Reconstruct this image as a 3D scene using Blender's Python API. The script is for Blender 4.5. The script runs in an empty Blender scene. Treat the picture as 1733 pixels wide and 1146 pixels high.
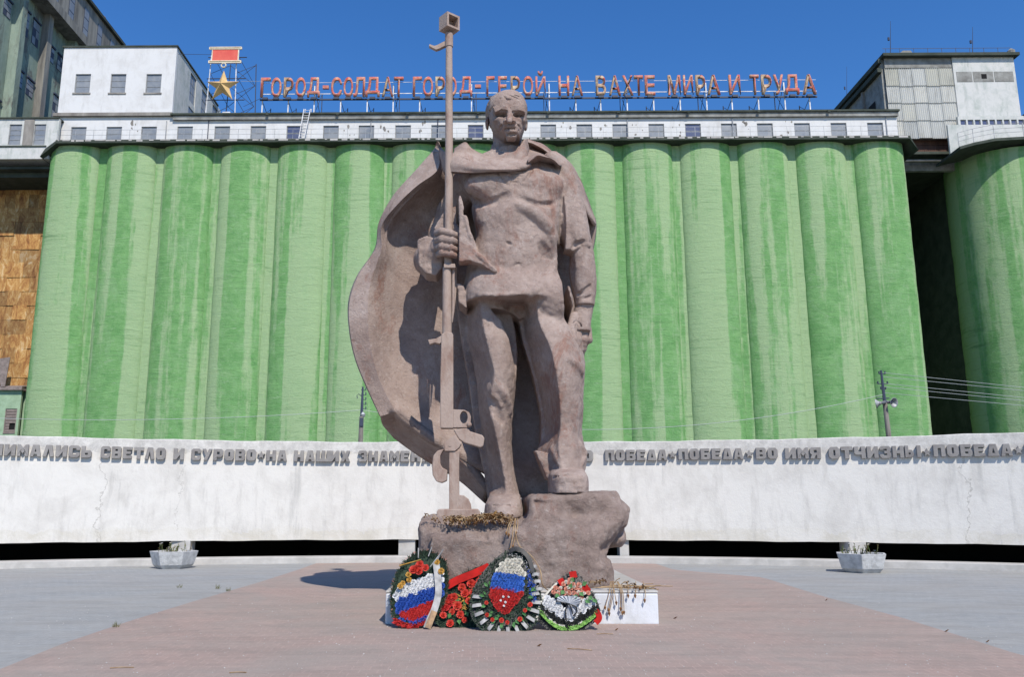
import bpy, bmesh, math, random
import numpy as np
from mathutils import Vector, Matrix
R = math.radians
rnd = random.Random(7)
sc = bpy.context.scene
col = sc.collection

# ---------------------------------------------------------------- camera, light, exposure
FPX, CX, CY, PITCH, CAMZ = 1425.0, 810.0, 573.0, R(11.16), 1.97      # focal length and centre in photo pixels (1733 x 1146)
cam_d = bpy.data.cameras.new('camera')
cam = bpy.data.objects.new('camera', cam_d); col.objects.link(cam)
cam_d.sensor_width = 36; cam_d.lens = 36 * FPX / 1733
cam_d.shift_x = (866.5 - CX) / 1733
cam_d.clip_start = 0.1; cam_d.clip_end = 3000
cam.location = (0, 0, CAMZ); cam.rotation_euler = (math.pi / 2 + PITCH, 0, 0)
sc.camera = cam
SUN_EL, SUN_AZ = R(47.5), R(19.5)                                    # sun stands behind the camera, a little to its right
world = bpy.data.worlds.new('World'); sc.world = world; world.use_nodes = True
wn = world.node_tree.nodes; wl = world.node_tree.links
sky = wn.new('ShaderNodeTexSky'); sky.sky_type = 'NISHITA'; sky.sun_disc = False
sky.sun_elevation = SUN_EL; sky.sun_rotation = math.pi - SUN_AZ
sky.altitude = 0; sky.air_density = 1.0; sky.dust_density = 0; sky.ozone_density = 6
bg = wn['Background']; bg.inputs['Strength'].default_value = 0.15
hs = wn.new('ShaderNodeHueSaturation'); hs.inputs['Saturation'].default_value = 1.21; hs.inputs['Hue'].default_value = 0.506; hs.inputs['Value'].default_value = 1.12   # deep autumn blue
wl.new(sky.outputs[0], hs.inputs['Color']); wl.new(hs.outputs[0], bg.inputs['Color'])
sl = bpy.data.lights.new('sun', 'SUN'); sl.energy = 5.0; sl.angle = R(0.53); sl.color = (1.0, 0.94, 0.85)
so = bpy.data.objects.new('sun', sl); col.objects.link(so)
sun_dir = Vector((math.sin(SUN_AZ) * math.cos(SUN_EL), -math.cos(SUN_AZ) * math.cos(SUN_EL), math.sin(SUN_EL)))
so.rotation_euler = sun_dir.to_track_quat('Z', 'Y').to_euler(); so.location = (20, -40, 60)
vs = sc.view_settings; vs.view_transform = 'Standard'; vs.look = 'None'; vs.gamma = 1; vs.exposure = 0.0; vs.use_curve_mapping = False
sc.cycles.max_bounces = 6; sc.cycles.diffuse_bounces = 2

# ---------------------------------------------------------------- where a photo pixel lies in the place
F_ = Vector((0, math.cos(PITCH), math.sin(PITCH))); U_ = Vector((0, -math.sin(PITCH), math.cos(PITCH)))
def ray(px, py): return F_ + Vector((1, 0, 0)) * ((px - CX) / FPX) + U_ * ((CY - py) / FPX)
def P(px, py, Y):
    d = ray(px, py); return Vector((0, 0, CAMZ)) + d * (Y / d.y)
def G(px, py, z=0.0):
    d = ray(px, py); return Vector((0, 0, CAMZ)) + d * ((z - CAMZ) / d.z)

# ---------------------------------------------------------------- mesh helpers
class MB:
    def __init__(s, M=None): s.v = []; s.f = []; s.M = M
    def add(s, vs, fs):
        n = len(s.v)
        s.v += [(s.M @ Vector(v)) if s.M is not None else Vector(v) for v in vs]
        s.f += [tuple(i + n for i in f) for f in fs]; return s
    def box(s, x0, x1, y0, y1, z0, z1, rot=None):
        vs = [Vector((x, y, z)) for z in (z0, z1) for y in (y0, y1) for x in (x0, x1)]
        if rot is not None:
            c = Vector(((x0 + x1) / 2, (y0 + y1) / 2, (z0 + z1) / 2)); vs = [c + rot @ (v - c) for v in vs]
        return s.add(vs, [(0, 2, 3, 1), (4, 5, 7, 6), (0, 1, 5, 4), (1, 3, 7, 5), (3, 2, 6, 7), (2, 0, 4, 6)])
    def prism(s, pts, d):                                            # closed polygon extruded along vector d
        n = len(pts); d = Vector(d); a = [Vector(p) for p in pts]; b = [p + d for p in a]
        return s.add(a + b, [tuple(range(n - 1, -1, -1)), tuple(range(n, 2 * n))] + [(i, (i + 1) % n, n + (i + 1) % n, n + i) for i in range(n)])
    def tube(s, pts, r, seg=8, caps=True):
        pts = [Vector(p) for p in pts]; rs = r if isinstance(r, (list, tuple)) else [r] * len(pts); rings = []
        for i, p in enumerate(pts):
            t = (pts[min(i + 1, len(pts) - 1)] - pts[max(i - 1, 0)]).normalized()
            a = Vector((0, 0, 1)) if abs(t.z) < 0.9 else Vector((1, 0, 0))
            u = t.cross(a).normalized(); w = t.cross(u)
            rings.append([p + (u * math.cos(2 * math.pi * k / seg) + w * math.sin(2 * math.pi * k / seg)) * rs[i] for k in range(seg)])
        vs = [v for q in rings for v in q]; fs = []
        for i in range(len(pts) - 1):
            for k in range(seg):
                fs.append((i * seg + k, i * seg + (k + 1) % seg, (i + 1) * seg + (k + 1) % seg, (i + 1) * seg + k))
        if caps: fs += [tuple(range(seg - 1, -1, -1)), tuple(range((len(pts) - 1) * seg, len(pts) * seg))]
        return s.add(vs, fs)
    def grid(s, pts, nu, nv, closed=False):                          # pts[v*nu+u]
        fs = []
        for j in range(nv - 1):
            for i in range(nu if closed else nu - 1):
                i2 = (i + 1) % nu; fs.append((j * nu + i, j * nu + i2, (j + 1) * nu + i2, (j + 1) * nu + i))
        return s.add(pts, fs)
    def mesh(s, name, off=Vector((0, 0, 0))):
        m = bpy.data.meshes.new(name); m.from_pydata([tuple(v - off) for v in s.v], [], s.f); m.validate(); m.update(); return m
def fix_normals(m):
    b = bmesh.new(); b.from_mesh(m); bmesh.ops.recalc_face_normals(b, faces=b.faces); b.to_mesh(m); b.free()
def root_loc(p):
    v = Vector((0, 0, 0))
    while p is not None: v = v + Vector(p.location); p = p.parent
    return v
def tag(o, label=None, cat=None, group=None, kind=None):
    if label: o['label'] = label
    if cat: o['category'] = cat
    if group: o['group'] = group
    if kind: o['kind'] = kind
    return o
def thing(name, label, cat, loc=(0, 0, 0), group=None):
    o = bpy.data.objects.new(name, None); col.objects.link(o); o.location = loc; o.empty_display_size = 0.2
    return tag(o, label, cat, group)
def put(name, mb, m, parent=None, smooth=False, bevel=0, norm=True, kind=None, auto=False):   # mesh given in world coordinates
    off = root_loc(parent)
    me = mb.mesh(name, off) if isinstance(mb, MB) else mb
    if norm: fix_normals(me)
    if isinstance(m, (list, tuple)):
        for q in m: me.materials.append(q)
    else: me.materials.append(m)
    o = bpy.data.objects.new(name, me); col.objects.link(o)
    if parent is not None: o.parent = parent
    if smooth: me.shade_smooth()
    if auto: me.shade_smooth(); me.set_sharp_from_angle(angle=R(35))
    if bevel:
        b = o.modifiers.new('bevel', 'BEVEL'); b.width = bevel; b.segments = 2; b.limit_method = 'ANGLE'
    if kind: o['kind'] = kind
    return o
def copy_of(src, parent, loc, name=None):
    c = src.copy(); col.objects.link(c); c.parent = parent; c.location = loc; return c

# ---------------------------------------------------------------- materials
def srgb(r, g, b):
    return tuple(((c / 255) / 12.92 if c / 255 <= 0.04045 else ((c / 255 + 0.055) / 1.055) ** 2.4) for c in (r, g, b)) + (1,)
class NT:
    def __init__(s, name, rough=0.85, spec=0.3):
        s.m = bpy.data.materials.new(name); s.m.use_nodes = True; s.t = s.m.node_tree; s.n = s.t.nodes; s.l = s.t.links
        s.b = s.n['Principled BSDF']; s.b.inputs['Roughness'].default_value = rough; s.b.inputs['Specular IOR Level'].default_value = spec
        s.co = s.n.new('ShaderNodeTexCoord').outputs['Object']
    def node(s, t, **k):
        n = s.n.new(t)
        for a, b in k.items(): setattr(n, a, b)
        return n
    def mapc(s, scale=(1, 1, 1), loc=(0, 0, 0), src=None):
        n = s.node('ShaderNodeMapping'); s.l.new(src or s.co, n.inputs['Vector'])
        n.inputs['Scale'].default_value = scale; n.inputs['Location'].default_value = loc; return n.outputs[0]
    def noise(s, sc_=1, detail=5, rough=0.6, dist=0, vec=None):
        n = s.node('ShaderNodeTexNoise'); s.l.new(vec or s.co, n.inputs['Vector'])
        n.inputs['Scale'].default_value = sc_; n.inputs['Detail'].default_value = detail; n.inputs['Roughness'].default_value = rough
        n.inputs['Distortion'].default_value = dist; return n.outputs['Fac']
    def ramp(s, fac, *stops):
        n = s.node('ShaderNodeValToRGB'); s.l.new(fac, n.inputs[0]); e = n.color_ramp.elements
        while len(e) < len(stops): e.new(0.5)
        for q, (p, c) in zip(e, stops):
            q.position = p; q.color = c if not isinstance(c, (int, float)) else (c, c, c, 1)
        return n.outputs[0]
    def mix(s, fac, a, b, mode='MIX'):
        n = s.node('ShaderNodeMix', data_type='RGBA', blend_type=mode)
        for sock, val in ((n.inputs[0], fac), (n.inputs[6], a), (n.inputs[7], b)):
            if hasattr(val, 'is_output'): s.l.new(val, sock)
            else: sock.default_value = val
        return n.outputs[2]
    def math(s, op, a, b=0.0):
        n = s.node('ShaderNodeMath', operation=op)
        for sock, val in ((n.inputs[0], a), (n.inputs[1], b)):
            if hasattr(val, 'is_output'): s.l.new(val, sock)
            else: sock.default_value = val
        return n.outputs[0]
    def xyz(s, src=None):
        n = s.node('ShaderNodeSeparateXYZ'); s.l.new(src or s.co, n.inputs[0]); return n.outputs
    def bump(s, h, strength=0.5, dist=0.02, prev=None):
        n = s.node('ShaderNodeBump'); s.l.new(h, n.inputs['Height']); n.inputs['Strength'].default_value = strength
        n.inputs['Distance'].default_value = dist
        if prev is not None: s.l.new(prev, n.inputs['Normal'])
        s.l.new(n.outputs[0], s.b.inputs['Normal']); return n.outputs[0]
    def color(s, c):
        if hasattr(c, 'is_output'): s.l.new(c, s.b.inputs['Base Color'])
        else: s.b.inputs['Base Color'].default_value = c
        return s.m
def simple(name, c, rough=0.8, c2=None, scale=2.0, bump=0.0, spec=0.3, metal=0.0, stretch=(1, 1, 1), lo=0.35, hi=0.65, bscale=None):
    t = NT(name, rough, spec); t.b.inputs['Metallic'].default_value = metal
    v = t.mapc(stretch)
    if c2: t.color(t.ramp(t.noise(scale, 6, 0.65, 0.3, v), (lo, c), (hi, c2)))
    else: t.color(c)
    if bump: t.bump(t.noise(bscale or scale * 6, 4, 0.6, 0, v), bump, 0.02)
    return t.m
# ---------------------------------------------------------------- setting materials
M = {}
def white_wall(name, base, dirt, seed=0, amount=0.5, cracks=(), band=None):
    t = NT(name, 0.9, 0.2)
    v = t.mapc((1, 1, 1), (seed, seed, 0))
    n1 = t.noise(0.8, 7, 0.7, 0.4, v); n2 = t.noise(2.2, 6, 0.7, 0.2, t.mapc((1, 1, 0.22), (seed, 0, 0))); n3 = t.noise(14, 4, 0.6, 0, v)
    c = t.mix(t.ramp(n1, (0.45, 0.0), (0.78, amount)), base, dirt)
    c = t.mix(t.ramp(n2, (0.52, 0.0), (0.75, amount * 0.8)), c, tuple(x * 0.8 for x in dirt[:3]) + (1,))
    c = t.mix(t.ramp(n3, (0.60, 0.0), (0.75, 0.22)), c, dirt)
    X, Y, Z = t.xyz()[0:3]
    for (x0, w, z0, z1) in cracks:                                   # a wandering crack: real colour of the dirt in it
        wob = t.math('MULTIPLY', t.math('SUBTRACT', t.noise(0.7, 6, 0.7, 0, v), 0.5), 1.6)
        d = t.math('ABSOLUTE', t.math('SUBTRACT', t.math('ADD', X, wob), x0))
        lim = t.math('MULTIPLY', t.math('LESS_THAN', d, w), t.math('MULTIPLY', t.math('GREATER_THAN', Z, z0), t.math('LESS_THAN', Z, z1)))
        c = t.mix(t.math('MULTIPLY', lim, 0.55), c, (0.30, 0.28, 0.25, 1))
    if band:                                                         # rain-soaked grime below the coping, splash stains at the foot
        top_ = t.math('GREATER_THAN', t.math('ADD', Z, t.math('MULTIPLY', n2, 0.5)), band[1]); gr = t.ramp(t.noise(3.0, 8, 0.85, 0.3, v), (0.40, 0.0), (0.62, 0.75))
        c = t.mix(t.math('MULTIPLY', top_, gr), c, (0.36, 0.345, 0.32, 1))
        bot = t.math('LESS_THAN', t.math('ADD', Z, t.math('MULTIPLY', n1, 1.2)), band[0]); c = t.mix(t.math('MULTIPLY', bot, t.ramp(n1, (0.4, 0.1), (0.6, 0.5))), c, (0.50, 0.46, 0.37, 1))
        dr = t.ramp(t.noise(2.6, 5, 0.7, 0.1, t.mapc((1, 1, 0.06), (seed, 3, 0))), (0.56, 0.0), (0.68, 0.5)); c = t.mix(t.math('MULTIPLY', dr, t.ramp(n2, (0.42, 0.0), (0.6, 1.0))), c, (0.42, 0.41, 0.385, 1))
    t.bump(t.noise(9, 6, 0.7, 0, v), 0.35, 0.03)
    return t.color(c)
M['memorial'] = white_wall('whitewashed_render', (0.645, 0.62, 0.575, 1), (0.40, 0.375, 0.34, 1), 3, 0.6, ((-12.6, 0.018, 0.7, 4.2), (15.4, 0.02, 0.7, 3.6), (-10.2, 0.010, 1.1, 3.3)), (1.75, 3.95))
M['white'] = white_wall('white_paint_on_render', (0.63, 0.625, 0.615, 1), (0.42, 0.40, 0.37, 1), 8, 0.5)
M['dirty_white'] = white_wall('dirty_white_paint', (0.55, 0.545, 0.52, 1), (0.28, 0.33, 0.29, 1), 15, 0.8)
M['concrete'] = simple('bare_concrete', (0.30, 0.28, 0.25, 1), 0.9, (0.17, 0.155, 0.14, 1), 0.9, 0.4, stretch=(1, 1, 0.4))
M['eave'] = simple('grey_eave', (0.30, 0.30, 0.28, 1), 0.9, (0.16, 0.155, 0.14, 1), 1.2, 0.3)
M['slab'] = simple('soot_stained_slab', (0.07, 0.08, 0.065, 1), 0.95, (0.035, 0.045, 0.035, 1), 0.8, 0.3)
M['dark'] = simple('black_void_lining', (0.012, 0.012, 0.012, 1), 1.0)  # flat black stands in for the darkness inside gaps and openings
M['frame'] = simple('weathered_frame', (0.30, 0.31, 0.31, 1), 0.7, (0.16, 0.16, 0.16, 1), 3)
M['glass'] = simple('dusty_window_pane', (0.17, 0.19, 0.22, 1), 0.35, (0.26, 0.27, 0.28, 1), 0.9, spec=0.5)
M['glass_blue'] = simple('clean_blue_pane', (0.06, 0.075, 0.15, 1), 0.25, (0.10, 0.11, 0.17, 1), 0.9, spec=0.5)
M['metal'] = simple('galvanised_steel', (0.42, 0.43, 0.44, 1), 0.55, (0.22, 0.22, 0.22, 1), 2, metal=0.3)
M['metal_dark'] = simple('dark_painted_steel', (0.05, 0.06, 0.09, 1), 0.6)
M['metal_white'] = simple('white_painted_steel', (0.75, 0.75, 0.76, 1), 0.5, (0.45, 0.44, 0.43, 1), 2)
M['wire'] = simple('pale_wire', (0.45, 0.47, 0.45, 1), 0.6)
def green_silo():
    t = NT('green_painted_concrete', 0.88, 0.2)
    oi = t.node('ShaderNodeObjectInfo'); r = oi.outputs['Random']
    co = t.node('ShaderNodeVectorMath', operation='ADD'); t.l.new(t.co, co.inputs[0])
    cx = t.node('ShaderNodeCombineXYZ'); t.l.new(t.math('MULTIPLY', r, 60.0), cx.inputs[0]); t.l.new(t.math('MULTIPLY', r, 13.0), cx.inputs[2])
    t.l.new(cx.outputs[0], co.inputs[1]); v = co.outputs[0]
    g1, g2, pale = (0.130, 0.300, 0.100, 1), (0.19, 0.375, 0.14, 1), (0.335, 0.45, 0.245, 1)
    n1 = t.noise(0.9, 6, 0.7, 0.3, v)
    c = t.mix(t.ramp(n1, (0.38, 0.0), (0.62, 1.0)), g1, g2)
    # long vertical rollers of paler paint with soft, drifting edges
    ns = t.noise(0.55, 4, 0.55, 0.15, t.mapc((1, 1, 0.035), src=v))
    nf = t.noise(1.6, 7, 0.75, 0.3, t.mapc((1, 1, 0.45), src=v))
    s1 = t.math('ADD', t.math('MULTIPLY', ns, 0.82), t.math('MULTIPLY', nf, 0.20))
    c = t.mix(t.ramp(s1, (0.475, 0.0), (0.53, 0.85)), c, pale)
    blot = t.noise(0.45, 7, 0.8, 0.6, t.mapc((1, 1, 0.5), src=v))
    c = t.mix(t.ramp(blot, (0.50, 0.0), (0.70, 0.6)), c, (0.25, 0.40, 0.20, 1))
    # darker horizontal day-joints of the slip form
    nh = t.noise(1.0, 6, 0.75, 0.0, t.mapc((0.22, 0.22, 3.2), src=v))
    lim = t.ramp(t.noise(0.25, 3, 0.5, 0, v), (0.42, 0.0), (0.6, 1.0))
    hj = t.math('MULTIPLY', t.ramp(nh, (0.55, 0.0), (0.66, 0.65)), lim)
    c = t.mix(hj, c, (0.105, 0.215, 0.085, 1))
    lt = t.ramp(t.noise(1.1, 8, 0.85, 0.8, t.mapc((0.8, 0.8, 2.6), (7, 0, 0), src=v)), (0.54, 0.0), (0.64, 0.5))
    c = t.mix(lt, c, (0.33, 0.44, 0.26, 1))
    chips = t.noise(2.4, 8, 0.8, 1.5, t.mapc((1, 1, 2.4), src=v))
    c = t.mix(t.ramp(chips, (0.715, 0.0), (0.74, 0.7)), c, (0.13, 0.13, 0.115, 1))
    n = t.bump(t.noise(1.0, 8, 0.8, 0.6, t.mapc((0.35, 0.35, 2.4), src=v)), 0.75, 0.11); t.bump(t.noise(3.0, 8, 0.85, 0.6, v), 0.8, 0.10, n)
    return t.color(c)
M['silo'] = green_silo()
def paving(name, c1, c2, c3):
    t = NT(name, 0.92, 0.2)
    br = t.node('ShaderNodeTexBrick'); t.l.new(t.co, br.inputs['Vector'])
    br.inputs['Scale'].default_value = 1.0; br.inputs['Brick Width'].default_value = 0.22; br.inputs['Row Height'].default_value = 0.22
    br.inputs['Mortar Size'].default_value = 0.009; br.inputs['Mortar Smooth'].default_value = 0.4
    br.inputs['Color1'].default_value = c1; br.inputs['Color2'].default_value = c2
    br.inputs['Mortar'].default_value = tuple(x * 1.18 for x in c1[:3]) + (1,)
    big = t.noise(0.35, 6, 0.7, 0.5); st = t.noise(1.1, 6, 0.75, 0.3, t.mapc((0.35, 1.4, 1)))
    c = t.mix(t.ramp(big, (0.38, 0.0), (0.62, 0.85)), br.outputs['Color'], c3)
    c = t.mix(t.ramp(t.noise(0.9, 8, 0.85, 0.6, t.mapc((0.5, 1.6, 1), (3, 0, 0))), (0.52, 0.0), (0.68, 0.5)), c, tuple(x * 1.3 for x in c1[:3]) + (1,))
    c = t.mix(t.ramp(st, (0.48, 0.0), (0.72, 0.5)), c, tuple(x * 0.66 for x in c3[:3]) + (1,))
    cr_ = t.noise(0.5, 9, 0.9, 1.2)
    c = t.mix(t.ramp(t.math('ABSOLUTE', t.math('SUBTRACT', cr_, 0.5)), (0.0, 0.55), (0.006, 0.0)), c, (0.14, 0.12, 0.11, 1))
    grit = t.noise(60, 3, 0.7)
    c = t.mix(t.ramp(grit, (0.35, 0.22), (0.6, 0.0)), c, (0.12, 0.11, 0.10, 1))
    n = t.bump(br.outputs['Fac'], -0.5, 0.006); t.bump(grit, 0.3, 0.006, n)
    return t.color(c)
M['pink_paving'] = paving('pink_concrete_pavers', (0.385, 0.28, 0.235, 1), (0.34, 0.255, 0.215, 1), (0.335, 0.285, 0.245, 1))
M['grey_paving'] = paving('grey_concrete_pavers', (0.325, 0.33, 0.32, 1), (0.295, 0.305, 0.30, 1), (0.335, 0.325, 0.30, 1))
M['soil'] = simple('dark_ballast', (0.09, 0.082, 0.07, 1), 0.95, (0.05, 0.045, 0.04, 1), 0.4, 0.3)  # yard ground set dark to cut light bounced onto the silos
M['kerb'] = simple('pale_kerb_concrete', (0.50, 0.48, 0.45, 1), 0.9, (0.36, 0.345, 0.32, 1), 1.4, 0.5)
M['letter'] = simple('cast_cement_letters', (0.285, 0.27, 0.255, 1), 0.9, (0.20, 0.185, 0.175, 1), 2.5, 0.4)

# ---------------------------------------------------------------- ground, added shade trench, plaza
AX, AY, AR = -0.5, -7.25, 37.0                                       # centre and radius of the curved memorial wall
def arc_y(x, r=AR):
    x = max(-33.0, min(33.0, x)); return AY + math.sqrt(max(r * r - (x - AX) ** 2, 1))
def strip_mesh(name, m, fa, fb, za, zb, kind='structure', xs=None, subdiv=1):
    mb = MB(); pts = []
    for x in xs:
        for k in range(subdiv + 1):
            t = k / subdiv; pts.append((x, fa(x) * (1 - t) + fb(x) * t, za * (1 - t) + zb * t))
    mb.grid(pts, subdiv + 1, len(xs)); o = put(name, mb, m, norm=False, kind=kind); return o
XS = [-700, -300, -120, -60, -40] + [x * 1.0 for x in range(-33, 34)] + [40, 60, 120, 300, 700]
KF = AR + 0.15                                                       # kerb front radius, then wall front
WF = AR + 0.75
def up(o):
    me = o.data; b = bmesh.new(); b.from_mesh(me); bmesh.ops.recalc_face_normals(b, faces=b.faces)
    if sum(f.normal.z for f in b.faces) < 0: bmesh.ops.reverse_faces(b, faces=b.faces)
    b.to_mesh(me); b.free()
g = strip_mesh('ground', M['grey_paving'], lambda x: -200.0, lambda x: arc_y(x, KF + 0.05), 0, 0, xs=XS, subdiv=3); up(g)
g = strip_mesh('yard_ground', M['soil'], lambda x: arc_y(x, KF) + 7.5, lambda x: 1200.0, 0, 0, xs=XS, subdiv=3); up(g)
g = strip_mesh('shade_trench_floor', M['soil'], lambda x: arc_y(x, KF) - 0.2, lambda x: arc_y(x, KF) + 7.6, -1.6, -1.6, xs=XS); up(g)  # added trench, keeps the gap under the wall dark
mb = MB(); n = len(XS)
mb.grid([(x, arc_y(x, KF) + 7.5, z) for x in XS for z in (-1.7, 0.78)], 2, n)
mb.grid([(x, arc_y(x, KF) + 0.55, z) for x in XS for z in (-1.7, 0.0)], 2, n)
put('shade_trench_side', mb, M['dark'], kind='structure', norm=False)  # black sides paint the shade seen under the wall
# pink wedge of pavers in front of the wall
L = [G(-700, 1460), (G(0, 1134)), G(110, 1089), G(223, 1051), G(327, 1019), G(440, 986), G(505, 965)]
Rr = [G(1140, 965), G(1290, 978), G(1396, 1011), G(1528, 1047), G(1662, 1089), G(1733, 1112), G(2500, 1400)]
lim = lambda p: Vector((p.x, min(p.y, arc_y(p.x, KF) - 0.002), 0.004))
top = []
a, b_ = lim(L[-1]), lim(Rr[0])
for i in range(13):
    x = a.x + (b_.x - a.x) * i / 12; top.append(Vector((x, arc_y(x, KF) - 0.01, 0.004)))
poly = [Vector((-30, -20, 0.004))] + [lim(p) for p in L[1:]] + top + [lim(p) for p in Rr[:-1]] + [Vector((30, -20, 0.004))]
rows = []                                                            # filled as horizontal strips so the sheet stays flat and clean
def xb(edge, y):
    e = sorted(edge, key=lambda p: p.y)
    for p, q in zip(e, e[1:]):
        if p.y <= y <= q.y: t = (y - p.y) / max(q.y - p.y, 1e-6); return p.x + (q.x - p.x) * t
    return e[0].x if y < e[0].y else e[-1].x
Le = [Vector((L[1].x - (L[2].x - L[1].x) * 1.5, -6, 0))] + [Vector((p.x, p.y, 0)) for p in L[1:]] ; Re = [Vector((Rr[-2].x + 4.0, -6, 0))] + [Vector((p.x, p.y, 0)) for p in Rr[:-1]]
ys = [-6 + i * 0.5 for i in range(int((28.0 + 6) / 0.5) + 1)]
mb = MB(); pts = []
for y in ys:
    x0, x1 = xb(Le, y), xb(Re, y)
    for k in range(25): pts.append((x0 + (x1 - x0) * k / 24, y, 0.004))
# last row follows the kerb
x0, x1 = xb(Le, 29), xb(Re, 29)
for k in range(25):
    x = x0 + (x1 - x0) * k / 24; pts.append((x, arc_y(x, KF) - 0.004, 0.004))
mb.grid(pts, 25, len(ys) + 1); o = put('pink_paving', mb, M['pink_paving'], kind='structure', norm=False); up(o)

# kerb
mb = MB(); xs = [x * 0.75 for x in range(-44, 45)]
pts = []
for x in xs:
    y0 = arc_y(x, KF); w = 0.008 * math.sin(x * 2.3)
    pts += [(x, y0 + w, -0.05), (x, y0 + w + 0.01, 0.19), (x, y0 + 0.035 + w, 0.215), (x, y0 + 0.55, 0.225), (x, y0 + 0.56, -1.65)]
mb.grid(pts, 5, len(xs)); put('kerb', mb, M['kerb'], kind='structure', norm=False, auto=True)

# ---------------------------------------------------------------- memorial wall with its raised text
wall = thing('memorial_wall', 'long curved whitewashed memorial wall raised on short piers behind the statue, with cement lettering along its top', 'wall', (0, 30, 0))
ZB, ZT = 0.75, 4.17
mb = MB(); xs = [x * 0.5 for x in range(-66, 67)]; pts = []
def wob(x): return 0.012 * math.sin(x * 1.7) + 0.008 * math.sin(x * 4.1 + 1)
for x in xs:
    y = arc_y(x, WF); prof = [(0.0, ZB + wob(x) * 0.8), (0.0, ZB + 1.1), (0.0, ZB + 2.0), (0.0, ZT - 0.8), (0.0, ZT - 0.03 + wob(x)), (0.04, ZT + wob(x)), (0.66, ZT + wob(x)), (0.70, ZT - 0.04), (0.70, ZB), (0.0, ZB + wob(x) * 0.8)]
    for dy, z in prof: pts.append((x, y + dy, z))
mb.grid(pts, 10, len(xs)); put('wall_panel', mb, M['memorial'], wall, norm=False, auto=True)
mb = MB(); pts = []
for x in xs:
    y = arc_y(x, WF)
    for dy, z in ((0.70, 0.86), (7.1, 0.86), (7.1, 0.78), (0.70, 0.78)): pts.append((x, y + dy, z))
    pts.append((x, y + 0.70, 0.86))
mb.grid(pts, 5, len(xs)); put('shade_lid', mb, M['concrete'], wall, norm=False)  # added unseen lid, shuts sun and sky out of the trench
for px0, px1 in ((287, 323), (674, 702), (1049, 1065), (1434, 1468), (20, -16)):
    pa = P(min(px0, px1), 930, arc_y(P(px0, 930, 29).x, WF) + 0.05); pb = P(max(px0, px1), 930, arc_y(P(px1, 930, 29).x, WF) + 0.05)
    if px0 == 20: continue
    put('pier', MB().box(pa.x, pb.x, min(pa.y, pb.y) + 0.06, pa.y + 0.6, 0.20, ZB + 0.02), M['kerb'], wall, bevel=0.01)

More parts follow.
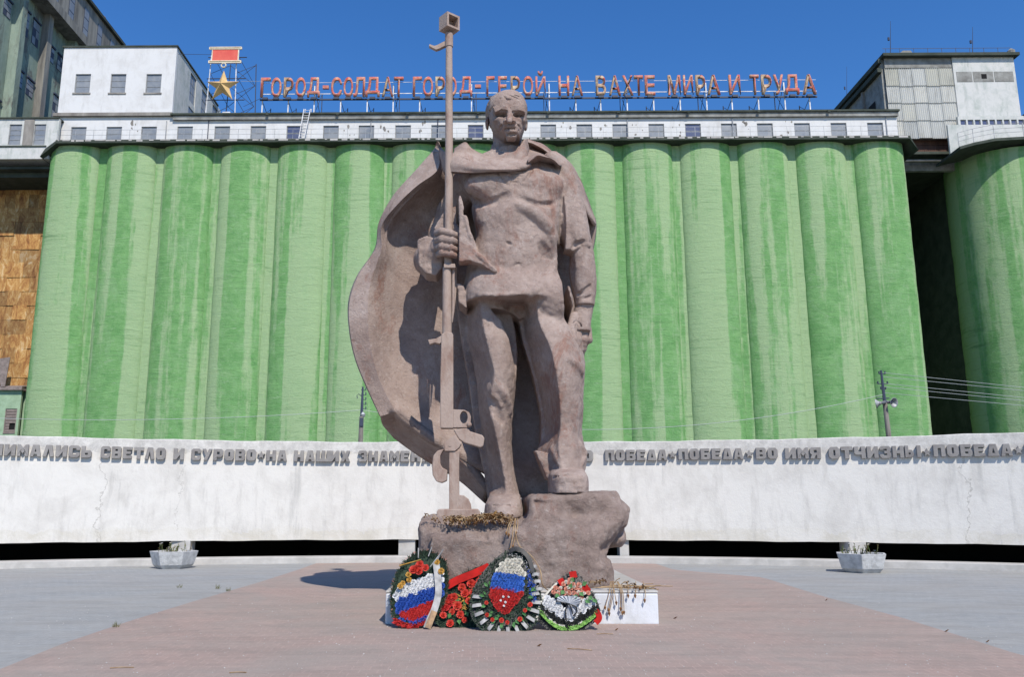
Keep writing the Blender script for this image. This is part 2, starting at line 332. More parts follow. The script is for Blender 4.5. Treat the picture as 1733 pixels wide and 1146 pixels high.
# block letters: outlines on a 10 x 10 cell (outer loop first, then holes)
T = {
 'Н': [[(0,0),(3.6,0),(3.6,3.6),(6.4,3.6),(6.4,0),(10,0),(10,10),(6.4,10),(6.4,6.4),(3.6,6.4),(3.6,10),(0,10)]],
 'И': [[(0,0),(2.8,0),(6.2,4.2),(6.2,0),(10,0),(10,10),(7.2,10),(3.8,5.6),(3.8,10),(0,10)]],
 'М': [[(0,0),(3.2,0),(3.2,4.2),(5,2.2),(6.8,4.2),(6.8,0),(10,0),(10,10),(7.4,10),(5,7.2),(2.6,10),(0,10)]],
 'А': [[(0,0),(3.3,0),(3.8,2.0),(6.2,2.0),(6.7,0),(10,0),(7.6,10),(2.4,10)],[(4.3,3.9),(5.7,3.9),(5.0,6.6)]],
 'Л': [[(0,0),(3.4,0),(4.9,6.6),(6.6,0),(10,0),(7.8,10),(2.6,10)]],
 'С': [[(1.6,0),(8.4,0),(10,1.6),(10,4.2),(6.6,4.2),(6.6,2.6),(3.6,2.6),(3.6,7.4),(6.6,7.4),(6.6,6.0),(10,6.0),(10,8.4),(8.4,10),(1.6,10),(0,8.4),(0,1.6)]],
 'Ь': [[(0,0),(8.4,0),(10,1.6),(10,4.8),(8.4,6.4),(3.8,6.4),(3.8,10),(0,10)],[(3.8,2.5),(6.4,2.5),(6.4,4.0),(3.8,4.0)]],
 'В': [[(0,0),(8.4,0),(10,1.6),(10,4.0),(9.2,5.1),(9.8,6.2),(9.8,8.6),(8.4,10),(0,10)],[(3.6,2.3),(6.4,2.3),(6.4,3.8),(3.6,3.8)],[(3.6,6.2),(6.2,6.2),(6.2,7.7),(3.6,7.7)]],
 'Е': [[(0,0),(9.4,0),(9.4,2.7),(3.9,2.7),(3.9,3.9),(8.2,3.9),(8.2,6.2),(3.9,6.2),(3.9,7.3),(9.4,7.3),(9.4,10),(0,10)]],
 'Т': [[(3.1,0),(6.9,0),(6.9,7.0),(10,7.0),(10,10),(0,10),(0,7.0),(3.1,7.0)]],
 'О': [[(2,0),(8,0),(10,2),(10,8),(8,10),(2,10),(0,8),(0,2)],[(4.2,2.8),(5.8,2.8),(5.8,7.2),(4.2,7.2)]],
 'У': [[(1.6,0),(5.2,0),(10,10),(6.6,10),(5.0,6.2),(3.6,10),(0,10),(3.4,3.6)]],
 'Р': [[(0,0),(3.8,0),(3.8,2.8),(8.2,2.8),(10,4.4),(10,8.4),(8.4,10),(0,10)],[(3.8,5.2),(6.4,5.2),(6.4,7.4),(3.8,7.4)]],
 'Ш': [[(0,0),(12,0),(12,10),(8.9,10),(8.9,2.8),(7.5,2.8),(7.5,10),(4.5,10),(4.5,2.8),(3.1,2.8),(3.1,10),(0,10)]],
 'Х': [[(0,0),(3.8,0),(5,2.8),(6.2,0),(10,0),(7.4,5),(9.8,10),(6.2,10),(5,7.4),(3.8,10),(0.2,10),(2.6,5)]],
 'З': [[(0,1.6),(1.6,0),(8.4,0),(10,1.6),(10,4.0),(9.0,5.1),(9.8,6.2),(9.8,8.6),(8.4,10),(1.6,10),(0.2,8.6),(0.2,6.8),(3.4,6.8),(3.4,7.6),(6.3,7.6),(6.3,6.1),(4.0,6.1),(4.0,3.9),(6.4,3.9),(6.4,2.4),(3.4,2.4),(3.4,3.3),(0,3.3)]],
 'П': [[(0,0),(3.7,0),(3.7,7.0),(6.3,7.0),(6.3,0),(10,0),(10,10),(0,10)]],
 'Б': [[(0,0),(8.4,0),(10,1.6),(10,4.8),(8.4,6.2),(3.8,6.2),(3.8,7.4),(9.2,7.4),(9.2,10),(0,10)],[(3.8,2.4),(6.4,2.4),(6.4,3.9),(3.8,3.9)]],
 'Д': [[(0,0),(10,0),(7.8,10),(2.2,10)],[(3.9,2.6),(6.1,2.6),(5.0,6.8)]],
 'Я': [[(0,0),(3.8,0),(5.2,3.0),(6.2,3.0),(6.2,0),(10,0),(10,10),(1.6,10),(0,8.6),(0,5.0),(1.6,3.4)],[(3.6,5.2),(6.2,5.2),(6.2,7.5),(3.6,7.5)]],
 'Ч': [[(6.2,0),(10,0),(10,10),(6.2,10),(6.2,5.8),(3.8,5.8),(3.8,10),(0,10),(0,4.4),(1.6,3.0),(6.2,3.0)]],
 'Ы': [[(0,0),(6.4,0),(8.0,1.6),(8.0,4.8),(6.4,6.4),(3.4,6.4),(3.4,10),(0,10)],[(3.4,2.5),(5.0,2.5),(5.0,4.0),(3.4,4.0)]],
 '*': [[(5 + (5.2 if k % 2 == 0 else 2.3) * math.sin(k * math.pi / 5), 5 + (5.2 if k % 2 == 0 else 2.3) * math.cos(k * math.pi / 5)) for k in range(10)]],
 'I': [[(0,0),(10,0),(10,10),(0,10)]],
}
def outline_mesh(loops, sx, sz, depth):
    cu = bpy.data.curves.new('outline', 'CURVE'); cu.dimensions = '2D'; cu.fill_mode = 'BOTH'; cu.extrude = depth / 2
    for lp in loops:
        s = cu.splines.new('POLY'); s.points.add(len(lp) - 1); s.use_cyclic_u = True
        for q, (x, y) in zip(s.points, lp): q.co = (x * sx / 10, y * sz / 10, 0, 1)
    o = bpy.data.objects.new('tmp', cu); col.objects.link(o); dg = bpy.context.evaluated_depsgraph_get()
    m = bpy.data.meshes.new_from_object(o.evaluated_get(dg)); bpy.data.objects.remove(o); bpy.data.curves.remove(cu)
    b = bmesh.new(); b.from_mesh(m); bmesh.ops.remove_doubles(b, verts=b.verts, dist=1e-4)
    for v in b.verts: v.co = Vector((v.co.x, -v.co.z, v.co.y))      # stands upright, front towards -Y
    bmesh.ops.recalc_face_normals(b, faces=b.faces); b.to_mesh(m); b.free(); return m
def wall_letters(items):
    for ch, x0, x1, y0, y1 in items:
        ym = (y0 + y1) / 2
        def onarc(x):
            Y = 28.0
            for _ in range(30): Y = 0.5 * Y + 0.5 * arc_y(P(x, ym, Y).x, WF)
            return P(x, ym, Y)
        A0, B0 = onarc(x0), onarc(x1); w = math.hypot(B0.x - A0.x, B0.y - A0.y); cc = (A0 + B0) / 2
        zb_, zt_ = P((x0 + x1) / 2, y1, cc.y).z, P((x0 + x1) / 2, y0, cc.y).z
        me = outline_mesh(T[ch], w, zt_ - zb_, 0.17); b = bmesh.new(); b.from_mesh(me)
        rot = Matrix.Rotation(math.atan2(B0.y - A0.y, B0.x - A0.x), 3, 'Z'); cc = Vector((cc.x, cc.y, zb_))
        for v in b.verts: v.co = cc + rot @ (v.co - Vector((w / 2, 0, 0)) + Vector((0, -0.055, 0))) - root_loc(wall)
        b.to_mesh(me); b.free()
        o = put('star' if ch == '*' else 'letter', me, M['letter'], wall, norm=False, bevel=0.012)
def row(text, x0, x1, ya, yb, h, gap=0.13):                          # letters in px; ya/yb are the tops at both ends
    ws = {'*': 0.62, ' ': 0.85, 'Ш': 1.2, 'I': 0.32}
    tot = sum(ws.get(c, 1) for c in text) + gap * (len(text) - 1); k = (x1 - x0) / tot; x = x0; out = []
    for c in text:
        w = ws.get(c, 1) * k; t = (x - x0) / max(x1 - x0, 1); y = ya + (yb - ya) * t
        if c == '*': out.append((c, x, x + w, y + h * 0.12, y + h * 0.88))
        elif c != ' ': out.append((c, x, x + w, y, y + h))
        x += w + gap * k
    return out
wl_ = []
wl_ = row('НИМАЛИС', -14, 136, 752, 755, 20) + row('Ь', 138, 156, 755.5, 755.5, 20)
wl_ += row('СВЕТЛО', 171, 281, 756, 759, 20) + row('И', 294, 312, 759.5, 759.5, 19.5) + row('СУРОВО', 324, 434, 760, 761.5, 19.5) + row('*', 436, 449, 762, 762, 18)
wl_ += row('НА', 451, 486, 762.5, 763, 18.5) + row('НАШИХ', 498, 593, 763, 763.5, 19) + row('ЗНАМЕНАХ', 606, 748, 763.5, 764, 18.5)
wl_ += row('СЛОВО', 905, 1004, 763.5, 763, 18.5) + row('ПОБЕДА', 1024, 1129, 762, 761.5, 18.5) + row('*', 1131, 1145, 762, 762, 17) + row('ПОБЕДА', 1148, 1258, 760, 759, 19) + row('*', 1261, 1275, 760, 760, 18)
wl_ += row('ВО', 1279, 1316, 758.5, 758.5, 19) + row('ИМЯ', 1328, 1389, 758.5, 757.5, 19)
wl_ += row('ОТЧИЗН', 1402, 1529, 757, 755, 20.5) + [('Ы', 1531, 1549, 754.5, 775), ('I', 1551, 1558, 754.5, 775)] + row('*', 1561, 1576, 757, 757, 19) + row('ПОБЕДА', 1579, 1713, 753, 751.5, 21) + row('*', 1715, 1731, 753, 753, 20) + row('П', 1735, 1755, 751, 751, 21)
wall_letters(wl_)
# ---------------------------------------------------------------- grain elevator
TH = R(-0.7); FY = 70.0
FM = Matrix.Translation((0, FY, 0)) @ Matrix.Rotation(TH, 4, 'Z')
FI = FM.inverted()
def fac(px, py, v=0.0):                                              # photo pixel -> (u, z) on the facade plane set back by v
    o = FI @ Vector((0, 0, CAMZ)); d = FI.to_3x3() @ ray(px, py); t = (v - o.y) / d.y; p = o + d * t; return p.x, p.z
U0 = fac(122, 245)[0]; U1 = fac(1492, 245)[0]; PW = (U1 - U0) / 14
ZS = fac(800, 239, -0.4)[1]                                          # underside of the roof slab
RS = PW * 0.437; vs_ = 0.77
elev = thing('grain_elevator', 'huge grain elevator of fifteen green silos under a long white window gallery', 'building', (0, 70, 0))
def silo_mesh(r, seg=40, a0=-1.75, a1=1.75, rings=34, h=ZS, jitter=0.02, dep=None):
    dep = dep or r
    mb = MB(); pts = []; q = random.Random(3)
    for j in range(rings + 1):
        z = h * j / rings; rr = r + q.uniform(-jitter, jitter)
        for i in range(seg + 1):
            a = a0 + (a1 - a0) * i / seg; pts.append((rr * math.sin(a), dep - rr / r * dep * math.cos(a), z))
    mb.grid(pts, seg + 1, rings + 1); return mb
rz = Matrix.Rotation(TH, 4, 'Z')
sm = silo_mesh(RS, dep=0.92); sm.v = [rz @ v for v in sm.v]; sme = sm.mesh('silo'); sme.materials.append(M['silo']); sme.shade_smooth()
pm = MB().box(-0.55, 0.55, 0, 0.3, 0, ZS - 0.01); pm.v = [rz @ v for v in pm.v]; pme = pm.mesh('infill_panel'); pme.materials.append(M['silo'])
E0 = Vector(elev.location)
for k in range(15):
    o = bpy.data.objects.new('silo', sme); col.objects.link(o); o.parent = elev; o.location = FM @ Vector((U0 + k * PW, 0, 0)) - E0
    if k < 14:
        o = bpy.data.objects.new('infill_panel', pme); col.objects.link(o); o.parent = elev; o.location = FM @ Vector((U0 + (k + 0.5) * PW, vs_, 0)) - E0
uL = U0 - RS; uR = U1 + RS
put('end_wall', MB(FM).box(uL + 0.02, uL + 0.3, 0.98, 30, 0, ZS), M['silo'], elev); put('end_wall', MB(FM).box(uR - 0.3, uR - 0.02, 0.98, 30, 0, ZS), M['silo'], elev)
# roof slab with its sloped underside and thin lip
s = MB(FM).box(uL + 1.0, uR + 0.1, -0.5, 30, ZS, ZS + 0.28)
s.prism([(uL - 0.5, -0.1, ZS - 1.1), (uL + 1.0, -0.42, ZS), (uL + 1.0, -0.42, ZS + 0.28), (uL - 0.1, -0.1, ZS - 0.35)], (0, 30, 0))
s.prism([(uR + 0.1, -0.42, ZS), (uR + 0.9, -0.1, ZS - 0.9), (uR + 0.5, -0.1, ZS - 0.3), (uR + 0.1, -0.42, ZS + 0.28)], (0, 30, 0))
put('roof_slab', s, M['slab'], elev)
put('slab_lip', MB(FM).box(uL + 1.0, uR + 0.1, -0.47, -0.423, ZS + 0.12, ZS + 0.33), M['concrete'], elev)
# window gallery
GV = 1.3
gL, gR = fac(97, 215, GV)[0], fac(1519, 215, GV)[0]; gz0 = ZS + 0.28; gz1 = fac(800, 191, GV - 0.4)[1]
wz0, wz1 = gz0 + 0.15, fac(800, 211, GV)[1]
wpx = [133, 193, 252, 313, 376, 437, 498, 560, 620, 682, 743, 805, 866, 928, 989, 1050, 1111, 1173, 1234, 1295, 1358, 1420, 1482]
def wall_with_windows(mb, u0, u1, v0, v1, z0, z1, wins):             # wins: sorted (ua, ub, za, zb) openings, real holes
    wins = sorted(wins); x = u0
    for (a, b, za, zb) in wins:
        mb.box(x, a, v0, v1, z0, z1)
        if za > z0 + 1e-3: mb.box(a, b, v0, v1, z0, za)
        if zb < z1 - 1e-3: mb.box(a, b, v0, v1, zb, z1)
        x = b
    mb.box(x, u1, v0, v1, z0, z1)
WW = fac(26, 211, GV)[0] - fac(0, 211, GV)[0]
wins = []
for p in wpx:
    c = fac(p, 222, GV)[0]; wins.append((c - WW / 2, c + WW / 2, wz0, wz1))
mb = MB(FM); wall_with_windows(mb, gL, gR, GV, GV + 0.3, gz0, gz1, wins)
mb.box(gL, gL + 0.3, GV + 0.3, 12, gz0, gz1).box(gR - 0.3, gR, GV + 0.3, 12, gz0, gz1)
put('gallery_wall', mb, M['white'], elev)
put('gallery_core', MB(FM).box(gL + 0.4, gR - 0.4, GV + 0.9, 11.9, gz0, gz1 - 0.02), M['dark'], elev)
put('gallery_roof', MB(FM).box(fac(295, 190, GV)[0] - 0.2, gR + 0.15, GV - 0.42, 12.3, gz1, gz1 + 0.16), M['slab'], elev)
put('cornice', MB(FM).box(fac(295, 190, GV)[0], gR + 0.05, GV - 0.26, GV - 0.003, gz1 - 0.42, gz1 - 0.003), M['eave'], elev)
def window(parent, ua, ub, za, zb, v, rows=3, cols=1, M4=FM, depth=0.12, ft=0.06, glass=None, boards=()):
    fr = MB(M4); fr.box(ua, ua + ft, v + 0.08, v + 0.16, za, zb).box(ub - ft, ub, v + 0.08, v + 0.16, za, zb)
    fr.box(ua + ft, ub - ft, v + 0.08, v + 0.16, za, za + ft).box(ua + ft, ub - ft, v + 0.08, v + 0.16, zb - ft, zb)
    hs = [za + ft + (zb - za - 2 * ft) * i / rows for i in range(rows + 1)]; us = [ua + ft + (ub - ua - 2 * ft) * i / cols for i in range(cols + 1)]
    for h in hs[1:-1]: fr.box(ua + ft, ub - ft, v + 0.09, v + 0.15, h - 0.025, h + 0.025)
    for u in us[1:-1]: fr.box(u - 0.02, u + 0.02, v + 0.094, v + 0.146, za + ft, zb - ft)
    w = put('window', fr, M['frame'], parent)
    for i in range(rows):
        for j in range(cols):
            if (i, j) in boards: continue
            dv = rnd.uniform(-0.012, 0.012)
            g = glass or M['glass']
            put('pane', MB(M4).box(us[j] + 0.01, us[j + 1] - 0.01, v + 0.11 + dv, v + 0.125 + dv, hs[i] + 0.01, hs[i + 1] - 0.01), g, w)
    return w
for k, (ua, ub, za, zb) in enumerate(wins):
    gl = M['glass_blue'] if k in (6, 11, 17) else None
    window(elev, ua, ub, za, zb, GV, 3, 1, glass=gl, boards=((0, 0),) if k in (2,) else ())
# flaking patches where the old posters were
mb = MB(FM)
q = random.Random(12)
for p in (713, 850, 960, 1022, 1080, 1145, 590, 650, 230, 1260, 1330):
    for _ in range(4):
        u, z = fac(p + q.uniform(-10, 10), q.uniform(205, 230), GV); r0 = q.uniform(0.05, 0.22); n = 7
        pts = [(u + r0 * q.uniform(0.3, 1) * math.cos(6.283 * i / n), GV - 0.004, z + r0 * 1.6 * q.uniform(0.3, 1) * math.sin(6.283 * i / n)) for i in range(n)]
        mb.prism(pts, (0, 0.01, 0))
put('flaked_patch', mb, M['concrete'], elev, kind='stuff')
for p in (282, 353, 628, 741, 1062, 1240, 1500):
    u = fac(p, 215, GV)[0]; put('downpipe', MB(FM).tube([(u, GV - 0.07, gz0), (u, GV - 0.07, gz1 - 0.44)], 0.045, 6), M['metal_dark'] if p % 2 else M['metal'], elev, auto=True)
for k, p in enumerate(range(455, 1500, 118)):
    u = fac(p, 190, GV)[0]; put('gutter_outlet', MB(FM).box(u - 0.12, u + 0.12, GV - 0.55, GV - 0.423, gz1 - 0.12, gz1 + 0.06), M['slab'], elev)
# ragged mortar crumbs along the lip
mb = MB(FM); q = random.Random(31); u = uL + 1.2
while u < uR: w = q.uniform(0.1, 0.9); mb.box(u, u + w, -0.53, -0.503, ZS + 0.2 - q.uniform(0, 0.10), ZS + 0.26); u += w + q.uniform(0.05, 0.7)
put('crumbling_edge', mb, M['kerb'], elev, kind='stuff')
# railing on the slab edge
mb = MB(FM); u = fac(100, 230)[0]; zr = gz0 + 0.05
while u < gR: mb.box(u - 0.012, u + 0.012, -0.32, -0.296, zr - 0.04, zr + 1.0); u += 1.62
for h in (0.5, 0.98): mb.box(uL + 1.1, gR, -0.32, -0.30, zr + h - 0.012, zr + h + 0.012)
put('railing', mb, M['metal'], elev)

# white block on the gallery roof, far left
bL, bR = fac(104, 130, GV)[0], fac(296, 130, GV)[0]; bz0 = fac(200, 193, GV)[1] + 0.05; bz1 = fac(200, 80, GV)[1]
blk = thing('rooftop_block', 'tall white rendered block with three square windows standing on the left end of the gallery', 'building', tuple(FM @ Vector((bL, GV, bz0))))
wins = []
for p in (140, 200, 260):
    c = fac(p, 140, GV)[0]; wins.append((c - WW / 2, c + WW / 2, fac(p, 157, GV)[1], fac(p, 125, GV)[1]))
mb = MB(FM); wall_with_windows(mb, bL, bR, GV - 0.02, GV + 0.3, bz0, bz1, wins)
mb.box(bL, bL + 0.3, GV + 0.3, 13, bz0, bz1)
put('front_wall', mb, M['white'], blk)
for w in wins:
    window(blk, *w, GV, 3, 1)
    put('window_sill', MB(FM).box(w[0] - 0.12, w[1] + 0.12, GV - 0.10, GV - 0.023, w[2] - 0.14, w[2] - 0.003), M['concrete'], blk)
put('roof_edge', MB(FM).box(bL - 0.12, bR + 0.12, GV - 0.14, 13.2, bz1, bz1 + 0.14), M['slab'], blk)
put('ledge', MB(FM).box(bL - 0.3, bR + 0.1, GV - 0.28, 13.0, bz0 - 0.32, bz0 - 0.003), M['concrete'], blk)
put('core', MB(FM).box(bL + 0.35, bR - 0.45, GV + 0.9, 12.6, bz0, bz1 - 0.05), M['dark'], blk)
# its receding right wall, with piers and two rows of windows
SM = FM @ Matrix.Translation((bR, GV + 0.3, 0)) @ Matrix.Rotation(math.pi / 2, 4, 'Z')   # local u runs away from the viewer, v points left into the block
wins = []
for c in (4.3, 7.6, 10.9):
    wins.append((c - 0.8, c + 0.8, bz0 + 0.15, bz0 + 6.2))
mb = MB(SM); wall_with_windows(mb, 0, 12.7, 0, 0.3, bz0, bz1, [(a, b, bz0 + 0.15, bz0 + 6.2) for a, b, _, _ in wins])
put('side_wall', mb, M['dirty_white'], blk)
for a, b, za, zb in wins:
    window(blk, a, b, za, za + 2.6, -0.0, 3, 2, M4=SM); window(blk, a, b, za + 3.2, zb, -0.0, 3, 2, M4=SM)
    put('spandrel', MB(SM).box(a + 0.003, b - 0.003, 0.04, 0.25, za + 2.6, za + 3.2), M['dirty_white'], blk)

# left end: lower gallery, beam, rusty cladding, hut
lg = thing('side_gallery', 'dirty white gallery bridge with two slatted windows left of the green silos', 'building', tuple(FM @ Vector((bL - 8, 0.4, 30))))
lv = 0.5
l0, l1 = fac(-360, 230, lv)[0], fac(98, 230, lv)[0]; lz0, lz1 = fac(50, 247, lv)[1], fac(50, 201, lv)[1]
wins = [(fac(a, 225, lv)[0], fac(b, 225, lv)[0], fac(50, 245, lv)[1], fac(50, 210, lv)[1]) for a, b in ((-50, -30), (15, 36), (57, 77))]
mb = MB(FM); wall_with_windows(mb, l0, l1, lv, lv + 0.3, lz0, lz1, wins)
mb.box(l0, l1, lv + 1.2, 12, lz0, lz1 - 0.02)
put('front_wall', mb, M['dirty_white'], lg)
for w in wins: window(lg, *w, lv, 4, 1)
put('roof_edge', MB(FM).box(l0, l1, lv - 0.15, 12.2, lz1, lz1 + 0.12), M['slab'], lg)
u0_, z0_ = fac(46, 247, lv)
put('pilaster', MB(FM).box(u0_ - 0.45, u0_ + 0.45, lv - 0.06, lv - 0.003, lz0, lz1 - 0.003), M['concrete'], lg)
bz = fac(50, 269, lv)[1]
put('floor_beam', MB(FM).box(l0, uL - 0.02, lv - 0.05, 12, bz, lz0 - 0.003), M['dirty_white'], lg)
put('edge_trim', MB(FM).box(l0, uL - 0.3, lv - 0.12, lv - 0.053, lz0 - 0.12, lz0 + 0.02), M['slab'], lg)
b2 = fac(50, 300, 2.0)[1]
put('lower_beam', MB(FM).box(l0, uL - 0.02, 2.0, 12, b2, bz - 0.01), M['slab'], lg)
q = fac(50, 284, 1.2)[1]
put('beam_flange', MB(FM).box(l0, uL - 0.02, 1.2, 2.0, q - 0.1, q + 0.1), M['slab'], lg)
# rusty sheets
def rust():
    t = NT('rusted_sheet_iron', 0.75, 0.3); oi = t.node('ShaderNodeObjectInfo')
    a = t.ramp(t.noise(1.6, 8, 0.85, 0.8, t.mapc((1, 1, 0.4))), (0.32, (0.11, 0.045, 0.02, 1)), (0.44, (0.30, 0.14, 0.045, 1)), (0.54, (0.46, 0.27, 0.09, 1)), (0.66, (0.62, 0.50, 0.32, 1)))
    c = t.mix(1.0, a, t.ramp(oi.outputs['Random'], (0, (0.6, 0.6, 0.65, 1)), (1, (1.15, 1.1, 1.05, 1))), 'MULTIPLY')
    t.bump(t.noise(5, 4), 0.3, 0.03); return t.color(c)
M['rust'] = rust()
rv = 5.2
cl = thing('rusty_clad_wall', 'rust brown wall of overlapping iron sheets in the gap left of the silos', 'wall', tuple(FM @ Vector((uL - 5, rv, 5))))
r0, r1 = fac(-60, 400, rv)[0], fac(75, 400, rv)[0]; rz0, rz1 = 5.2, fac(50, 262, rv)[1]
put('backing', MB(FM).box(r0 - 16, uL + 4, rv + 0.15, rv + 0.4, 0, rz1), M['concrete'], cl)
sw, sh = 1.25, 1.35; i = 0; q = random.Random(5); z = rz0
while z < rz1 - 0.1:
    u = r0 + (0.4 if i % 2 else 0); j = 0
    while u < uL + 3.5:
        d = q.uniform(0, 0.07)
        m4 = FM @ Matrix.Translation((u + sw / 2, rv - d, z + sh / 2)) @ Matrix.Rotation(q.uniform(-0.02, 0.02), 4, 'Y') @ Matrix.Rotation(q.uniform(-0.035, 0.0), 4, 'X')
        put('sheet', MB(m4).box(-sw / 2 - 0.02, sw / 2 + 0.02, -0.012, 0.012, -sh / 2 - 0.05, sh / 2 + 0.05), M['rust'], cl)
        u += sw * q.uniform(0.72, 1.0); j += 1
    z += sh; i += 1
# low green hut below it
hv = 4.0
hz1 = fac(20, 661, hv)[1]; h0, h1 = fac(-90, 700, hv)[0], fac(33, 700, hv)[0]
hut = thing('green_hut', 'pale green hut wall with a small boarded window at the foot of the rusty cladding', 'hut', tuple(FM @ Vector((h1 - 3, hv, 0))))
wa, wb = fac(7, 715, hv)[0], fac(27, 715, hv)[0]; wz0_, wz1_ = fac(17, 732, hv)[1], fac(17, 692, hv)[1]
M['pale_green'] = simple('pale_green_plaster', (0.33, 0.46, 0.31, 1), 0.9, (0.24, 0.34, 0.22, 1), 1.5, 0.3)
M['boards'] = simple('weathered_boards', (0.27, 0.22, 0.20, 1), 0.9, (0.17, 0.14, 0.125, 1), 3, 0.3)
mb = MB(FM); wall_with_windows(mb, h0, h1, hv, hv + 0.25, 0, hz1, [(wa, wb, wz0_, wz1_)]); mb.box(h0, h1, hv + 0.8, hv + 5, 0, hz1 - 0.02)
put('front_wall', mb, M['pale_green'], hut)
wnd = put('window', MB(FM).box(wa, wa + 0.07, hv + 0.02, hv + 0.12, wz0_, wz1_).box(wb - 0.07, wb, hv + 0.02, hv + 0.12, wz0_, wz1_).box(wa, wb, hv - 0.05, hv + 0.018, wz0_ - 0.12, wz0_), M['boards'], hut)
nb = 8; dz = (wz1_ - wz0_) / nb
for i in range(nb):
    a = wa + 0.09 if i >= 3 else wa + 0.09; b = wb - 0.09 if i >= 3 else wa + (wb - wa) * 0.42
    if i == 0: b = wb - 0.09
    put('board', MB(FM).box(a, b, hv + 0.04 + 0.01 * (i % 3), hv + 0.07 + 0.01 * (i % 3), wz0_ + i * dz + 0.03, wz0_ + (i + 1) * dz - 0.02), M['boards'], wnd)
put('void', MB(FM).box(wa + 0.075, wb - 0.075, hv + 0.15, hv + 0.19, wz0_, wz1_), M['dark'], hut)
put('roof', MB(FM).box(h0, h1 + 0.15, hv - 0.35, hv + 5.3, hz1, hz1 + 0.22).prism([(h0, hv - 0.2, hz1 + 0.223), (h1 + 0.1, hv - 0.2, hz1 + 0.223), (h1 + 0.1, hv + 5, hz1 + 1.2), (h0, hv + 5, hz1 + 1.2)], (0, 0, 0.12)), M['boards'], hut)
e0 = fac(-6, 625, hv - 0.3); e1 = fac(8, 655, hv - 0.3)
put('gable_board', MB(FM).prism([(e1[0], hv - 0.3, e1[1]), (e1[0] - 0.35, hv - 0.3, e1[1]), (e0[0] - 0.2, hv - 0.3, e0[1] + 0.9), (e0[0] + 1.1, hv - 0.3, e0[1] + 1.1)], (0, 0.08, 0)), M['boards'], hut)

# dark tower, far left, its long face running away from the viewer
TX = -45.0
tw = thing('work_tower', 'tall grey green elevator tower with stained piers rising behind the white block, far left', 'building', (TX, 76, 0))
def tower_mat():
    t = NT('stained_green_render', 0.92, 0.2); v = t.co
    X, Y, Z = t.xyz()[0:3]
    c = t.ramp(t.noise(0.35, 7, 0.75, 0.4, t.mapc((1, 1, 0.5))), (0.36, (0.19, 0.245, 0.20, 1)), (0.50, (0.25, 0.31, 0.25, 1)), (0.58, (0.13, 0.135, 0.12, 1)), (0.72, (0.22, 0.205, 0.18, 1)))
    c = t.mix(t.ramp(t.noise(0.8, 6, 0.8, 0.2, t.mapc((1, 1, 0.12))), (0.5, 0.0), (0.7, 0.7)), c, (0.085, 0.08, 0.07, 1))
    t.bump(t.noise(2, 6, 0.7), 0.4, 0.08); return t.color(c)
M['tower'] = tower_mat(); M['tower_pier'] = simple('stained_concrete_pier', (0.30, 0.285, 0.25, 1), 0.92, (0.12, 0.115, 0.105, 1), 1.0, 0.4, stretch=(1, 1, 0.15))
def twy(px, py):                                                      # pixel on the plane x = TX -> (y, z)
    d = ray(px, py); t = TX / d.x; return t * d.y, CAMZ + t * d.z
yE, zE = twy(205, 76)                                                 # far upper corner
yE2, zC = twy(118, 76)
# cornice line of the upper storey and the recessed wall below it
zc1 = twy(150, 88)[1]; zc0 = zc1 - 1.0
y0 = 70.6
tw.location = (TX, 76, 0)
TM = Matrix.Translation((TX, 0, 0)) @ Matrix.Rotation(math.pi / 2, 4, 'Z')   # u = world y, v = -world x (into the tower)
ztop = zE
put('upper_wall', MB(TM).box(y0, yE, 0.0, 14, zc1, ztop), M['tower_pier'], tw)
put('cornice', MB(TM).box(y0, yE + 0.8, -1.3, 14, zc0, zc1 - 0.003), M['tower_pier'], tw)
put('roof_edge', MB(TM).box(y0, yE + 0.4, -0.4, 14, ztop + 0.003, ztop + 0.35), M['slab'], tw)
put('lower_wall', MB(TM).box(y0, yE - 0.5, 0.4, 14, lz1 + 0.13, zc0 - 0.003), M['tower'], tw)
put('base_wall', MB(TM).box(83, yE - 0.5, 0.4, 14, 0, lz1 + 0.12), M['tower'], tw)
nP = 7
pys = [yE - 0.9 - k * 5.2 for k in range(9)]
for k, y in enumerate(pys):
    if y < y0 + 1: continue
    put('pier', MB(TM).box(y - 0.75, y + 0.1, -0.35 if k % 2 else -0.55, 0.397, lz1 + 0.1, zc0 - 0.003), M['tower'] if k % 3 else M['tower_pier'], tw)
wz = [zc0 - 4.2 - 5.6 * k for k in range(6)]
for k in range(8):
    for j in range(6):
        if (k * 7 + j * 3) % 5 == 0: continue
        hgt = 1.7 if (j + k) % 3 else 2.6
        for yc in (pys[k] - 1.75, pys[k] - 3.75):
          if yc < 71.6 or wz[j] < lz1 + 0.4 or (k + j + int(yc)) % 6 == 0: continue
          f = put('window', MB(TM).box(yc - 0.62, yc + 0.62, 0.37, 0.397, wz[j], wz[j] + hgt).box(yc - 0.72, yc + 0.72, 0.22, 0.397, wz[j] + hgt + 0.003, wz[j] + hgt + 0.16), M['metal_dark'], tw)
          for a in (0, 1):
            for b in range(3):
                h0_ = wz[j] + b * hgt / 3
                if (k + j + a + b) % 4 == 0: continue
                put('pane', MB(TM).box(yc - 0.58 + a * 0.6, yc - 0.02 + a * 0.6, 0.345, 0.367, h0_ + 0.05, h0_ + hgt / 3 - 0.05), M['glass'], f)
for k in range(9):
    yc = yE - 2.4 - k * 3.4
    if yc < y0 + 1: continue
    f = put('window', MB(TM).box(yc - 0.6, yc + 0.6, -0.03, -0.003, zc1 + 0.9, ztop - 0.9), M['metal_dark'], tw)
    for b in range(3):
        hh = (ztop - zc1 - 1.8) / 3; put('pane', MB(TM).box(yc - 0.5, yc + 0.5, -0.05, -0.033, zc1 + 0.9 + b * hh + 0.06, zc1 + 0.9 + (b + 1) * hh - 0.06), M['glass'], f)
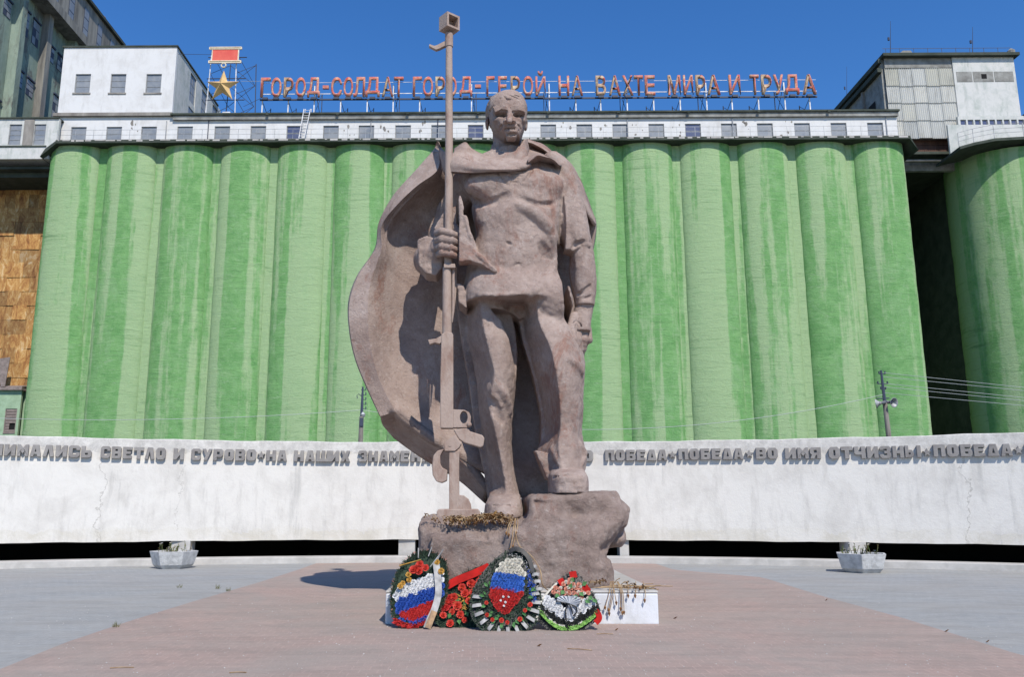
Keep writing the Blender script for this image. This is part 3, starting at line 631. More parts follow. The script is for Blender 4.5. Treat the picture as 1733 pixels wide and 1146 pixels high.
# row of vent stacks along the roof and a small cabin behind
for vi, (px, py, pyb) in enumerate(((133, -8, 20), (143, 3, 32), (154, 10, 42), (163, 24, 52), (171, 30, 60))):
    d = ray(px, py); xx = TX - 1.2; t = xx / d.x; p = Vector((xx, t * d.y, CAMZ + t * d.z))
    st = thing('vent_stack', ['leftmost and highest', 'second from left', 'middle', 'second from right', 'rightmost and lowest'][vi] + ' of the five rusty domed vent stacks on the far left tower', 'vent', (p.x, p.y, ztop + 0.3), 'vent stacks on the dark tower')
    put('pipe', MB().tube([(p.x, p.y, ztop + 0.3), (p.x, p.y, p.z)], 0.42, 12), M['tower_pier'], st, auto=True)
    put('cap', MB().tube([(p.x, p.y, p.z - 0.25), (p.x, p.y, p.z + 0.15), (p.x, p.y, p.z + 0.4)], [0.55, 0.55, 0.15], 12), M['boards'], st, auto=True)
put('roof_cabin', MB(TM).box(yE + 0.8, yE + 5.5, 0.5, 6, ztop - 4, ztop + 0.2), M['tower_pier'], tw)
put('rear_wall', MB(TM).box(yE, yE + 6, 0.8, 14, lz1 + 0.1, ztop - 4), M['tower_pier'], tw)

# ---------------------------------------------------------------- right: head house, bridge and the next silo
hvv = 2.2
hh = thing('head_house', 'head house half in corrugated sheets, half in white render, at the right', 'building', tuple(FM @ Vector((fac(1600, 200, hvv)[0], hvv, 33))))
cu0, cu1 = fac(1502, 150, hvv)[0], fac(1616, 150, hvv)[0]; ru1 = fac(1722, 150, hvv)[0]
ht = fac(1600, 97, hvv)[1]; hb = fac(1580, 232, hvv)[1]
def corr():
    t = NT('grey_corrugated_sheet', 0.8, 0.3); oi = t.node('ShaderNodeObjectInfo')
    c = t.ramp(oi.outputs['Random'], (0.0, (0.50, 0.49, 0.42, 1)), (0.4, (0.60, 0.59, 0.54, 1)), (0.75, (0.50, 0.505, 0.48, 1)), (1.0, (0.64, 0.63, 0.58, 1)))
    c = t.mix(t.ramp(t.noise(1.2, 6, 0.7, 0.2, t.mapc((1, 1, 0.3))), (0.5, 0.0), (0.75, 0.55)), c, (0.24, 0.23, 0.20, 1)); return t.color(c)
M['corr'] = corr()
rowsz = [fac(1560, y, hvv)[1] for y in (114, 142, 171, 201, 231)]
put('core', MB(FM).box(cu0 + 0.1, ru1 - 0.05, hvv + 0.4, 16, hb + 0.1, ht), M['concrete'], hh)
def sheet(u0, u1, z0, z1, v):
    n = max(4, int((u1 - u0) / 0.09)); mb = MB(FM); pts = []
    for i in range(n + 1):
        u = u0 + (u1 - u0) * i / n; d = 0.05 if i % 2 else -0.05
        pts += [(u, v + d - 0.07, z0), (u, v + d, z1)]
    mb.grid(pts, 2, n + 1); o = put('corrugated_sheet', mb, M['corr'], hh, norm=False)
    sol = o.modifiers.new('thickness', 'SOLIDIFY'); sol.thickness = 0.02
for r_ in range(4):
    nn = 5; w = (cu1 - cu0) / nn
    for i in range(nn):
        a = cu0 + i * w; sheet(a - 0.03, a + w + 0.03, rowsz[r_ + 1] - (0.14 if i % 2 else 0.08), rowsz[r_] + 0.02 + (0.05 if (i + r_) % 3 == 0 else 0), hvv + 0.2 - 0.01 * i)
put('top_band', MB(FM).box(cu0, cu1, hvv + 0.1, hvv + 0.39, rowsz[0] + 0.05, ht), M['eave'], hh)
put('white_wall', MB(FM).box(cu1 + 0.05, ru1, hvv, hvv + 0.4, fac(1660, 200, hvv)[1], ht), M['dirty_white'], hh)
for i, (a, b) in enumerate(((1619, 1645), (1647, 1681), (1683, 1715))):
    z0, z1 = fac(1660, 138, hvv)[1], fac(1660, 121, hvv)[1]
    put('louvre_panel', MB(FM).box(fac(a, 130, hvv)[0], fac(b, 130, hvv)[0], hvv - 0.03, hvv - 0.003, z0, z1), M['eave'], hh)
a, b = fac(1661, 133, hvv), fac(1669, 125, hvv)
put('vent_opening', MB(FM).box(a[0], b[0], hvv - 0.04, hvv - 0.033, a[1], b[1]), M['dark'], hh)
put('roof', MB(FM).box(cu0 - 0.3, ru1 + 0.35, hvv - 0.45, 16.5, ht, ht + 0.28), M['slab'], hh)
# dark receding left side of the head house and the lower penthouse before it
put('side_wall', MB(FM).box(cu0 - 0.25, cu0 + 0.095, hvv + 0.35, 13.5, hb + 0.4, ht - 0.003), M['eave'], hh)
put('side_beam', MB(FM).box(cu0 - 0.65, cu0 - 0.253, hvv + 0.2, 13.2, ht - 1.3, ht - 0.9), M['slab'], hh)
put('side_cornice', MB(FM).box(cu0 - 0.55, cu0 - 0.253, hvv + 0.1, 13.4, ht - 0.45, ht - 0.003), M['slab'], hh)
for k in range(3):
    v0 = hvv + 2.0 + k * 3.6
    put('side_opening', MB(FM).box(cu0 - 0.28, cu0 - 0.253, v0, v0 + 1.4, hb + 2.0, hb + 4.6), M['dark'], hh)
    put('side_rib', MB(FM).box(cu0 - 0.45, cu0 - 0.253, v0 + 2.0, v0 + 2.3, hb + 0.5, ht - 1.32), M['concrete'], hh)
# ribbon of windows
rb = thing('balcony_gallery', 'white gallery with small blue ribbon windows above the right silo', 'building', tuple(FM @ Vector((fac(1680, 230, 1.2)[0], 1.2, 33))))
rv2 = 1.6; q0, q1 = fac(1622, 210, rv2)[0], fac(1790, 210, rv2)[0]
z0, z1 = fac(1680, 217, rv2)[1], fac(1680, 202, rv2)[1]; zt = fac(1680, 196, rv2)[1]; zb_ = fac(1680, 251, rv2)[1]
wn_ = []; px = 1626
while px < 1780: wn_.append((fac(px, 210, rv2)[0], fac(px + 9.5, 210, rv2)[0], z0, z1)); px += 12.3
mb = MB(FM); wall_with_windows(mb, q0, q1, rv2, rv2 + 0.3, zb_, zt, wn_); mb.box(q0, q1, rv2 + 0.9, 12, zb_, zt)
put('front_wall', mb, M['dirty_white'], rb)
for w in wn_: window(rb, *w, rv2, 1, 1, glass=M['glass_blue'])
put('roof_edge', MB(FM).box(ru1 - 0.1, q1, rv2 - 0.2, 12, zt, zt + 0.2), M['slab'], rb)
# stepping balcony in front: slab rising to the right
bv = -0.9
bp = [(1625, 252), (1650, 245), (1685, 238), (1735, 235), (1800, 235)]
pts = [fac(x, y, bv) for x, y in bp]
mb = MB(FM)
for (a, b) in zip(pts, pts[1:]): mb.prism([(a[0], bv, a[1]), (b[0], bv, b[1]), (b[0], bv, b[1] + 0.25), (a[0], bv, a[1] + 0.25)], (0, 4, 0))
put('balcony_slab', mb, M['slab'], rb)
mb = MB(FM)
for (a, b) in zip(pts, pts[1:]): mb.prism([(a[0], bv + 1.5, a[1] + 0.25), (b[0], bv + 1.5, b[1] + 0.25), (b[0], bv + 1.5, z0 - 0.1), (a[0], bv + 1.5, z0 - 0.1)], (0, 0.2, 0))
put('parapet', mb, M['dirty_white'], rb)
mb = MB(FM)
for h in (0.5, 0.9, 1.3):
    mb.tube([(a[0], bv + 0.1, a[1] + 0.25 + h) for a in pts], 0.02, 5)
for a in pts: mb.box(a[0] - 0.02, a[0] + 0.02, bv + 0.08, bv + 0.12, a[1] + 0.2, a[1] + 1.55)
put('railing', mb, M['metal'], rb)
# rust-brown bridge underneath
M['brown'] = simple('red_brown_sheeting', (0.13, 0.065, 0.045, 1), 0.85, (0.075, 0.04, 0.03, 1), 1.2, 0.3, stretch=(3, 1, 0.3))
br = thing('conveyor_bridge', 'red brown sheet metal bridge joining the elevator to the right silo', 'bridge', tuple(FM @ Vector((fac(1580, 245, 3)[0], 3, 33))))
b0, b1 = uR + 0.95, fac(1626, 245, 3.0)[0]
zq = [fac(1580, y, 3.0)[1] for y in (232, 246, 259)]
n = 6
for i in range(n):
    a = b0 - 1.2 + (b1 - b0 + 1.2) * i / n; b = b0 - 1.2 + (b1 - b0 + 1.2) * (i + 1) / n
    for j in (0, 1): put('panel', MB(FM).box(a + 0.01, b - 0.01, 3.0 + 0.02 * ((i + j) % 2), 3.2, zq[j + 1] + 0.03, zq[j] - 0.01), M['brown'], br)
put('floor', MB(FM).box(b0 - 1.3, b1, 2.6, 14, zq[2] - 0.25, zq[2]), M['slab'], br)
put('hanger_beam', MB(FM).box(b0 - 1.3, b1, 4.0, 4.4, zq[2] - 1.3, zq[2] - 0.26).box(b0 - 1.3, b1, 3.0, 3.3, zq[2] - 0.75, zq[2] - 0.6), M['eave'], br)
# right-hand silo and the dark recess behind
rs = thing('right_silo', 'broad green silo at the right edge beyond the dark gap', 'silo', tuple(FM @ Vector((fac(1718, 250, 0)[0], 0.2, 0))))
rr = 4.6; rc = fac(1752, 300, 0)[0]; zs2 = fac(1700, 246, 0)[1]
mb = silo_mesh(rr, 64, -2.2, 2.2, 34, zs2, 0.03); mb.v = [FM @ (v + Vector((rc, 0.1, 0))) for v in mb.v]
put('shell', mb, M['silo'], rs, smooth=True, norm=False)
put('roof_slab', MB(FM).box(rc - rr - 0.6, rc + 14, 1.2, 30, zs2 + 0.3, zs2 + 0.5), M['slab'], rs)
rs2 = thing('recessed_silo', 'green silo with painted-in shade standing deep in the gap between the two silo rows', 'silo', tuple(FM @ Vector((uR + 2, 14, 0))))
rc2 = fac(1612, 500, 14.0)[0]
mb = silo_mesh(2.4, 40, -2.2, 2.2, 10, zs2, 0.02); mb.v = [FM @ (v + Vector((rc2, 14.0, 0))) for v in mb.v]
put('shell', mb, simple('soot_dark_concrete', (0.035, 0.05, 0.035, 1), 0.95, (0.02, 0.03, 0.022, 1), 0.8, 0.3), rs2, smooth=True, norm=False)  # shell coloured near black, the gap's shade put into the paint
put('gap_shade_sheet', MB(FM).box(uR + 0.1, rc + 8, 24, 24.4, 0, ZS + 1), M['dark'], rs2)  # black sheet painted as the shade at the end of the gap
put('side_wall', MB(FM).box(rc - rr + 0.6, rc - rr + 0.9, 4.6, 24, 0, zs2), M['slab'], rs)  # added wall, blocks sun; its dark colour paints shade in the gap
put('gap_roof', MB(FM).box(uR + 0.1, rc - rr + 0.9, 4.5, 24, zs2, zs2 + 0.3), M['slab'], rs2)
rs3 = thing('next_silo', 'green silo flank just entering the picture beyond the broad right silo', 'silo', tuple(FM @ Vector((rc + 9.3, 0.2, 0))))
mb = silo_mesh(rr, 48, -1.9, 1.9, 10, zs2, 0.03); mb.v = [FM @ (v + Vector((rc + 9.5, 0.6, 0))) for v in mb.v]
bpy.data.objects.remove(rs3)

# antennas and roof railing
def mast(px, y0_, y1_, v, r=0.03, lab='thin rooftop mast'):
    a = fac(px, y0_, v); b = fac(px, y1_, v)
    o = thing('antenna_mast', lab, 'antenna', tuple(FM @ Vector((a[0], v, a[1]))))
    put('rod', MB(FM).tube([(a[0], v, a[1]), (b[0], v, b[1])], [r, r * 0.4], 6), M['metal_dark'], o)
    m_ = (a[1] + b[1]) / 2; put('insulator', MB(FM).tube([(a[0], v, m_ - 0.15), (a[0], v, m_ + 0.15)], r * 2.4, 6), M['metal_dark'], o)
mast(1507, 96, 35, 3.0, 0.04, 'thin dark lightning mast on the left corner of the head house roof')
mast(1646, 96, 45, 4.0, 0.04, 'thin dark lightning mast on the middle of the head house roof')
mast(1433, 186, 112, 10.0, 0.03, 'faint thin mast rising behind the lower right roof slope')
mb = MB(FM); u = cu0 + 0.3
while u < ru1: mb.box(u - 0.015, u + 0.015, hvv + 0.2, hvv + 0.23, ht + 0.25, ht + 1.1); u += 1.3
mb.box(cu0, ru1, hvv + 0.2, hvv + 0.22, ht + 1.05, ht + 1.09)
put('roof_railing', mb, M['metal_dark'], hh)
a = fac(1533, 95, hvv)
put('roof_hatch', MB(FM).prism([(a[0] - 0.8, hvv, ht + 0.28), (a[0] + 0.8, hvv, ht + 0.28), (a[0] + 0.5, hvv, ht + 0.75), (a[0] - 0.2, hvv, ht + 0.75)], (0, 1, 0)), M['eave'], hh)
a = fac(1712, 95, hvv)
put('roof_lamp', MB(FM).tube([(a[0], hvv, ht + 0.28), (a[0], hvv, ht + 0.6), (a[0], hvv, ht + 0.85)], [0.35, 0.35, 0.1], 10), M['eave'], hh)

# ---------------------------------------------------------------- roof sign
SV = 1.6
def sign_paint():
    t = NT('flaking_red_sign_paint', 0.6, 0.3)
    c = t.mix(t.ramp(t.noise(0.8, 6, 0.8, 0.5), (0.40, 0.0), (0.62, 1.0)), (0.44, 0.07, 0.05, 1), (0.48, 0.20, 0.145, 1))
    c = t.mix(t.ramp(t.noise(2.6, 6, 0.8, 0.8), (0.52, 0.0), (0.60, 0.9)), c, (0.50, 0.42, 0.28, 1)); return t.color(c)
M['sign'] = sign_paint(); M['sign_edge'] = simple('cream_sign_edge', (0.52, 0.42, 0.28, 1), 0.7, (0.32, 0.16, 0.10, 1), 3)
zL0, zL1 = fac(900, 163, SV)[1], fac(900, 130, SV)[1]
sign = thing('rooftop_sign', 'long row of faded red Cyrillic capital letters on a steel frame along the gallery roof', 'sign', tuple(FM @ Vector((fac(900, 163, SV)[0], SV, gz1))))
LT = [('Г',442,458),('О',460,477),('Р',481,497),('О',501,518),('Д',521,542),('-',547,557),('С',561,579),('О',582,598),('Л',599,618),('Д',619,643),('А',647,666),('Т',667,683),
 ('Г',699,714),('О',716,733),('Р',737,753),('О',755,773),('Д',778,799),('-',804,814),('Г',823,837),('Е',843,858),('Р',864,880),('О',885,902),('Й',906,923),('Н',945,963),('А',967,986),
 ('В',1008,1025),('А',1030,1050),('Х',1053,1071),('Т',1073,1088),('Е',1091,1108),('М',1130,1151),('И',1156,1172),('Р',1177,1193),('А',1196,1218),('И',1233,1252),('Т',1269,1284),('Р',1288,1305),('У',1309,1325),('Д',1328,1351),('А',1357,1380)]
cu = bpy.data.curves.new('glyph', 'FONT'); go = bpy.data.objects.new('glyph', cu); col.objects.link(go)
def glyph(ch, w, h, depth, off):
    cu.body = ch; cu.offset = off; cu.extrude = 0.0; cu.resolution_u = 3; bpy.context.view_layer.update()
    m = bpy.data.meshes.new_from_object(go.evaluated_get(bpy.context.evaluated_depsgraph_get()))
    b = bmesh.new(); b.from_mesh(m); bmesh.ops.remove_doubles(b, verts=b.verts, dist=1e-4)
    xs = [v.co.x for v in b.verts]; ys = [v.co.y for v in b.verts]; x0, x1, y0, y1 = min(xs), max(xs), min(ys), max(ys)
    if ch == 'Й': y1 = y0 + (y1 - y0) * 0.80
    for v in b.verts: v.co = Vector(((v.co.x - x0) / (x1 - x0) * w, 0, (v.co.y - y0) / (y1 - y0) * h))
    fs = b.faces[:]; r_ = bmesh.ops.extrude_face_region(b, geom=fs)
    for e in r_['geom']:
        if isinstance(e, bmesh.types.BMVert): e.co.y -= depth
    bmesh.ops.recalc_face_normals(b, faces=b.faces)
    for f in b.faces: f.material_index = 0 if f.normal.y < -0.9 else 1
    b.to_mesh(m); b.free(); return m
so_ = root_loc(sign); rz3 = Matrix.Rotation(TH, 3, 'Z')
for ch, x0, x1 in LT:
    ua, ub = fac(x0, 147, SV)[0], fac(x1, 147, SV)[0]
    if ch == '-':
        zc = (zL0 + zL1) / 2; put('dash', MB(FM).box(ua, ub, SV - 0.25, SV, zc - 0.16, zc + 0.14), M['sign'], sign); continue
    me = glyph(ch, ub - ua, zL1 - zL0, 0.22, 0.014)
    bb = bmesh.new(); bb.from_mesh(me)
    for v in bb.verts: v.co = FM @ (v.co + Vector((ua, SV, zL0))) - so_
    bb.to_mesh(me); bb.free()
    put('letter', me, (M['sign'], M['sign_edge']), sign, norm=False)
    um = (ua + ub) / 2
    if ch not in 'ТУ': put('letter_foot', MB(FM).box(um - 0.25, um + 0.25, SV - 0.2, SV + 0.1, zL0 - 0.22, zL0 - 0.01), M['metal_dark'], sign)
bpy.data.objects.remove(go); bpy.data.curves.remove(cu)
ra, rb_ = fac(440, 160, SV)[0], fac(1383, 160, SV)[0]
mb = MB(FM)
for py, t_ in ((137, 0.018), (156, 0.035)): z = fac(900, py, SV)[1]; mb.box(ra, rb_, SV + 0.03, SV + 0.03 + t_, z - t_, z + t_)
z = fac(900, 165.5, SV)[1]; mb2 = MB(FM).box(ra, rb_, SV + 0.02, SV + 0.14, z - 0.07, z + 0.07)
put('light_rail', mb, M['metal_white'], sign); put('main_rail', mb2, M['metal_dark'], sign)
for k, p in enumerate([443, 487, 531, 576, 621, 665, 710, 755, 798, 843, 886, 930, 975, 1017, 1062, 1107, 1152, 1197, 1240, 1285, 1330, 1372]):
    u = fac(p, 175, SV)[0]; zr1 = fac(900, 140, SV)[1] if k % 3 == 2 else z; s_ = 0.5 * (1 if k < 11 else -1)
    put('post', MB(FM).box(u - 0.05, u + 0.05, SV + 0.15, SV + 0.25, gz1 + 0.16, zr1), M['metal_white'], sign)
    mb = MB(FM).box(u - 0.035 + s_ * 0.8, u + 0.035 + s_ * 0.8, SV + 1.6, SV + 1.67, gz1 + 0.16, zr1 - 0.1)
    mb.tube([(u, SV + 0.2, zr1 - 0.1), (u + s_ * 0.8, SV + 1.63, gz1 + 0.3)], 0.03, 5).tube([(u, SV + 0.2, gz1 + 0.3), (u + s_ * 0.8, SV + 1.63, zr1 - 0.2)], 0.025, 5)
    put('brace', mb, M['metal_dark'], sign)

# star medal on its lattice
mv = 1.7
star = thing('star_medal_sign', 'giant gold star medal under a red ribbon bar on the gallery roof', 'sign', tuple(FM @ Vector((fac(378, 188, mv)[0], mv, gz1))))
M['gold'] = simple('gold_paint', (0.78, 0.54, 0.24, 1), 0.4, (0.62, 0.40, 0.16, 1), 2.0, metal=0.1, spec=0.6)
M['gold_light'] = simple('pale_gold_trim', (0.74, 0.66, 0.50, 1), 0.5, (0.55, 0.45, 0.30, 1), 2.0)
M['red_panel'] = simple('faded_red_panel', (0.60, 0.085, 0.065, 1), 0.6, (0.66, 0.13, 0.09, 1), 1.0)
u, zc = fac(377.5, 146.5, mv); rad = (fac(406, 140, mv)[0] - fac(350, 140, mv)[0]) / 2 * 1.05
vsx = []
for k in range(10):
    a = k * math.pi / 5; r0 = rad if k % 2 == 0 else rad * 0.40; vsx.append((u + r0 * math.sin(a), mv - 0.05, zc + r0 * math.cos(a)))
mb = MB(FM); mb.add(vsx + [(u, mv - 0.75, zc), (u, mv + 0.2, zc)], [((k + 1) % 10, k, 10) for k in range(10)] + [(k, (k + 1) % 10, 11) for k in range(10)])
put('star', mb, M['gold'], star)
u1, z1_ = fac(379, 111, mv)
mb = MB(FM); ring = [(u1 + 0.21 * math.cos(a), mv - 0.1, z1_ + 0.21 * math.sin(a)) for a in [i * math.pi / 8 for i in range(17)]]; mb.tube(ring, 0.065, 6, caps=False)
put('ring', mb, M['gold_light'], star)
xa, xb_ = fac(359.5, 92, mv)[0], fac(404, 92, mv)[0]; za, zb2 = fac(380, 103, mv)[1], fac(380, 84, mv)[1]
put('ribbon_panel', MB(FM).box(xa + 0.05, xb_ - 0.05, mv - 0.1, mv, za, zb2), M['red_panel'], star)
for zz in (zb2 + 0.12, za - 0.12):
    put('ribbon_bar', MB(FM).box(xa - 0.25, xb_ + 0.25, mv - 0.15, mv, zz - 0.13, zz - 0.04).box(xa - 0.25, xb_ + 0.25, mv - 0.15, mv, zz + 0.04, zz + 0.13).box(xa - 0.3, xa - 0.2, mv - 0.14, mv - 0.01, zz - 0.12, zz + 0.12).box(xb_ + 0.2, xb_ + 0.3, mv - 0.14, mv - 0.01, zz - 0.12, zz + 0.12), M['gold_light'], star)
put('ribbon_side', MB(FM).box(xb_ - 0.05, xb_ + 0.05, mv - 0.11, mv - 0.003, za, zb2).box(xa - 0.03, xa + 0.05, mv - 0.11, mv - 0.003, za, zb2), M['gold_light'], star)
mb = MB(FM); legs = []
zt_ = zb2
for (x_, v_) in ((xa - 0.15, 0.25), (xb_ - 0.3, 0.25), (xa + 0.9, 2.6), (xb_ + 0.9, 2.6)): legs.append((x_, mv + v_)); 
mbw = MB(FM)
for k, (x_, v_) in enumerate(legs):
    dx = -0.35 if k in (0, 2) else 0.35
    (mbw if k < 2 else mb).tube([(x_ + dx * 0.6, v_, gz1 + 0.16), (x_, v_, zt_)], 0.05, 5)
for k in range(3):
    h0 = gz1 + 0.3 + k * (zt_ - gz1) / 3.2; h1 = gz1 + 0.3 + (k + 1) * (zt_ - gz1) / 3.2
    for a, b in ((0, 2), (1, 3), (2, 3)):
        mb.tube([(legs[a][0], legs[a][1], h0), (legs[b][0], legs[b][1], h1)], 0.025, 5).tube([(legs[b][0], legs[b][1], h0), (legs[a][0], legs[a][1], h1)], 0.025, 5)
    mb.tube([(legs[0][0] - 0.3, legs[0][1], h1 - 0.5), (legs[1][0] + 1.0, legs[1][1], h1 - 0.5)], 0.05, 5)
put('lattice_leg', mbw, M['metal_white'], star); put('lattice', mb, M['metal_dark'], star)

# ladder leaning on the gallery
lv_ = 0.4
lad = thing('roof_ladder', 'white steel ladder with side rails leaning on the gallery, left of the rifle', 'ladder', tuple(FM @ Vector((fac(508, 233, lv_)[0], lv_, gz0))))
rails = []
for (xb0, xt0, vv) in ((505, 512, 0.2), (514, 523, 0.2), (508, 514.5, 0.9), (517, 525, 0.9)):
    a = fac(xb0, 232, vv); b = fac(xt0, 179, vv); rails.append(((a[0], vv, gz0), (b[0], vv + 0.6, b[1])))
for a, b in rails[:2]: put('rail', MB(FM).tube([a, b], 0.045, 5), M['metal_white'], lad)
for a, b in rails[2:]: put('handrail', MB(FM).tube([a, b], 0.03, 5), M['metal_white'], lad)
for k in range(13):
    t = (k + 0.5) / 13; p = Vector(rails[0][0]).lerp(Vector(rails[0][1]), t); q = Vector(rails[1][0]).lerp(Vector(rails[1][1]), t)
    put('rung', MB(FM).tube([p, q], 0.025, 5), M['metal_white'], lad)

# roof vent and little dish on the roof by the star
a = fac(386, 189, mv)
put('roof_vent', MB(FM).box(a[0] - 0.35, a[0] + 0.35, mv - 0.5, mv, gz1 + 0.163, gz1 + 0.42), M['metal_white'], elev)

# stay wires to the sign
def wire(name, lab, pts, r=0.012, cat='cable', m='wire', sag=0.0):
    out = []; a, b = Vector(pts[0]), Vector(pts[-1])
    if len(pts) == 2:
        for i in range(21):
            t = i / 20; p = a.lerp(b, t); p.z -= sag * 4 * t * (1 - t); out.append(p)
    else: out = pts
    o = put(name, MB().tube(out, r, 5), M[m]); tag(o, lab, cat); return o
w_ = lambda px, py, v=1.7: FM @ Vector((fac(px, py, v)[0], v, fac(px, py, v)[1]))
wire('stay_wire', 'thin stay wire from the white rooftop block to the red ribbon bar', [w_(296, 91), w_(358, 92)], 0.02, m='metal_dark')
wire('stay_wire', 'thin cable sagging from the star lattice to the first sign letter', [w_(412, 180), w_(441, 166)], 0.02, m='metal_dark')
wire('stay_wire', 'thin pale cable from the star to the top of the first sign letter', [w_(408, 137), w_(442, 137)], 0.015)

# ---------------------------------------------------------------- poles and power lines behind the wall
def pole(px_b, py_b, px_t, py_t, Y, label, speakers=True):
    b = P(px_b, py_b, Y); t = P(px_t, py_t, Y)
    base = b + (b - t) * (b.z / max(t.z - b.z, 0.1)); base = Vector((base.x, base.y, 0))
    o = thing('loudspeaker_pole' if speakers else 'lamp_pole', label, 'pole', tuple(base))
    M['pole'] = M.get('pole') or simple('weathered_pole', (0.30, 0.27, 0.235, 1), 0.9, (0.15, 0.13, 0.115, 1), 2, 0.2, stretch=(1, 1, 0.2))
    sgn = lambda f: base.lerp(t, f)
    top = t + (t - base).normalized() * -0.0
    split = base.lerp(t, 0.8)
    put('shaft', MB().tube([base, split], [0.19, 0.13], 10), M['pole'], o, auto=True)
    put('top_section', MB().tube([split, top], [0.10, 0.06], 6), M['metal_dark'], o)
    return o, base, t
Yp = 50.0
o, base, t = pole(1504, 738, 1491, 627, Yp, 'leaning pole with two horn loudspeakers in front of the right silos')
at = lambda px, py: P(px, py, Yp)
for i, (py, w) in enumerate(((633, 5), (650, 8), (659, 4))):
    a, b = at(1493 - w + i, py), at(1493 + w + i, py); mb = MB().tube([a, b], 0.03, 5)
    for q in (a, b): mb.tube([q, q + Vector((0, 0, 0.16))], 0.045, 5)
    put('crossarm', mb, M['metal_dark'], o)
put('bracket', MB().tube([at(1484, 675), at(1505, 674)], 0.035, 5), M['metal_dark'], o)
def horn(c, d, parent):
    d = Vector(d).normalized(); mb = MB(); mb.tube([c - d * 0.35, c - d * 0.15], [0.11, 0.09], 14).tube([c - d * 0.16, c + d * 0.02, c + d * 0.14, c + d * 0.20], [0.06, 0.13, 0.24, 0.30], 18, caps=False)
    h = put('horn_speaker', mb, M['metal'], parent, auto=True)
    s_ = h.modifiers.new('thickness', 'SOLIDIFY'); s_.thickness = 0.015
    put('speaker_throat', MB().tube([c - d * 0.02, c + d * 0.06], [0.13, 0.05], 12), M['metal_dark'], h)
horn(at(1506, 682) + Vector((0, -0.2, 0)), (0.35, -0.9, -0.15), o)
horn(at(1487, 683) + Vector((0, -0.1, 0)), (-0.85, 0.45, -0.1), o)
o2, base2, t2 = pole(610, 752, 614, 655, Yp, 'thin lamp pole bristling with insulators left of the cape', False)
for i, py in enumerate((660, 668, 676, 684, 692)):
    a, b = at(611, py), at(619, py + 1); put('insulator_arm', MB().tube([a, b], 0.02, 5).tube([b, b + Vector((0, 0, 0.16))], 0.035, 5), M['metal_dark'], o2)
put('hook_arm', MB().tube([at(613, 672), at(607, 667), at(604, 670), at(605, 674)], 0.025, 6), M['metal_dark'], o2)
put('lamp_head', MB().tube([at(614, 698), at(614, 702), at(614, 706)], [0.08, 0.16, 0.10], 10), M['metal'], o2, auto=True)
put('junction_box', MB().box(at(610, 714).x, at(615, 714).x, Yp - 0.2, Yp + 0.1, at(610, 722).z, at(610, 708).z), M['metal_dark'], o2)
wire('power_line', 'long pale power line crossing low in front of the left silos to the thin pole', [P(-60, 706, Yp), P(613, 694, Yp)], 0.014, sag=0.35)
wire('power_line', 'long pale power line between the two poles behind the statue', [P(613, 694, Yp), P(1495, 668, Yp)], 0.014, sag=1.6)
for i, (ya, yb) in enumerate(((637, 656), (644, 661), (655, 673), (661, 678), (671, 686))):
    wire('power_line', ['topmost', 'second', 'middle', 'fourth', 'lowest'][i] + ' of the five pale power lines crossing the dark gap on the right', [P(1495, ya - 6, Yp), P(1800, yb + 7, Yp - 6)], 0.013)
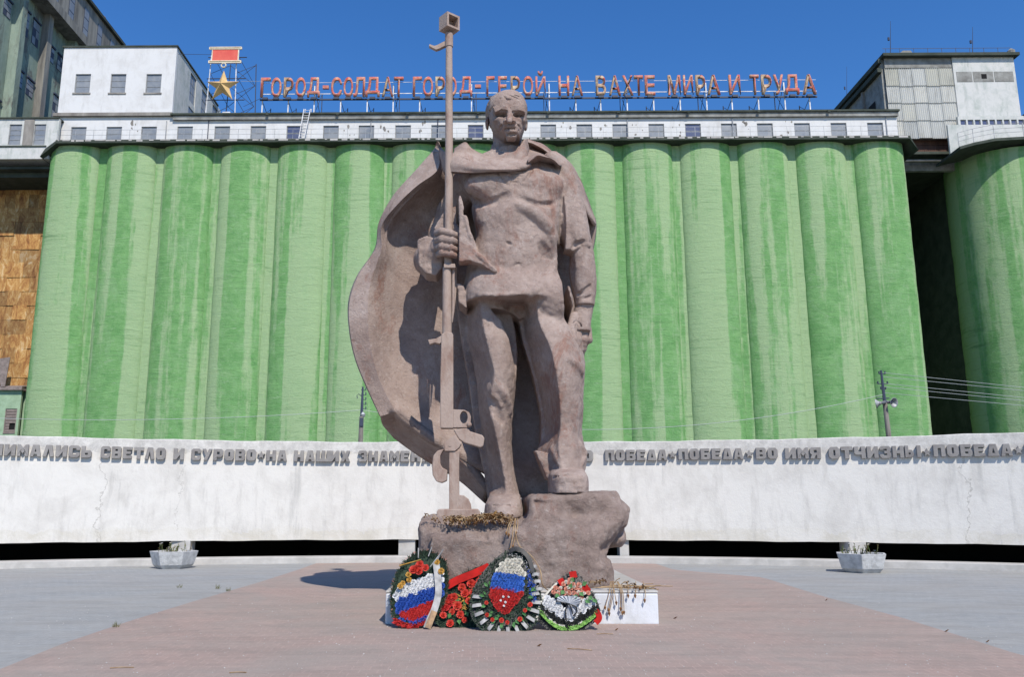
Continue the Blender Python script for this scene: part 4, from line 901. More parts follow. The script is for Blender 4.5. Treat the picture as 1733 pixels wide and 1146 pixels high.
# ================================================================ the stone sailor
SR = 1.05
class Field:                                                          # clay on a voxel grid: smooth unions, cuts and brush strokes
    def __init__(s, lo, hi, h):
        s.lo = np.array(lo, float); s.h = h; s.n = np.ceil((np.array(hi) - s.lo) / h).astype(int) + 1
        s.F = np.full(tuple(s.n), 1.0, np.float32)
        s.ax = [s.lo[i] + h * np.arange(s.n[i]) for i in range(3)]
    def sub(s, lo, hi):
        a = np.maximum(np.floor((np.array(lo) - s.lo) / s.h).astype(int), 0); b = np.minimum(np.ceil((np.array(hi) - s.lo) / s.h).astype(int) + 1, s.n)
        if (b <= a).any(): return None
        sl = tuple(slice(a[i], b[i]) for i in range(3))
        X = s.ax[0][sl[0]][:, None, None]; Y = s.ax[1][sl[1]][None, :, None]; Z = s.ax[2][sl[2]][None, None, :]
        return sl, X, Y, Z
    def put(s, sl, d, k, op='add'):
        f = s.F[sl]; d = d.astype(np.float32)
        if op == 'add':
            h = np.clip(0.5 + 0.5 * (f - d) / k, 0, 1) if k > 0 else (d < f).astype(np.float32)
            s.F[sl] = f * (1 - h) + d * h - k * h * (1 - h)
        else:
            d = -d; h = np.clip(0.5 - 0.5 * (f - d) / k, 0, 1); s.F[sl] = f * (1 - h) + d * h + k * h * (1 - h)
    def cap(s, a, b, ra, rb=None, k=0.05, op='add'):
        rb = (ra if rb is None else rb) * SR; ra = ra * SR; a = np.array(a, float); b = np.array(b, float); m = max(ra, rb) + 2 * k + 0.1
        q = s.sub(np.minimum(a, b) - m, np.maximum(a, b) + m)
        if q is None: return s
        sl, X, Y, Z = q; ab = b - a; L = max((ab ** 2).sum(), 1e-9)
        t = np.clip(((X - a[0]) * ab[0] + (Y - a[1]) * ab[1] + (Z - a[2]) * ab[2]) / L, 0, 1)
        d = np.sqrt((X - a[0] - t * ab[0]) ** 2 + (Y - a[1] - t * ab[1]) ** 2 + (Z - a[2] - t * ab[2]) ** 2) - (ra + (rb - ra) * t)
        s.put(sl, d, k, op); return s
    def chain(s, pts, rs, k=0.05, op='add'):
        rs = rs if isinstance(rs, (list, tuple)) else [rs] * len(pts)
        for i in range(len(pts) - 1): s.cap(pts[i], pts[i + 1], rs[i], rs[i + 1], k, op)
        return s
    def ell(s, c, r, k=0.05, op='add', rot=None):
        c = np.array(c, float); r = np.array(r, float) * SR; m = r.max() + 2 * k + 0.1; q = s.sub(c - m, c + m)
        if q is None: return s
        sl, X, Y, Z = q; x, y, z = X - c[0], Y - c[1], Z - c[2]
        if rot is not None:
            A = np.array(rot.transposed()); x, y, z = (A[i][0] * x + A[i][1] * y + A[i][2] * z for i in range(3))
        p = np.sqrt((x / r[0]) ** 2 + (y / r[1]) ** 2 + (z / r[2]) ** 2); g = np.sqrt((x / r[0] ** 2) ** 2 + (y / r[1] ** 2) ** 2 + (z / r[2] ** 2) ** 2)
        s.put(sl, p * (p - 1) / np.maximum(g, 1e-6), k, op); return s
    def box(s, c, r, k=0.05, op='add', rot=None, rd=0.04):
        c = np.array(c, float); r = np.array(r, float); m = np.sqrt((r ** 2).sum()) + 2 * k + 0.1; q = s.sub(c - m, c + m)
        if q is None: return s
        sl, X, Y, Z = q; x, y, z = X - c[0], Y - c[1], Z - c[2]
        if rot is not None:
            A = np.array(rot.transposed()); x, y, z = (A[i][0] * x + A[i][1] * y + A[i][2] * z for i in range(3))
        qx, qy, qz = np.abs(x) - r[0] + rd, np.abs(y) - r[1] + rd, np.abs(z) - r[2] + rd
        d = np.sqrt(np.maximum(qx, 0) ** 2 + np.maximum(qy, 0) ** 2 + np.maximum(qz, 0) ** 2) + np.minimum(np.maximum(qx, np.maximum(qy, qz)), 0) - rd
        s.put(sl, d, k, op); return s
    def plane(s, p, n, r, k=0.02):                                    # slices off what lies beyond the plane through p, within a block of half size r
        n = Vector(n).normalized(); u = n.cross(Vector((0, 0, 1))).normalized(); v = n.cross(u); Rm_ = Matrix((n, u, v)).transposed()
        return s.box(np.array(p) + np.array(n) * r[0] * SR, r, k, 'cut', Rm_, 0.004)
    def loft(s, st, k=0.05, op='add', hem=None):                      # st: (py, px_left, px_right, Y, half depth, exponent, twist deg) top to bottom
        A = []
        for q in st:
            py, xl, xr, Yc, ry = q[:5]; e = q[5] if len(q) > 5 else 2.2; xc = q[6] if len(q) > 6 else (xl + xr) / 2; eL = q[7] if len(q) > 7 else e
            a, b, c0 = P(xl, py, Yc), P(xr, py, Yc), P(xc, py, Yc); A.append([(a.z + b.z) / 2, c0.x, Yc, c0.x - a.x, b.x - c0.x, ry, e, eL])
        A = np.array(A)[::-1]; n = len(A); T_ = np.linspace(0, n - 1, (n - 1) * 12 + 1); B = []
        for t in T_:
            i = min(int(t), n - 2); f = t - i; p0, p1, p2, p3 = A[max(i - 1, 0)], A[i], A[i + 1], A[min(i + 2, n - 1)]
            B.append(0.5 * (2 * p1 + (p2 - p0) * f + (2 * p0 - 5 * p1 + 4 * p2 - p3) * f * f + (3 * p1 - p0 - 3 * p2 + p3) * f ** 3))
        B = np.array(B); B[:, 0] = np.maximum.accumulate(B[:, 0]); z0, z1 = B[0, 0], B[-1, 0]; m = 2 * k + 0.1
        W = max(B[:, 3:6].max(), 0.1) + m
        q = s.sub((B[:, 1].min() - W, B[:, 2].min() - W, z0 - m), (B[:, 1].max() + W, B[:, 2].max() + W, z1 + m))
        sl, X, Y, Z = q; z = Z[0, 0]; I = [np.interp(z, B[:, 0], B[:, j])[None, None, :] for j in range(1, 8)]
        dx, dy = X - I[0], Y - I[1]; L_ = dx < 0; rx = np.where(L_, I[2], I[3]); e = np.where(L_, I[6], I[5]); ry_ = I[4]
        p = ((np.abs(dx) / rx) ** e + (np.abs(dy) / ry_) ** e) ** (1 / e)
        pe = np.maximum(p, 0.3); ax_, ay_ = np.maximum(np.abs(dx), 0.02), np.maximum(np.abs(dy), 0.02)
        g = pe ** (1 - e) * np.sqrt((ax_ ** (e - 1) / rx ** e) ** 2 + (ay_ ** (e - 1) / ry_ ** e) ** 2)
        d = (p - 1) / np.clip(g, 0.4, 6.0); d = np.maximum(d, np.maximum(Z - z1, z0 - Z)); s.put(sl, d, k, op); return s
    def slab(s, poly, Y0, Y1, k=0.03, op='add', rd=0.0):              # outline (px,py) given at depth Y0, thick from Y0 to Y1
        W = np.array([[P(x, y, Y0).x, P(x, y, Y0).z] for x, y in poly]); m = 2 * k + 0.1
        q = s.sub((W[:, 0].min() - m, Y0 - m, W[:, 1].min() - m), (W[:, 0].max() + m, Y1 + m, W[:, 1].max() + m))
        if q is None: return s
        sl, X, Y, Z = q; x = X[:, :, 0]; z = Z[0, 0][None, :]; dist = np.full((x.shape[0], z.shape[1]), 1e9); ins = np.zeros_like(dist, bool); n = len(W)
        for i in range(n):
            a, b = W[i], W[(i + 1) % n]; ab = b - a; t = np.clip(((x - a[0]) * ab[0] + (z - a[1]) * ab[1]) / max((ab ** 2).sum(), 1e-9), 0, 1)
            dist = np.minimum(dist, np.sqrt((x - a[0] - t * ab[0]) ** 2 + (z - a[1] - t * ab[1]) ** 2))
            cr = ((a[1] > z) != (b[1] > z)) & (x < (b[0] - a[0]) * (z - a[1]) / (b[1] - a[1] + 1e-12) + a[0]); ins ^= cr
        d2 = np.where(ins, -dist, dist)[:, None, :]; d = np.maximum(d2, np.maximum(Y0 - Y, Y - Y1)) - rd; s.put(sl, d, k, op); return s
    def hit(s, px, py, Y0=15.6, Y1=19.0):
        o = np.array((0, 0, CAMZ)); d = np.array(ray(px, py)); d = d / d[1]; ts = np.arange(Y0, Y1, s.h * 0.5)
        p = o + d[None, :] * ts[:, None]; i = np.round((p - s.lo) / s.h).astype(int); ok = ((i >= 0) & (i < s.n)).all(1)
        i = np.clip(i, 0, s.n - 1); f = np.where(ok, s.F[i[:, 0], i[:, 1], i[:, 2]], 1.0); w = np.where(f < 0)[0]
        return p[w[0]] if len(w) else o + d * 16.6
    def stroke(s, pts, r, k=0.03, op='cut', off=0.0):                 # a groove or a ridge along the surface under these photo pixels
        n = []
        for (a, b) in zip(pts, pts[1:]):
            m = max(2, int(math.hypot(b[0] - a[0], b[1] - a[1]) / 4))
            n += [(a[0] + (b[0] - a[0]) * i / m, a[1] + (b[1] - a[1]) * i / m) for i in range(m)]
        n.append(pts[-1]); H = [s.hit(*q) for q in n]
        ys = np.array([h[1] for h in H]); ys = np.convolve(np.pad(ys, 2, 'edge'), np.ones(5) / 5, 'valid')
        for h, y in zip(H, ys): h[1] = y + off
        L_ = len(H)
        for i in range(L_ - 1):
            w = lambda j: r * (0.35 + 0.65 * min(1, 3.5 * min(j, L_ - 1 - j) / L_ + 0.1))
            s.cap(H[i], H[i + 1], w(i), w(i + 1), k, op)
        return s
    def rough(s, amp, cells, seed=0):
        g = np.random.default_rng(seed); m = [int(q / cells) + 3 for q in s.n]; A = g.standard_normal(m).astype(np.float32)
        for ax in range(3):
            t = np.arange(s.n[ax]) / cells; i = t.astype(int); f = (t - i).astype(np.float32); f = f * f * (3 - 2 * f); sh = [1, 1, 1]; sh[ax] = -1; f = f.reshape(sh)
            A = np.take(A, i, ax) * (1 - f) + np.take(A, i + 1, ax) * f
        s.F += (A * amp).astype(np.float32); return s
    def surf(s):                                                      # naive surface nets
        F = s.F; I = F < 0; n = s.n; c = np.zeros(tuple(n - 1), np.int8)
        for a in (0, 1):
            for b in (0, 1):
                for d in (0, 1): c += I[a:n[0] - 1 + a, b:n[1] - 1 + b, d:n[2] - 1 + d]
        M_ = (c > 0) & (c < 8); idx = np.full(M_.shape, -1, np.int64); ijk = np.argwhere(M_); idx[M_] = np.arange(len(ijk))
        acc = np.zeros((len(ijk), 3)); cnt = np.zeros(len(ijk)); i, j, k = ijk.T
        cs = [(a, b, d) for a in (0, 1) for b in (0, 1) for d in (0, 1)]
        for p in cs:
            for ax in range(3):
                if p[ax]: continue
                q = list(p); q[ax] = 1; f0 = F[i + p[0], j + p[1], k + p[2]]; f1 = F[i + q[0], j + q[1], k + q[2]]; x = (f0 < 0) != (f1 < 0)
                t = np.where(x, f0 / np.where(x, f0 - f1, 1), 0)
                for e in range(3): acc[:, e] += np.where(x, p[e] + (t if e == ax else 0), 0)
                cnt += x
        V = (ijk + acc / cnt[:, None]) * s.h + s.lo; Q = []
        for ax in range(3):
            u, v = (ax + 1) % 3, (ax + 2) % 3; sl0 = [slice(None)] * 3; sl1 = [slice(None)] * 3; sl0[ax] = slice(0, -1); sl1[ax] = slice(1, None)
            X = I[tuple(sl0)] != I[tuple(sl1)]; e = np.argwhere(X); e = e[(e[:, u] > 0) & (e[:, v] > 0) & (e[:, u] < n[u] - 1) & (e[:, v] < n[v] - 1)]
            def at(du, dv):
                w = e.copy(); w[:, u] -= du; w[:, v] -= dv; return idx[w[:, 0], w[:, 1], w[:, 2]]
            q = np.stack([at(0, 0), at(1, 0), at(1, 1), at(0, 1)], 1); ins = I[e[:, 0], e[:, 1], e[:, 2]]; q[ins] = q[ins][:, ::-1]; q = q[:, ::-1]; Q.append(q)
        return V, np.concatenate(Q)
def mesh_np(name, parts, off):
    vs = []; fs = []; n = 0
    for V, Q in parts: vs.append(V); fs.append(Q + n); n += len(V)
    V = np.concatenate(vs) - np.array(off); Q = np.concatenate(fs); Q = Q[(Q >= 0).all(1)]
    m = bpy.data.meshes.new(name); m.vertices.add(len(V)); m.vertices.foreach_set('co', V.astype(np.float32).ravel())
    m.loops.add(Q.size); m.loops.foreach_set('vertex_index', Q.astype(np.int32).ravel()); m.polygons.add(len(Q))
    m.polygons.foreach_set('loop_start', np.arange(0, Q.size, 4, dtype=np.int32)); m.polygons.foreach_set('loop_total', np.full(len(Q), 4, np.int32))
    m.update(calc_edges=True); m.validate(); m.shade_smooth(); return m
def pp(px, py, Y): return np.array(P(px, py, Y))

def stone(name='weathered_red_stone', bumpy=1.0, seed=0):
    t = NT(name, 0.93, 0.15); v = t.mapc((1, 1, 1), (seed, seed, seed))
    c = t.ramp(t.noise(0.9, 7, 0.75, 0.4, v), (0.34, (0.245, 0.180, 0.152, 1)), (0.53, (0.355, 0.272, 0.232, 1)), (0.70, (0.45, 0.36, 0.315, 1)))
    c = t.mix(t.ramp(t.noise(0.7, 7, 0.8, 0.8, t.mapc((1, 1, 0.6), (seed + 4, 2, 0))), (0.53, 0.0), (0.62, 0.7)), c, (0.25, 0.125, 0.088, 1))
    c = t.mix(t.ramp(t.noise(1.6, 6, 0.75, 0.2, t.mapc((1, 1, 0.25), (9, seed, 0))), (0.53, 0.0), (0.75, 0.6)), c, (0.45, 0.38, 0.34, 1))
    c = t.mix(t.ramp(t.noise(7, 6, 0.85, 0.3, v), (0.54, 0.0), (0.66, 0.55)), c, (0.17, 0.12, 0.10, 1))
    c = t.mix(t.ramp(t.noise(9, 6, 0.85, 0.0, t.mapc((1, 1, 1), (5, seed, 3))), (0.56, 0.0), (0.68, 0.55)), c, (0.52, 0.46, 0.42, 1))
    n = t.bump(t.noise(4.5, 7, 0.8, 0.5, v), 0.6 * bumpy, 0.06); t.bump(t.noise(16, 6, 0.8, 0.0, v), 0.8 * bumpy, 0.03, n)
    return t.color(c)
M['stone'] = stone(); M['rock'] = stone('hewn_red_rock', 1.7, 5); M['rifle'] = simple('streaked_brown_cast_stone', (0.35, 0.27, 0.225, 1), 0.9, (0.235, 0.15, 0.115, 1), 2.4, 0.6, stretch=(1.5, 1.5, 0.7), lo=0.46, hi=0.70, bscale=22)

statue = thing('statue', 'colossal weathered reddish stone statue of a cloaked sailor holding an upright anti tank rifle', 'statue', tuple(P(860, 872, 17)))
SO = root_loc(statue)
YB = 17.05
B_ = Field((-1.55, 15.35, 1.4), (2.75, 18.6, 10.3), 0.025)
# trunk under the shirt
B_.loft([(258, 838, 888, 17.1, .42), (272, 800, 912, 17.12, .46, 2.4), (290, 782, 944, 17.08, .62, 2.5), (318, 783, 956, 17.0, .78, 2.6), (338, 798, 954, 17.0, .79, 2.5), (360, 800, 952, 16.98, .80, 2.5),
         (395, 806, 948, 16.98, .80, 2.4), (425, 800, 946, 17.0, .78, 2.4), (445, 792, 946, 17.0, .76, 2.4), (478, 788, 952, 17.02, .76, 2.5), (506, 788, 960, 17.02, .74, 2.6)], 0.02)
# chest muscles, rib cage and belly
B_.ell(pp(829, 314, 16.46), (.50, .24, .26), 0.14); B_.ell(pp(915, 314, 16.46), (.44, .24, .28), 0.14)
B_.ell(pp(870, 420, 16.66), (.60, .46, .95), 0.25)
B_.ell(pp(872, 372, 16.60), (.74, .38, .34), 0.22)
# opened collar of the striped shirt
B_.stroke([(840, 289), (850, 302), (858, 314)], 0.018, 0.015, 'cut'); B_.stroke([(902, 286), (892, 300), (882, 314)], 0.018, 0.015, 'cut')
for yy in (293, 298, 303, 308): B_.stroke([(853 + (yy - 293) * .7, yy), (886 - (yy - 293) * .7, yy)], 0.014, 0.012, 'cut', 0.0)
# pectoral undercuts and sculpted planes
B_.stroke([(794, 334), (812, 345), (838, 340), (860, 328)], 0.035, 0.10, 'cut'); B_.stroke([(884, 336), (908, 346), (938, 345)], 0.022, 0.09, 'cut')
B_.stroke([(878, 348), (905, 360), (928, 384), (940, 408)], 0.03, 0.16, 'add')
B_.stroke([(918, 415), (930, 440), (918, 470)], 0.025, 0.18, 'cut')
B_.stroke([(935, 400), (942, 440), (926, 478), (892, 500)], 0.05, 0.09, 'add')
B_.stroke([(893, 410), (906, 396)], 0.025, 0.03, 'add'); B_.stroke([(856, 410), (866, 414)], 0.02, 0.02, 'cut'); B_.stroke([(866, 452), (878, 446), (884, 452)], 0.015, 0.02, 'cut')
# jacket flap at the left hip: rises to a thin spike, sweeps to the right
B_.slab([(777, 330), (780, 331), (785, 352), (792, 372), (797, 398), (802, 420), (822, 440), (842, 458), (838, 462), (812, 446), (796, 441), (776, 443)], 16.12, 16.45, 0.02)
B_.slab([(790, 400), (800, 396), (808, 425), (822, 440), (842, 458), (820, 452), (796, 441)], 16.3, 16.9, 0.05)
B_.stroke([(786, 362), (795, 396), (806, 428), (840, 458)], 0.035, 0.03, 'add')
B_.slab([(778, 446), (800, 447), (820, 455), (836, 466), (812, 466), (795, 472), (787, 484), (778, 484)], 15.9, 16.62, 0.03, 'cut')
# lower shirt over the hips with its straight hem
B_.loft([(452, 800, 950, 17.02, .74, 2.5), (470, 788, 953, 17.0, .80, 2.5), (497, 785, 957, 16.96, .92, 2.8), (518, 787, 962, 16.94, .98, 2.8)], 0.015)
B_.slab([(765, 478), (786, 482), (791, 522), (776, 512), (774, 484)], 16.5, 17.2, 0.02)
B_.stroke([(806, 497), (840, 500), (878, 498)], 0.03, 0.03, 'add'); B_.stroke([(896, 502), (915, 485), (938, 455)], 0.035, 0.08, 'add')
B_.ell(pp(930, 512, 16.70), (.44, .66, .55), 0.14)
B_.plane(pp(800, 350, 16.45), (-.9, -.42, 0), (.15, .5, .3))
# standing leg (viewer's left)
B_.loft([(500, 788, 862, 17.47, 1.02, 2.3, 812, 1.06), (530, 788, 866, 17.42, 1.02, 2.2, 812, 1.06), (570, 790, 873, 17.32, 0.98, 2.2, 818, 1.06), (610, 799, 875, 17.22, 0.92, 2.2, 828, 1.06), (645, 806, 873, 17.17, 0.86, 2.1, 836, 1.06), (680, 809, 870, 17.20, 0.80, 2.0, 830, 1.06),
         (720, 814, 866, 17.27, 0.78, 2.0, 834, 1.06), (760, 822, 866, 17.30, 0.74, 2.0, 842, 1.06), (800, 828, 870, 17.32, 0.72, 2.1, 850, 1.06), (830, 828, 877, 17.30, 0.76, 2.2, 854, 1.06), (850, 826, 881, 16.95, .50, 2.4), (862, 826, 882, 16.95, .52, 2.6)], 0.05)
B_.slab([(771, 500), (792, 500), (800, 560), (812, 640), (826, 730), (838, 800), (842, 852), (828, 856), (820, 800), (804, 730), (792, 640), (778, 560)], 17.32, 17.8, 0.03)
B_.slab([(828, 508), (888, 508), (882, 560), (880, 650), (873, 600), (864, 562), (850, 532)], 15.8, 17.0, 0.02, 'cut')
B_.stroke([(826, 672), (840, 696), (852, 716)], 0.022, 0.14, 'cut'); B_.stroke([(846, 652), (857, 676), (863, 700)], 0.018, 0.14, 'add')
# striding leg (viewer's right) up on the rock
B_.loft([(500, 878, 962, 17.47, 1.10, 2.4, 901, 1.06), (530, 876, 966, 17.37, 1.12, 2.3, 904, 1.06), (565, 882, 974, 17.22, 1.10, 2.2, 907, 1.06), (600, 896, 986, 17.04, 1.04, 2.1, 923, 1.06), (628, 905, 989, 16.92, 1.00, 2.1, 931, 1.06), (660, 914, 987, 16.92, 0.95, 2.1, 937, 1.06),
         (700, 920, 986, 16.97, 0.92, 2.1, 941, 1.06), (735, 922, 984, 17.02, 0.92, 2.2, 941, 1.06), (765, 908, 989, 17.02, 1.00, 2.3, 937, 1.06), (790, 916, 990, 17.00, 0.98, 2.3, 943, 1.06), (806, 926, 986, 16.55, .54, 2.3)], 0.05)
B_.slab([(874, 520), (892, 516), (905, 575), (926, 640), (938, 700), (930, 745), (916, 760), (916, 700), (903, 640), (884, 575)], 17.0, 17.5, 0.06)
B_.slab([(906, 762), (936, 770), (948, 806), (926, 812)], 16.35, 16.9, 0.04)
B_.stroke([(934, 757), (946, 780), (957, 804)], 0.03, 0.08, 'add'); B_.stroke([(981, 748), (989, 768), (984, 788)], 0.04, 0.06, 'add'); B_.stroke([(960, 606), (976, 618), (986, 632)], 0.03, 0.10, 'add')
B_.slab([(860, 500), (885, 500), (895, 530), (880, 540), (866, 530)], 16.85, 17.5, 0.06)
# boots
B_.loft([(838, 830, 880, 16.8, .50, 2.6), (852, 822, 883, 16.65, .74, 2.8), (868, 820, 884, 16.6, .80, 3.0), (876, 820, 884, 16.6, .80, 3.0)], 0.03)
B_.loft([(796, 932, 986, 16.45, .56, 2.8), (806, 929, 991, 16.3, .74, 3.0), (822, 929, 993, 16.3, .76, 3.2), (836, 929, 993, 16.3, .76, 3.2)], 0.03)
B_.stroke([(931, 809), (960, 806), (990, 810)], 0.02, 0.02, 'cut'); B_.stroke([(824, 858), (850, 855), (880, 858)], 0.02, 0.02, 'cut')
# right sleeve: shoulder, hanging sleeve, forearm, cuff
B_.loft([(268, 918, 946, 17.15, .40), (280, 915, 962, 17.15, .50, 2.2), (300, 930, 976, 17.1, .55, 2.2), (330, 938, 984, 17.05, .55, 2.2), (370, 944, 992, 17.0, .52, 2.2), (405, 948, 999, 16.95, .50, 2.3), (424, 957, 1001, 16.93, .46, 2.4)], 0.08)
B_.slab([(955, 330), (972, 316), (990, 372), (1001, 418), (985, 416), (968, 426), (956, 421), (958, 380)], 16.50, 16.9, 0.03)
B_.loft([(408, 968, 1001, 16.92, .34, 2.2), (430, 965, 1005, 16.9, .38, 2.2), (460, 964, 1008, 16.88, .40, 2.2), (490, 968, 1009, 16.85, .38, 2.2), (508, 972, 1007, 16.82, .34, 2.3), (520, 973, 1006, 16.8, .33, 2.5)], 0.03)
B_.stroke([(966, 424), (976, 412), (992, 408)], 0.045, 0.03, 'cut'); B_.stroke([(968, 508), (980, 498), (996, 486), (1002, 480)], 0.03, 0.03, 'cut'); B_.stroke([(988, 506), (1002, 500)], 0.02, 0.02, 'cut')
B_.stroke([(974, 519), (990, 519), (1007, 522)], 0.03, 0.02, 'cut'); B_.ell(pp(964, 452, 16.6), (.10, .22, .32), 0.06, 'cut')
B_.slab([(949, 392), (957, 388), (961, 424), (968, 445), (967, 480), (974, 505), (968, 540), (960, 528), (955, 480), (950, 440)], 15.8, 18.6, 0.03, 'cut')
# left arm inside the cloak: upper arm down, forearm forward to the rifle
B_.chain([pp(795, 305, 17.45), pp(762, 360, 17.65), pp(738, 432, 17.5)], [.34, .28, .27], 0.08)
B_.chain([pp(730, 440, 17.35), pp(738, 434, 16.85), pp(746, 420, 16.62)], [.36, .30, .22], 0.05)
B_.slab([(706, 410), (722, 399), (740, 404), (748, 424), (750, 452), (738, 466), (720, 462), (709, 450)], 16.6, 17.2, 0.04)
for a, b in (((707, 409), (722, 400)), ((712, 414), (724, 406)), ((716, 452), (722, 412)), ((710, 446), (712, 416))): B_.stroke([a, b], 0.03, 0.02, 'add')
B_.rough(0.006, 3, 1).rough(0.003, 8, 2).rough(0.004, 26, 3)
bV = B_.surf(); del B_

# ---------------------------------------------------------------- head
H_ = Field((-0.35, 15.95, 9.0), (1.35, 18.0, 11.4), 0.0125)
H_.ell(pp(857, 192, 17.04), (.385, .54, .37), 0.05)
H_.loft([(168, 836, 882, 16.92, .40, 2.4), (177, 829, 888, 16.86, .46, 2.6), (186, 827, 891, 16.84, .49, 2.9), (198, 828, 891, 16.82, .50, 2.9), (209, 830, 890, 16.80, .49, 2.8), (219, 835, 887, 16.78, .48, 2.7), (228, 843, 884, 16.74, .46, 2.7), (237, 853, 879, 16.70, .42, 2.6)], 0.04)
H_.chain([pp(858, 222, 17.2), pp(860, 262, 17.2), pp(862, 290, 17.2)], [.30, .31, .42], 0.03)                      # neck
H_.box(pp(865.5, 231, 16.46), (.105, .14, .075), 0.04, rd=0.06)
# flat planes: cheeks sliced towards the jaw, side of the face turned from the sun
H_.plane(pp(837, 205, 16.40), (-.94, -.33, .02), (.16, .42, .36)); H_.plane(pp(842, 219, 16.42), (-.92, -.36, -.12), (.12, .34, .20), 0.01); H_.plane(pp(848, 229, 16.42), (-.80, -.42, -.40), (.10, .24, .12))
H_.plane(pp(889, 210, 16.50), (.90, -.42, 0), (.12, .30, .34)); H_.plane(pp(884, 228, 16.44), (.80, -.45, -.30), (.10, .20, .10))
# brow shelf with hard lower edge, deep sockets, eyes and lids
H_.slab([(834, 180), (846, 176.5), (859, 179), (861.5, 186), (848, 184.6), (838, 190.5)], 16.27, 16.7, 0.03, rd=0.0)
H_.slab([(864, 179), (876, 177), (888, 181), (889.5, 190.5), (879, 186), (865, 186.5)], 16.27, 16.7, 0.03, rd=0.0)
H_.ell(pp(848, 193.5, 16.30), (.135, .20, .066), 0.012, 'cut'); H_.ell(pp(878.5, 194, 16.32), (.125, .20, .066), 0.012, 'cut')
H_.ell(pp(848, 195.8, 16.49), (.078, .075, .045), 0.006); H_.ell(pp(878, 196.2, 16.50), (.074, .075, .045), 0.006)
for cx_ in (848, 878):
    H_.chain([pp(cx_ - 8, 195, 16.46), pp(cx_, 192, 16.40), pp(cx_ + 8, 195, 16.46)], [.014, .022, .014], 0.006)
    H_.chain([pp(cx_ - 8.5, 198, 16.44), pp(cx_, 200.5, 16.38), pp(cx_ + 8.5, 198, 16.44)], [.016, .020, .016], 0.012)
H_.stroke([(861.5, 179), (863, 187)], 0.016, 0.01, 'cut')
# nose: narrow bridge, flat underside
H_.chain([pp(862.5, 184, 16.36), pp(862.5, 195, 16.25), pp(862, 204.5, 16.13)], [.044, .046, .060], 0.018)
H_.ell(pp(855.2, 206, 16.27), (.048, .085, .040), 0.015); H_.ell(pp(869.3, 206, 16.27), (.048, .085, .040), 0.015)
H_.box(pp(862, 212.2, 16.18), (.13, .16, .034), 0.006, 'cut', rd=0.004)
# cheekbones
H_.ell(pp(843, 204.5, 16.46), (.10, .10, .055), 0.04); H_.ell(pp(883, 205, 16.50), (.08, .10, .055), 0.04)
H_.stroke([(851, 209), (847, 215), (845, 221)], 0.022, 0.03, 'cut'); H_.stroke([(874, 208.5), (880, 215), (882, 221)], 0.022, 0.03, 'cut')
# mouth turned down at the corners
H_.ell(pp(864, 218, 16.44), (.16, .06, .07), 0.05)
H_.chain([pp(852, 219, 16.40), pp(858, 215.2, 16.335), pp(864, 214.6, 16.32), pp(871, 215.2, 16.335), pp(879, 219.5, 16.40)], [.016, .026, .026, .026, .016], 0.01)
H_.chain([pp(857, 221.5, 16.38), pp(865, 221.0, 16.33), pp(873, 221.5, 16.38)], [.016, .026, .016], 0.01)
H_.stroke([(850.5, 220.5), (856, 217.8), (864.5, 217.2), (873, 218), (880, 221)], 0.020, 0.008, 'cut')
H_.stroke([(855, 226), (865, 226.6), (875, 226)], 0.030, 0.02, 'cut')
# ears
for x_, yy, sg in ((823, 209, 1), (891, 210, -1)):
    H_.ell(pp(x_ + sg * 1.6, yy, 17.02), (.04, .12, .14), 0.015); H_.ell(pp(x_ - sg * 0.6, yy, 16.92), (.02, .06, .08), 0.01, 'cut')
# hair: cropped sides, thick quiff lying to the right
H_.loft([(166, 841, 882, 17.14, .40, 2.2), (174, 828, 889, 17.16, .50, 2.3), (186, 822, 892, 17.20, .50, 2.3), (198, 822, 891, 17.26, .44, 2.3), (212, 829, 887, 17.32, .36, 2.3)], 0.015)
H_.chain([pp(838, 170, 16.74), pp(845, 166, 16.62), pp(854, 163, 16.52), pp(860, 169, 16.46)], [.045, .06, .055, .02], 0.015)
H_.chain([pp(855, 164, 16.72), pp(866, 162, 16.54), pp(876, 165, 16.48), pp(884, 170, 16.52)], [.05, .08, .06, .02], 0.01)
H_.chain([pp(846, 166, 16.95), pp(863, 163, 16.85), pp(878, 165, 16.75), pp(887, 173, 16.75)], [.06, .085, .07, .04], 0.02)
H_.chain([pp(860, 163, 16.56), pp(869, 165, 16.44), pp(877, 170, 16.44)], [.03, .038, .012], 0.006)
H_.stroke([(852, 162), (857, 168), (866, 168)], 0.024, 0.008, 'cut'); H_.stroke([(862, 161), (872, 165), (879, 168)], 0.018, 0.006, 'cut'); H_.stroke([(842, 169), (850, 164)], 0.016, 0.008, 'cut'); H_.stroke([(868, 160), (880, 164)], 0.016, 0.008, 'cut')
for q in range(9): H_.stroke([(828 + q * 0.5, 168 + q * 3.4), (824 + q * 0.5, 175 + q * 3.4)], 0.012, 0.01, 'cut')
# open shirt collar round the neck
H_.rough(0.0025, 3, 11).rough(0.004, 8, 12)
hV = H_.surf(); del H_

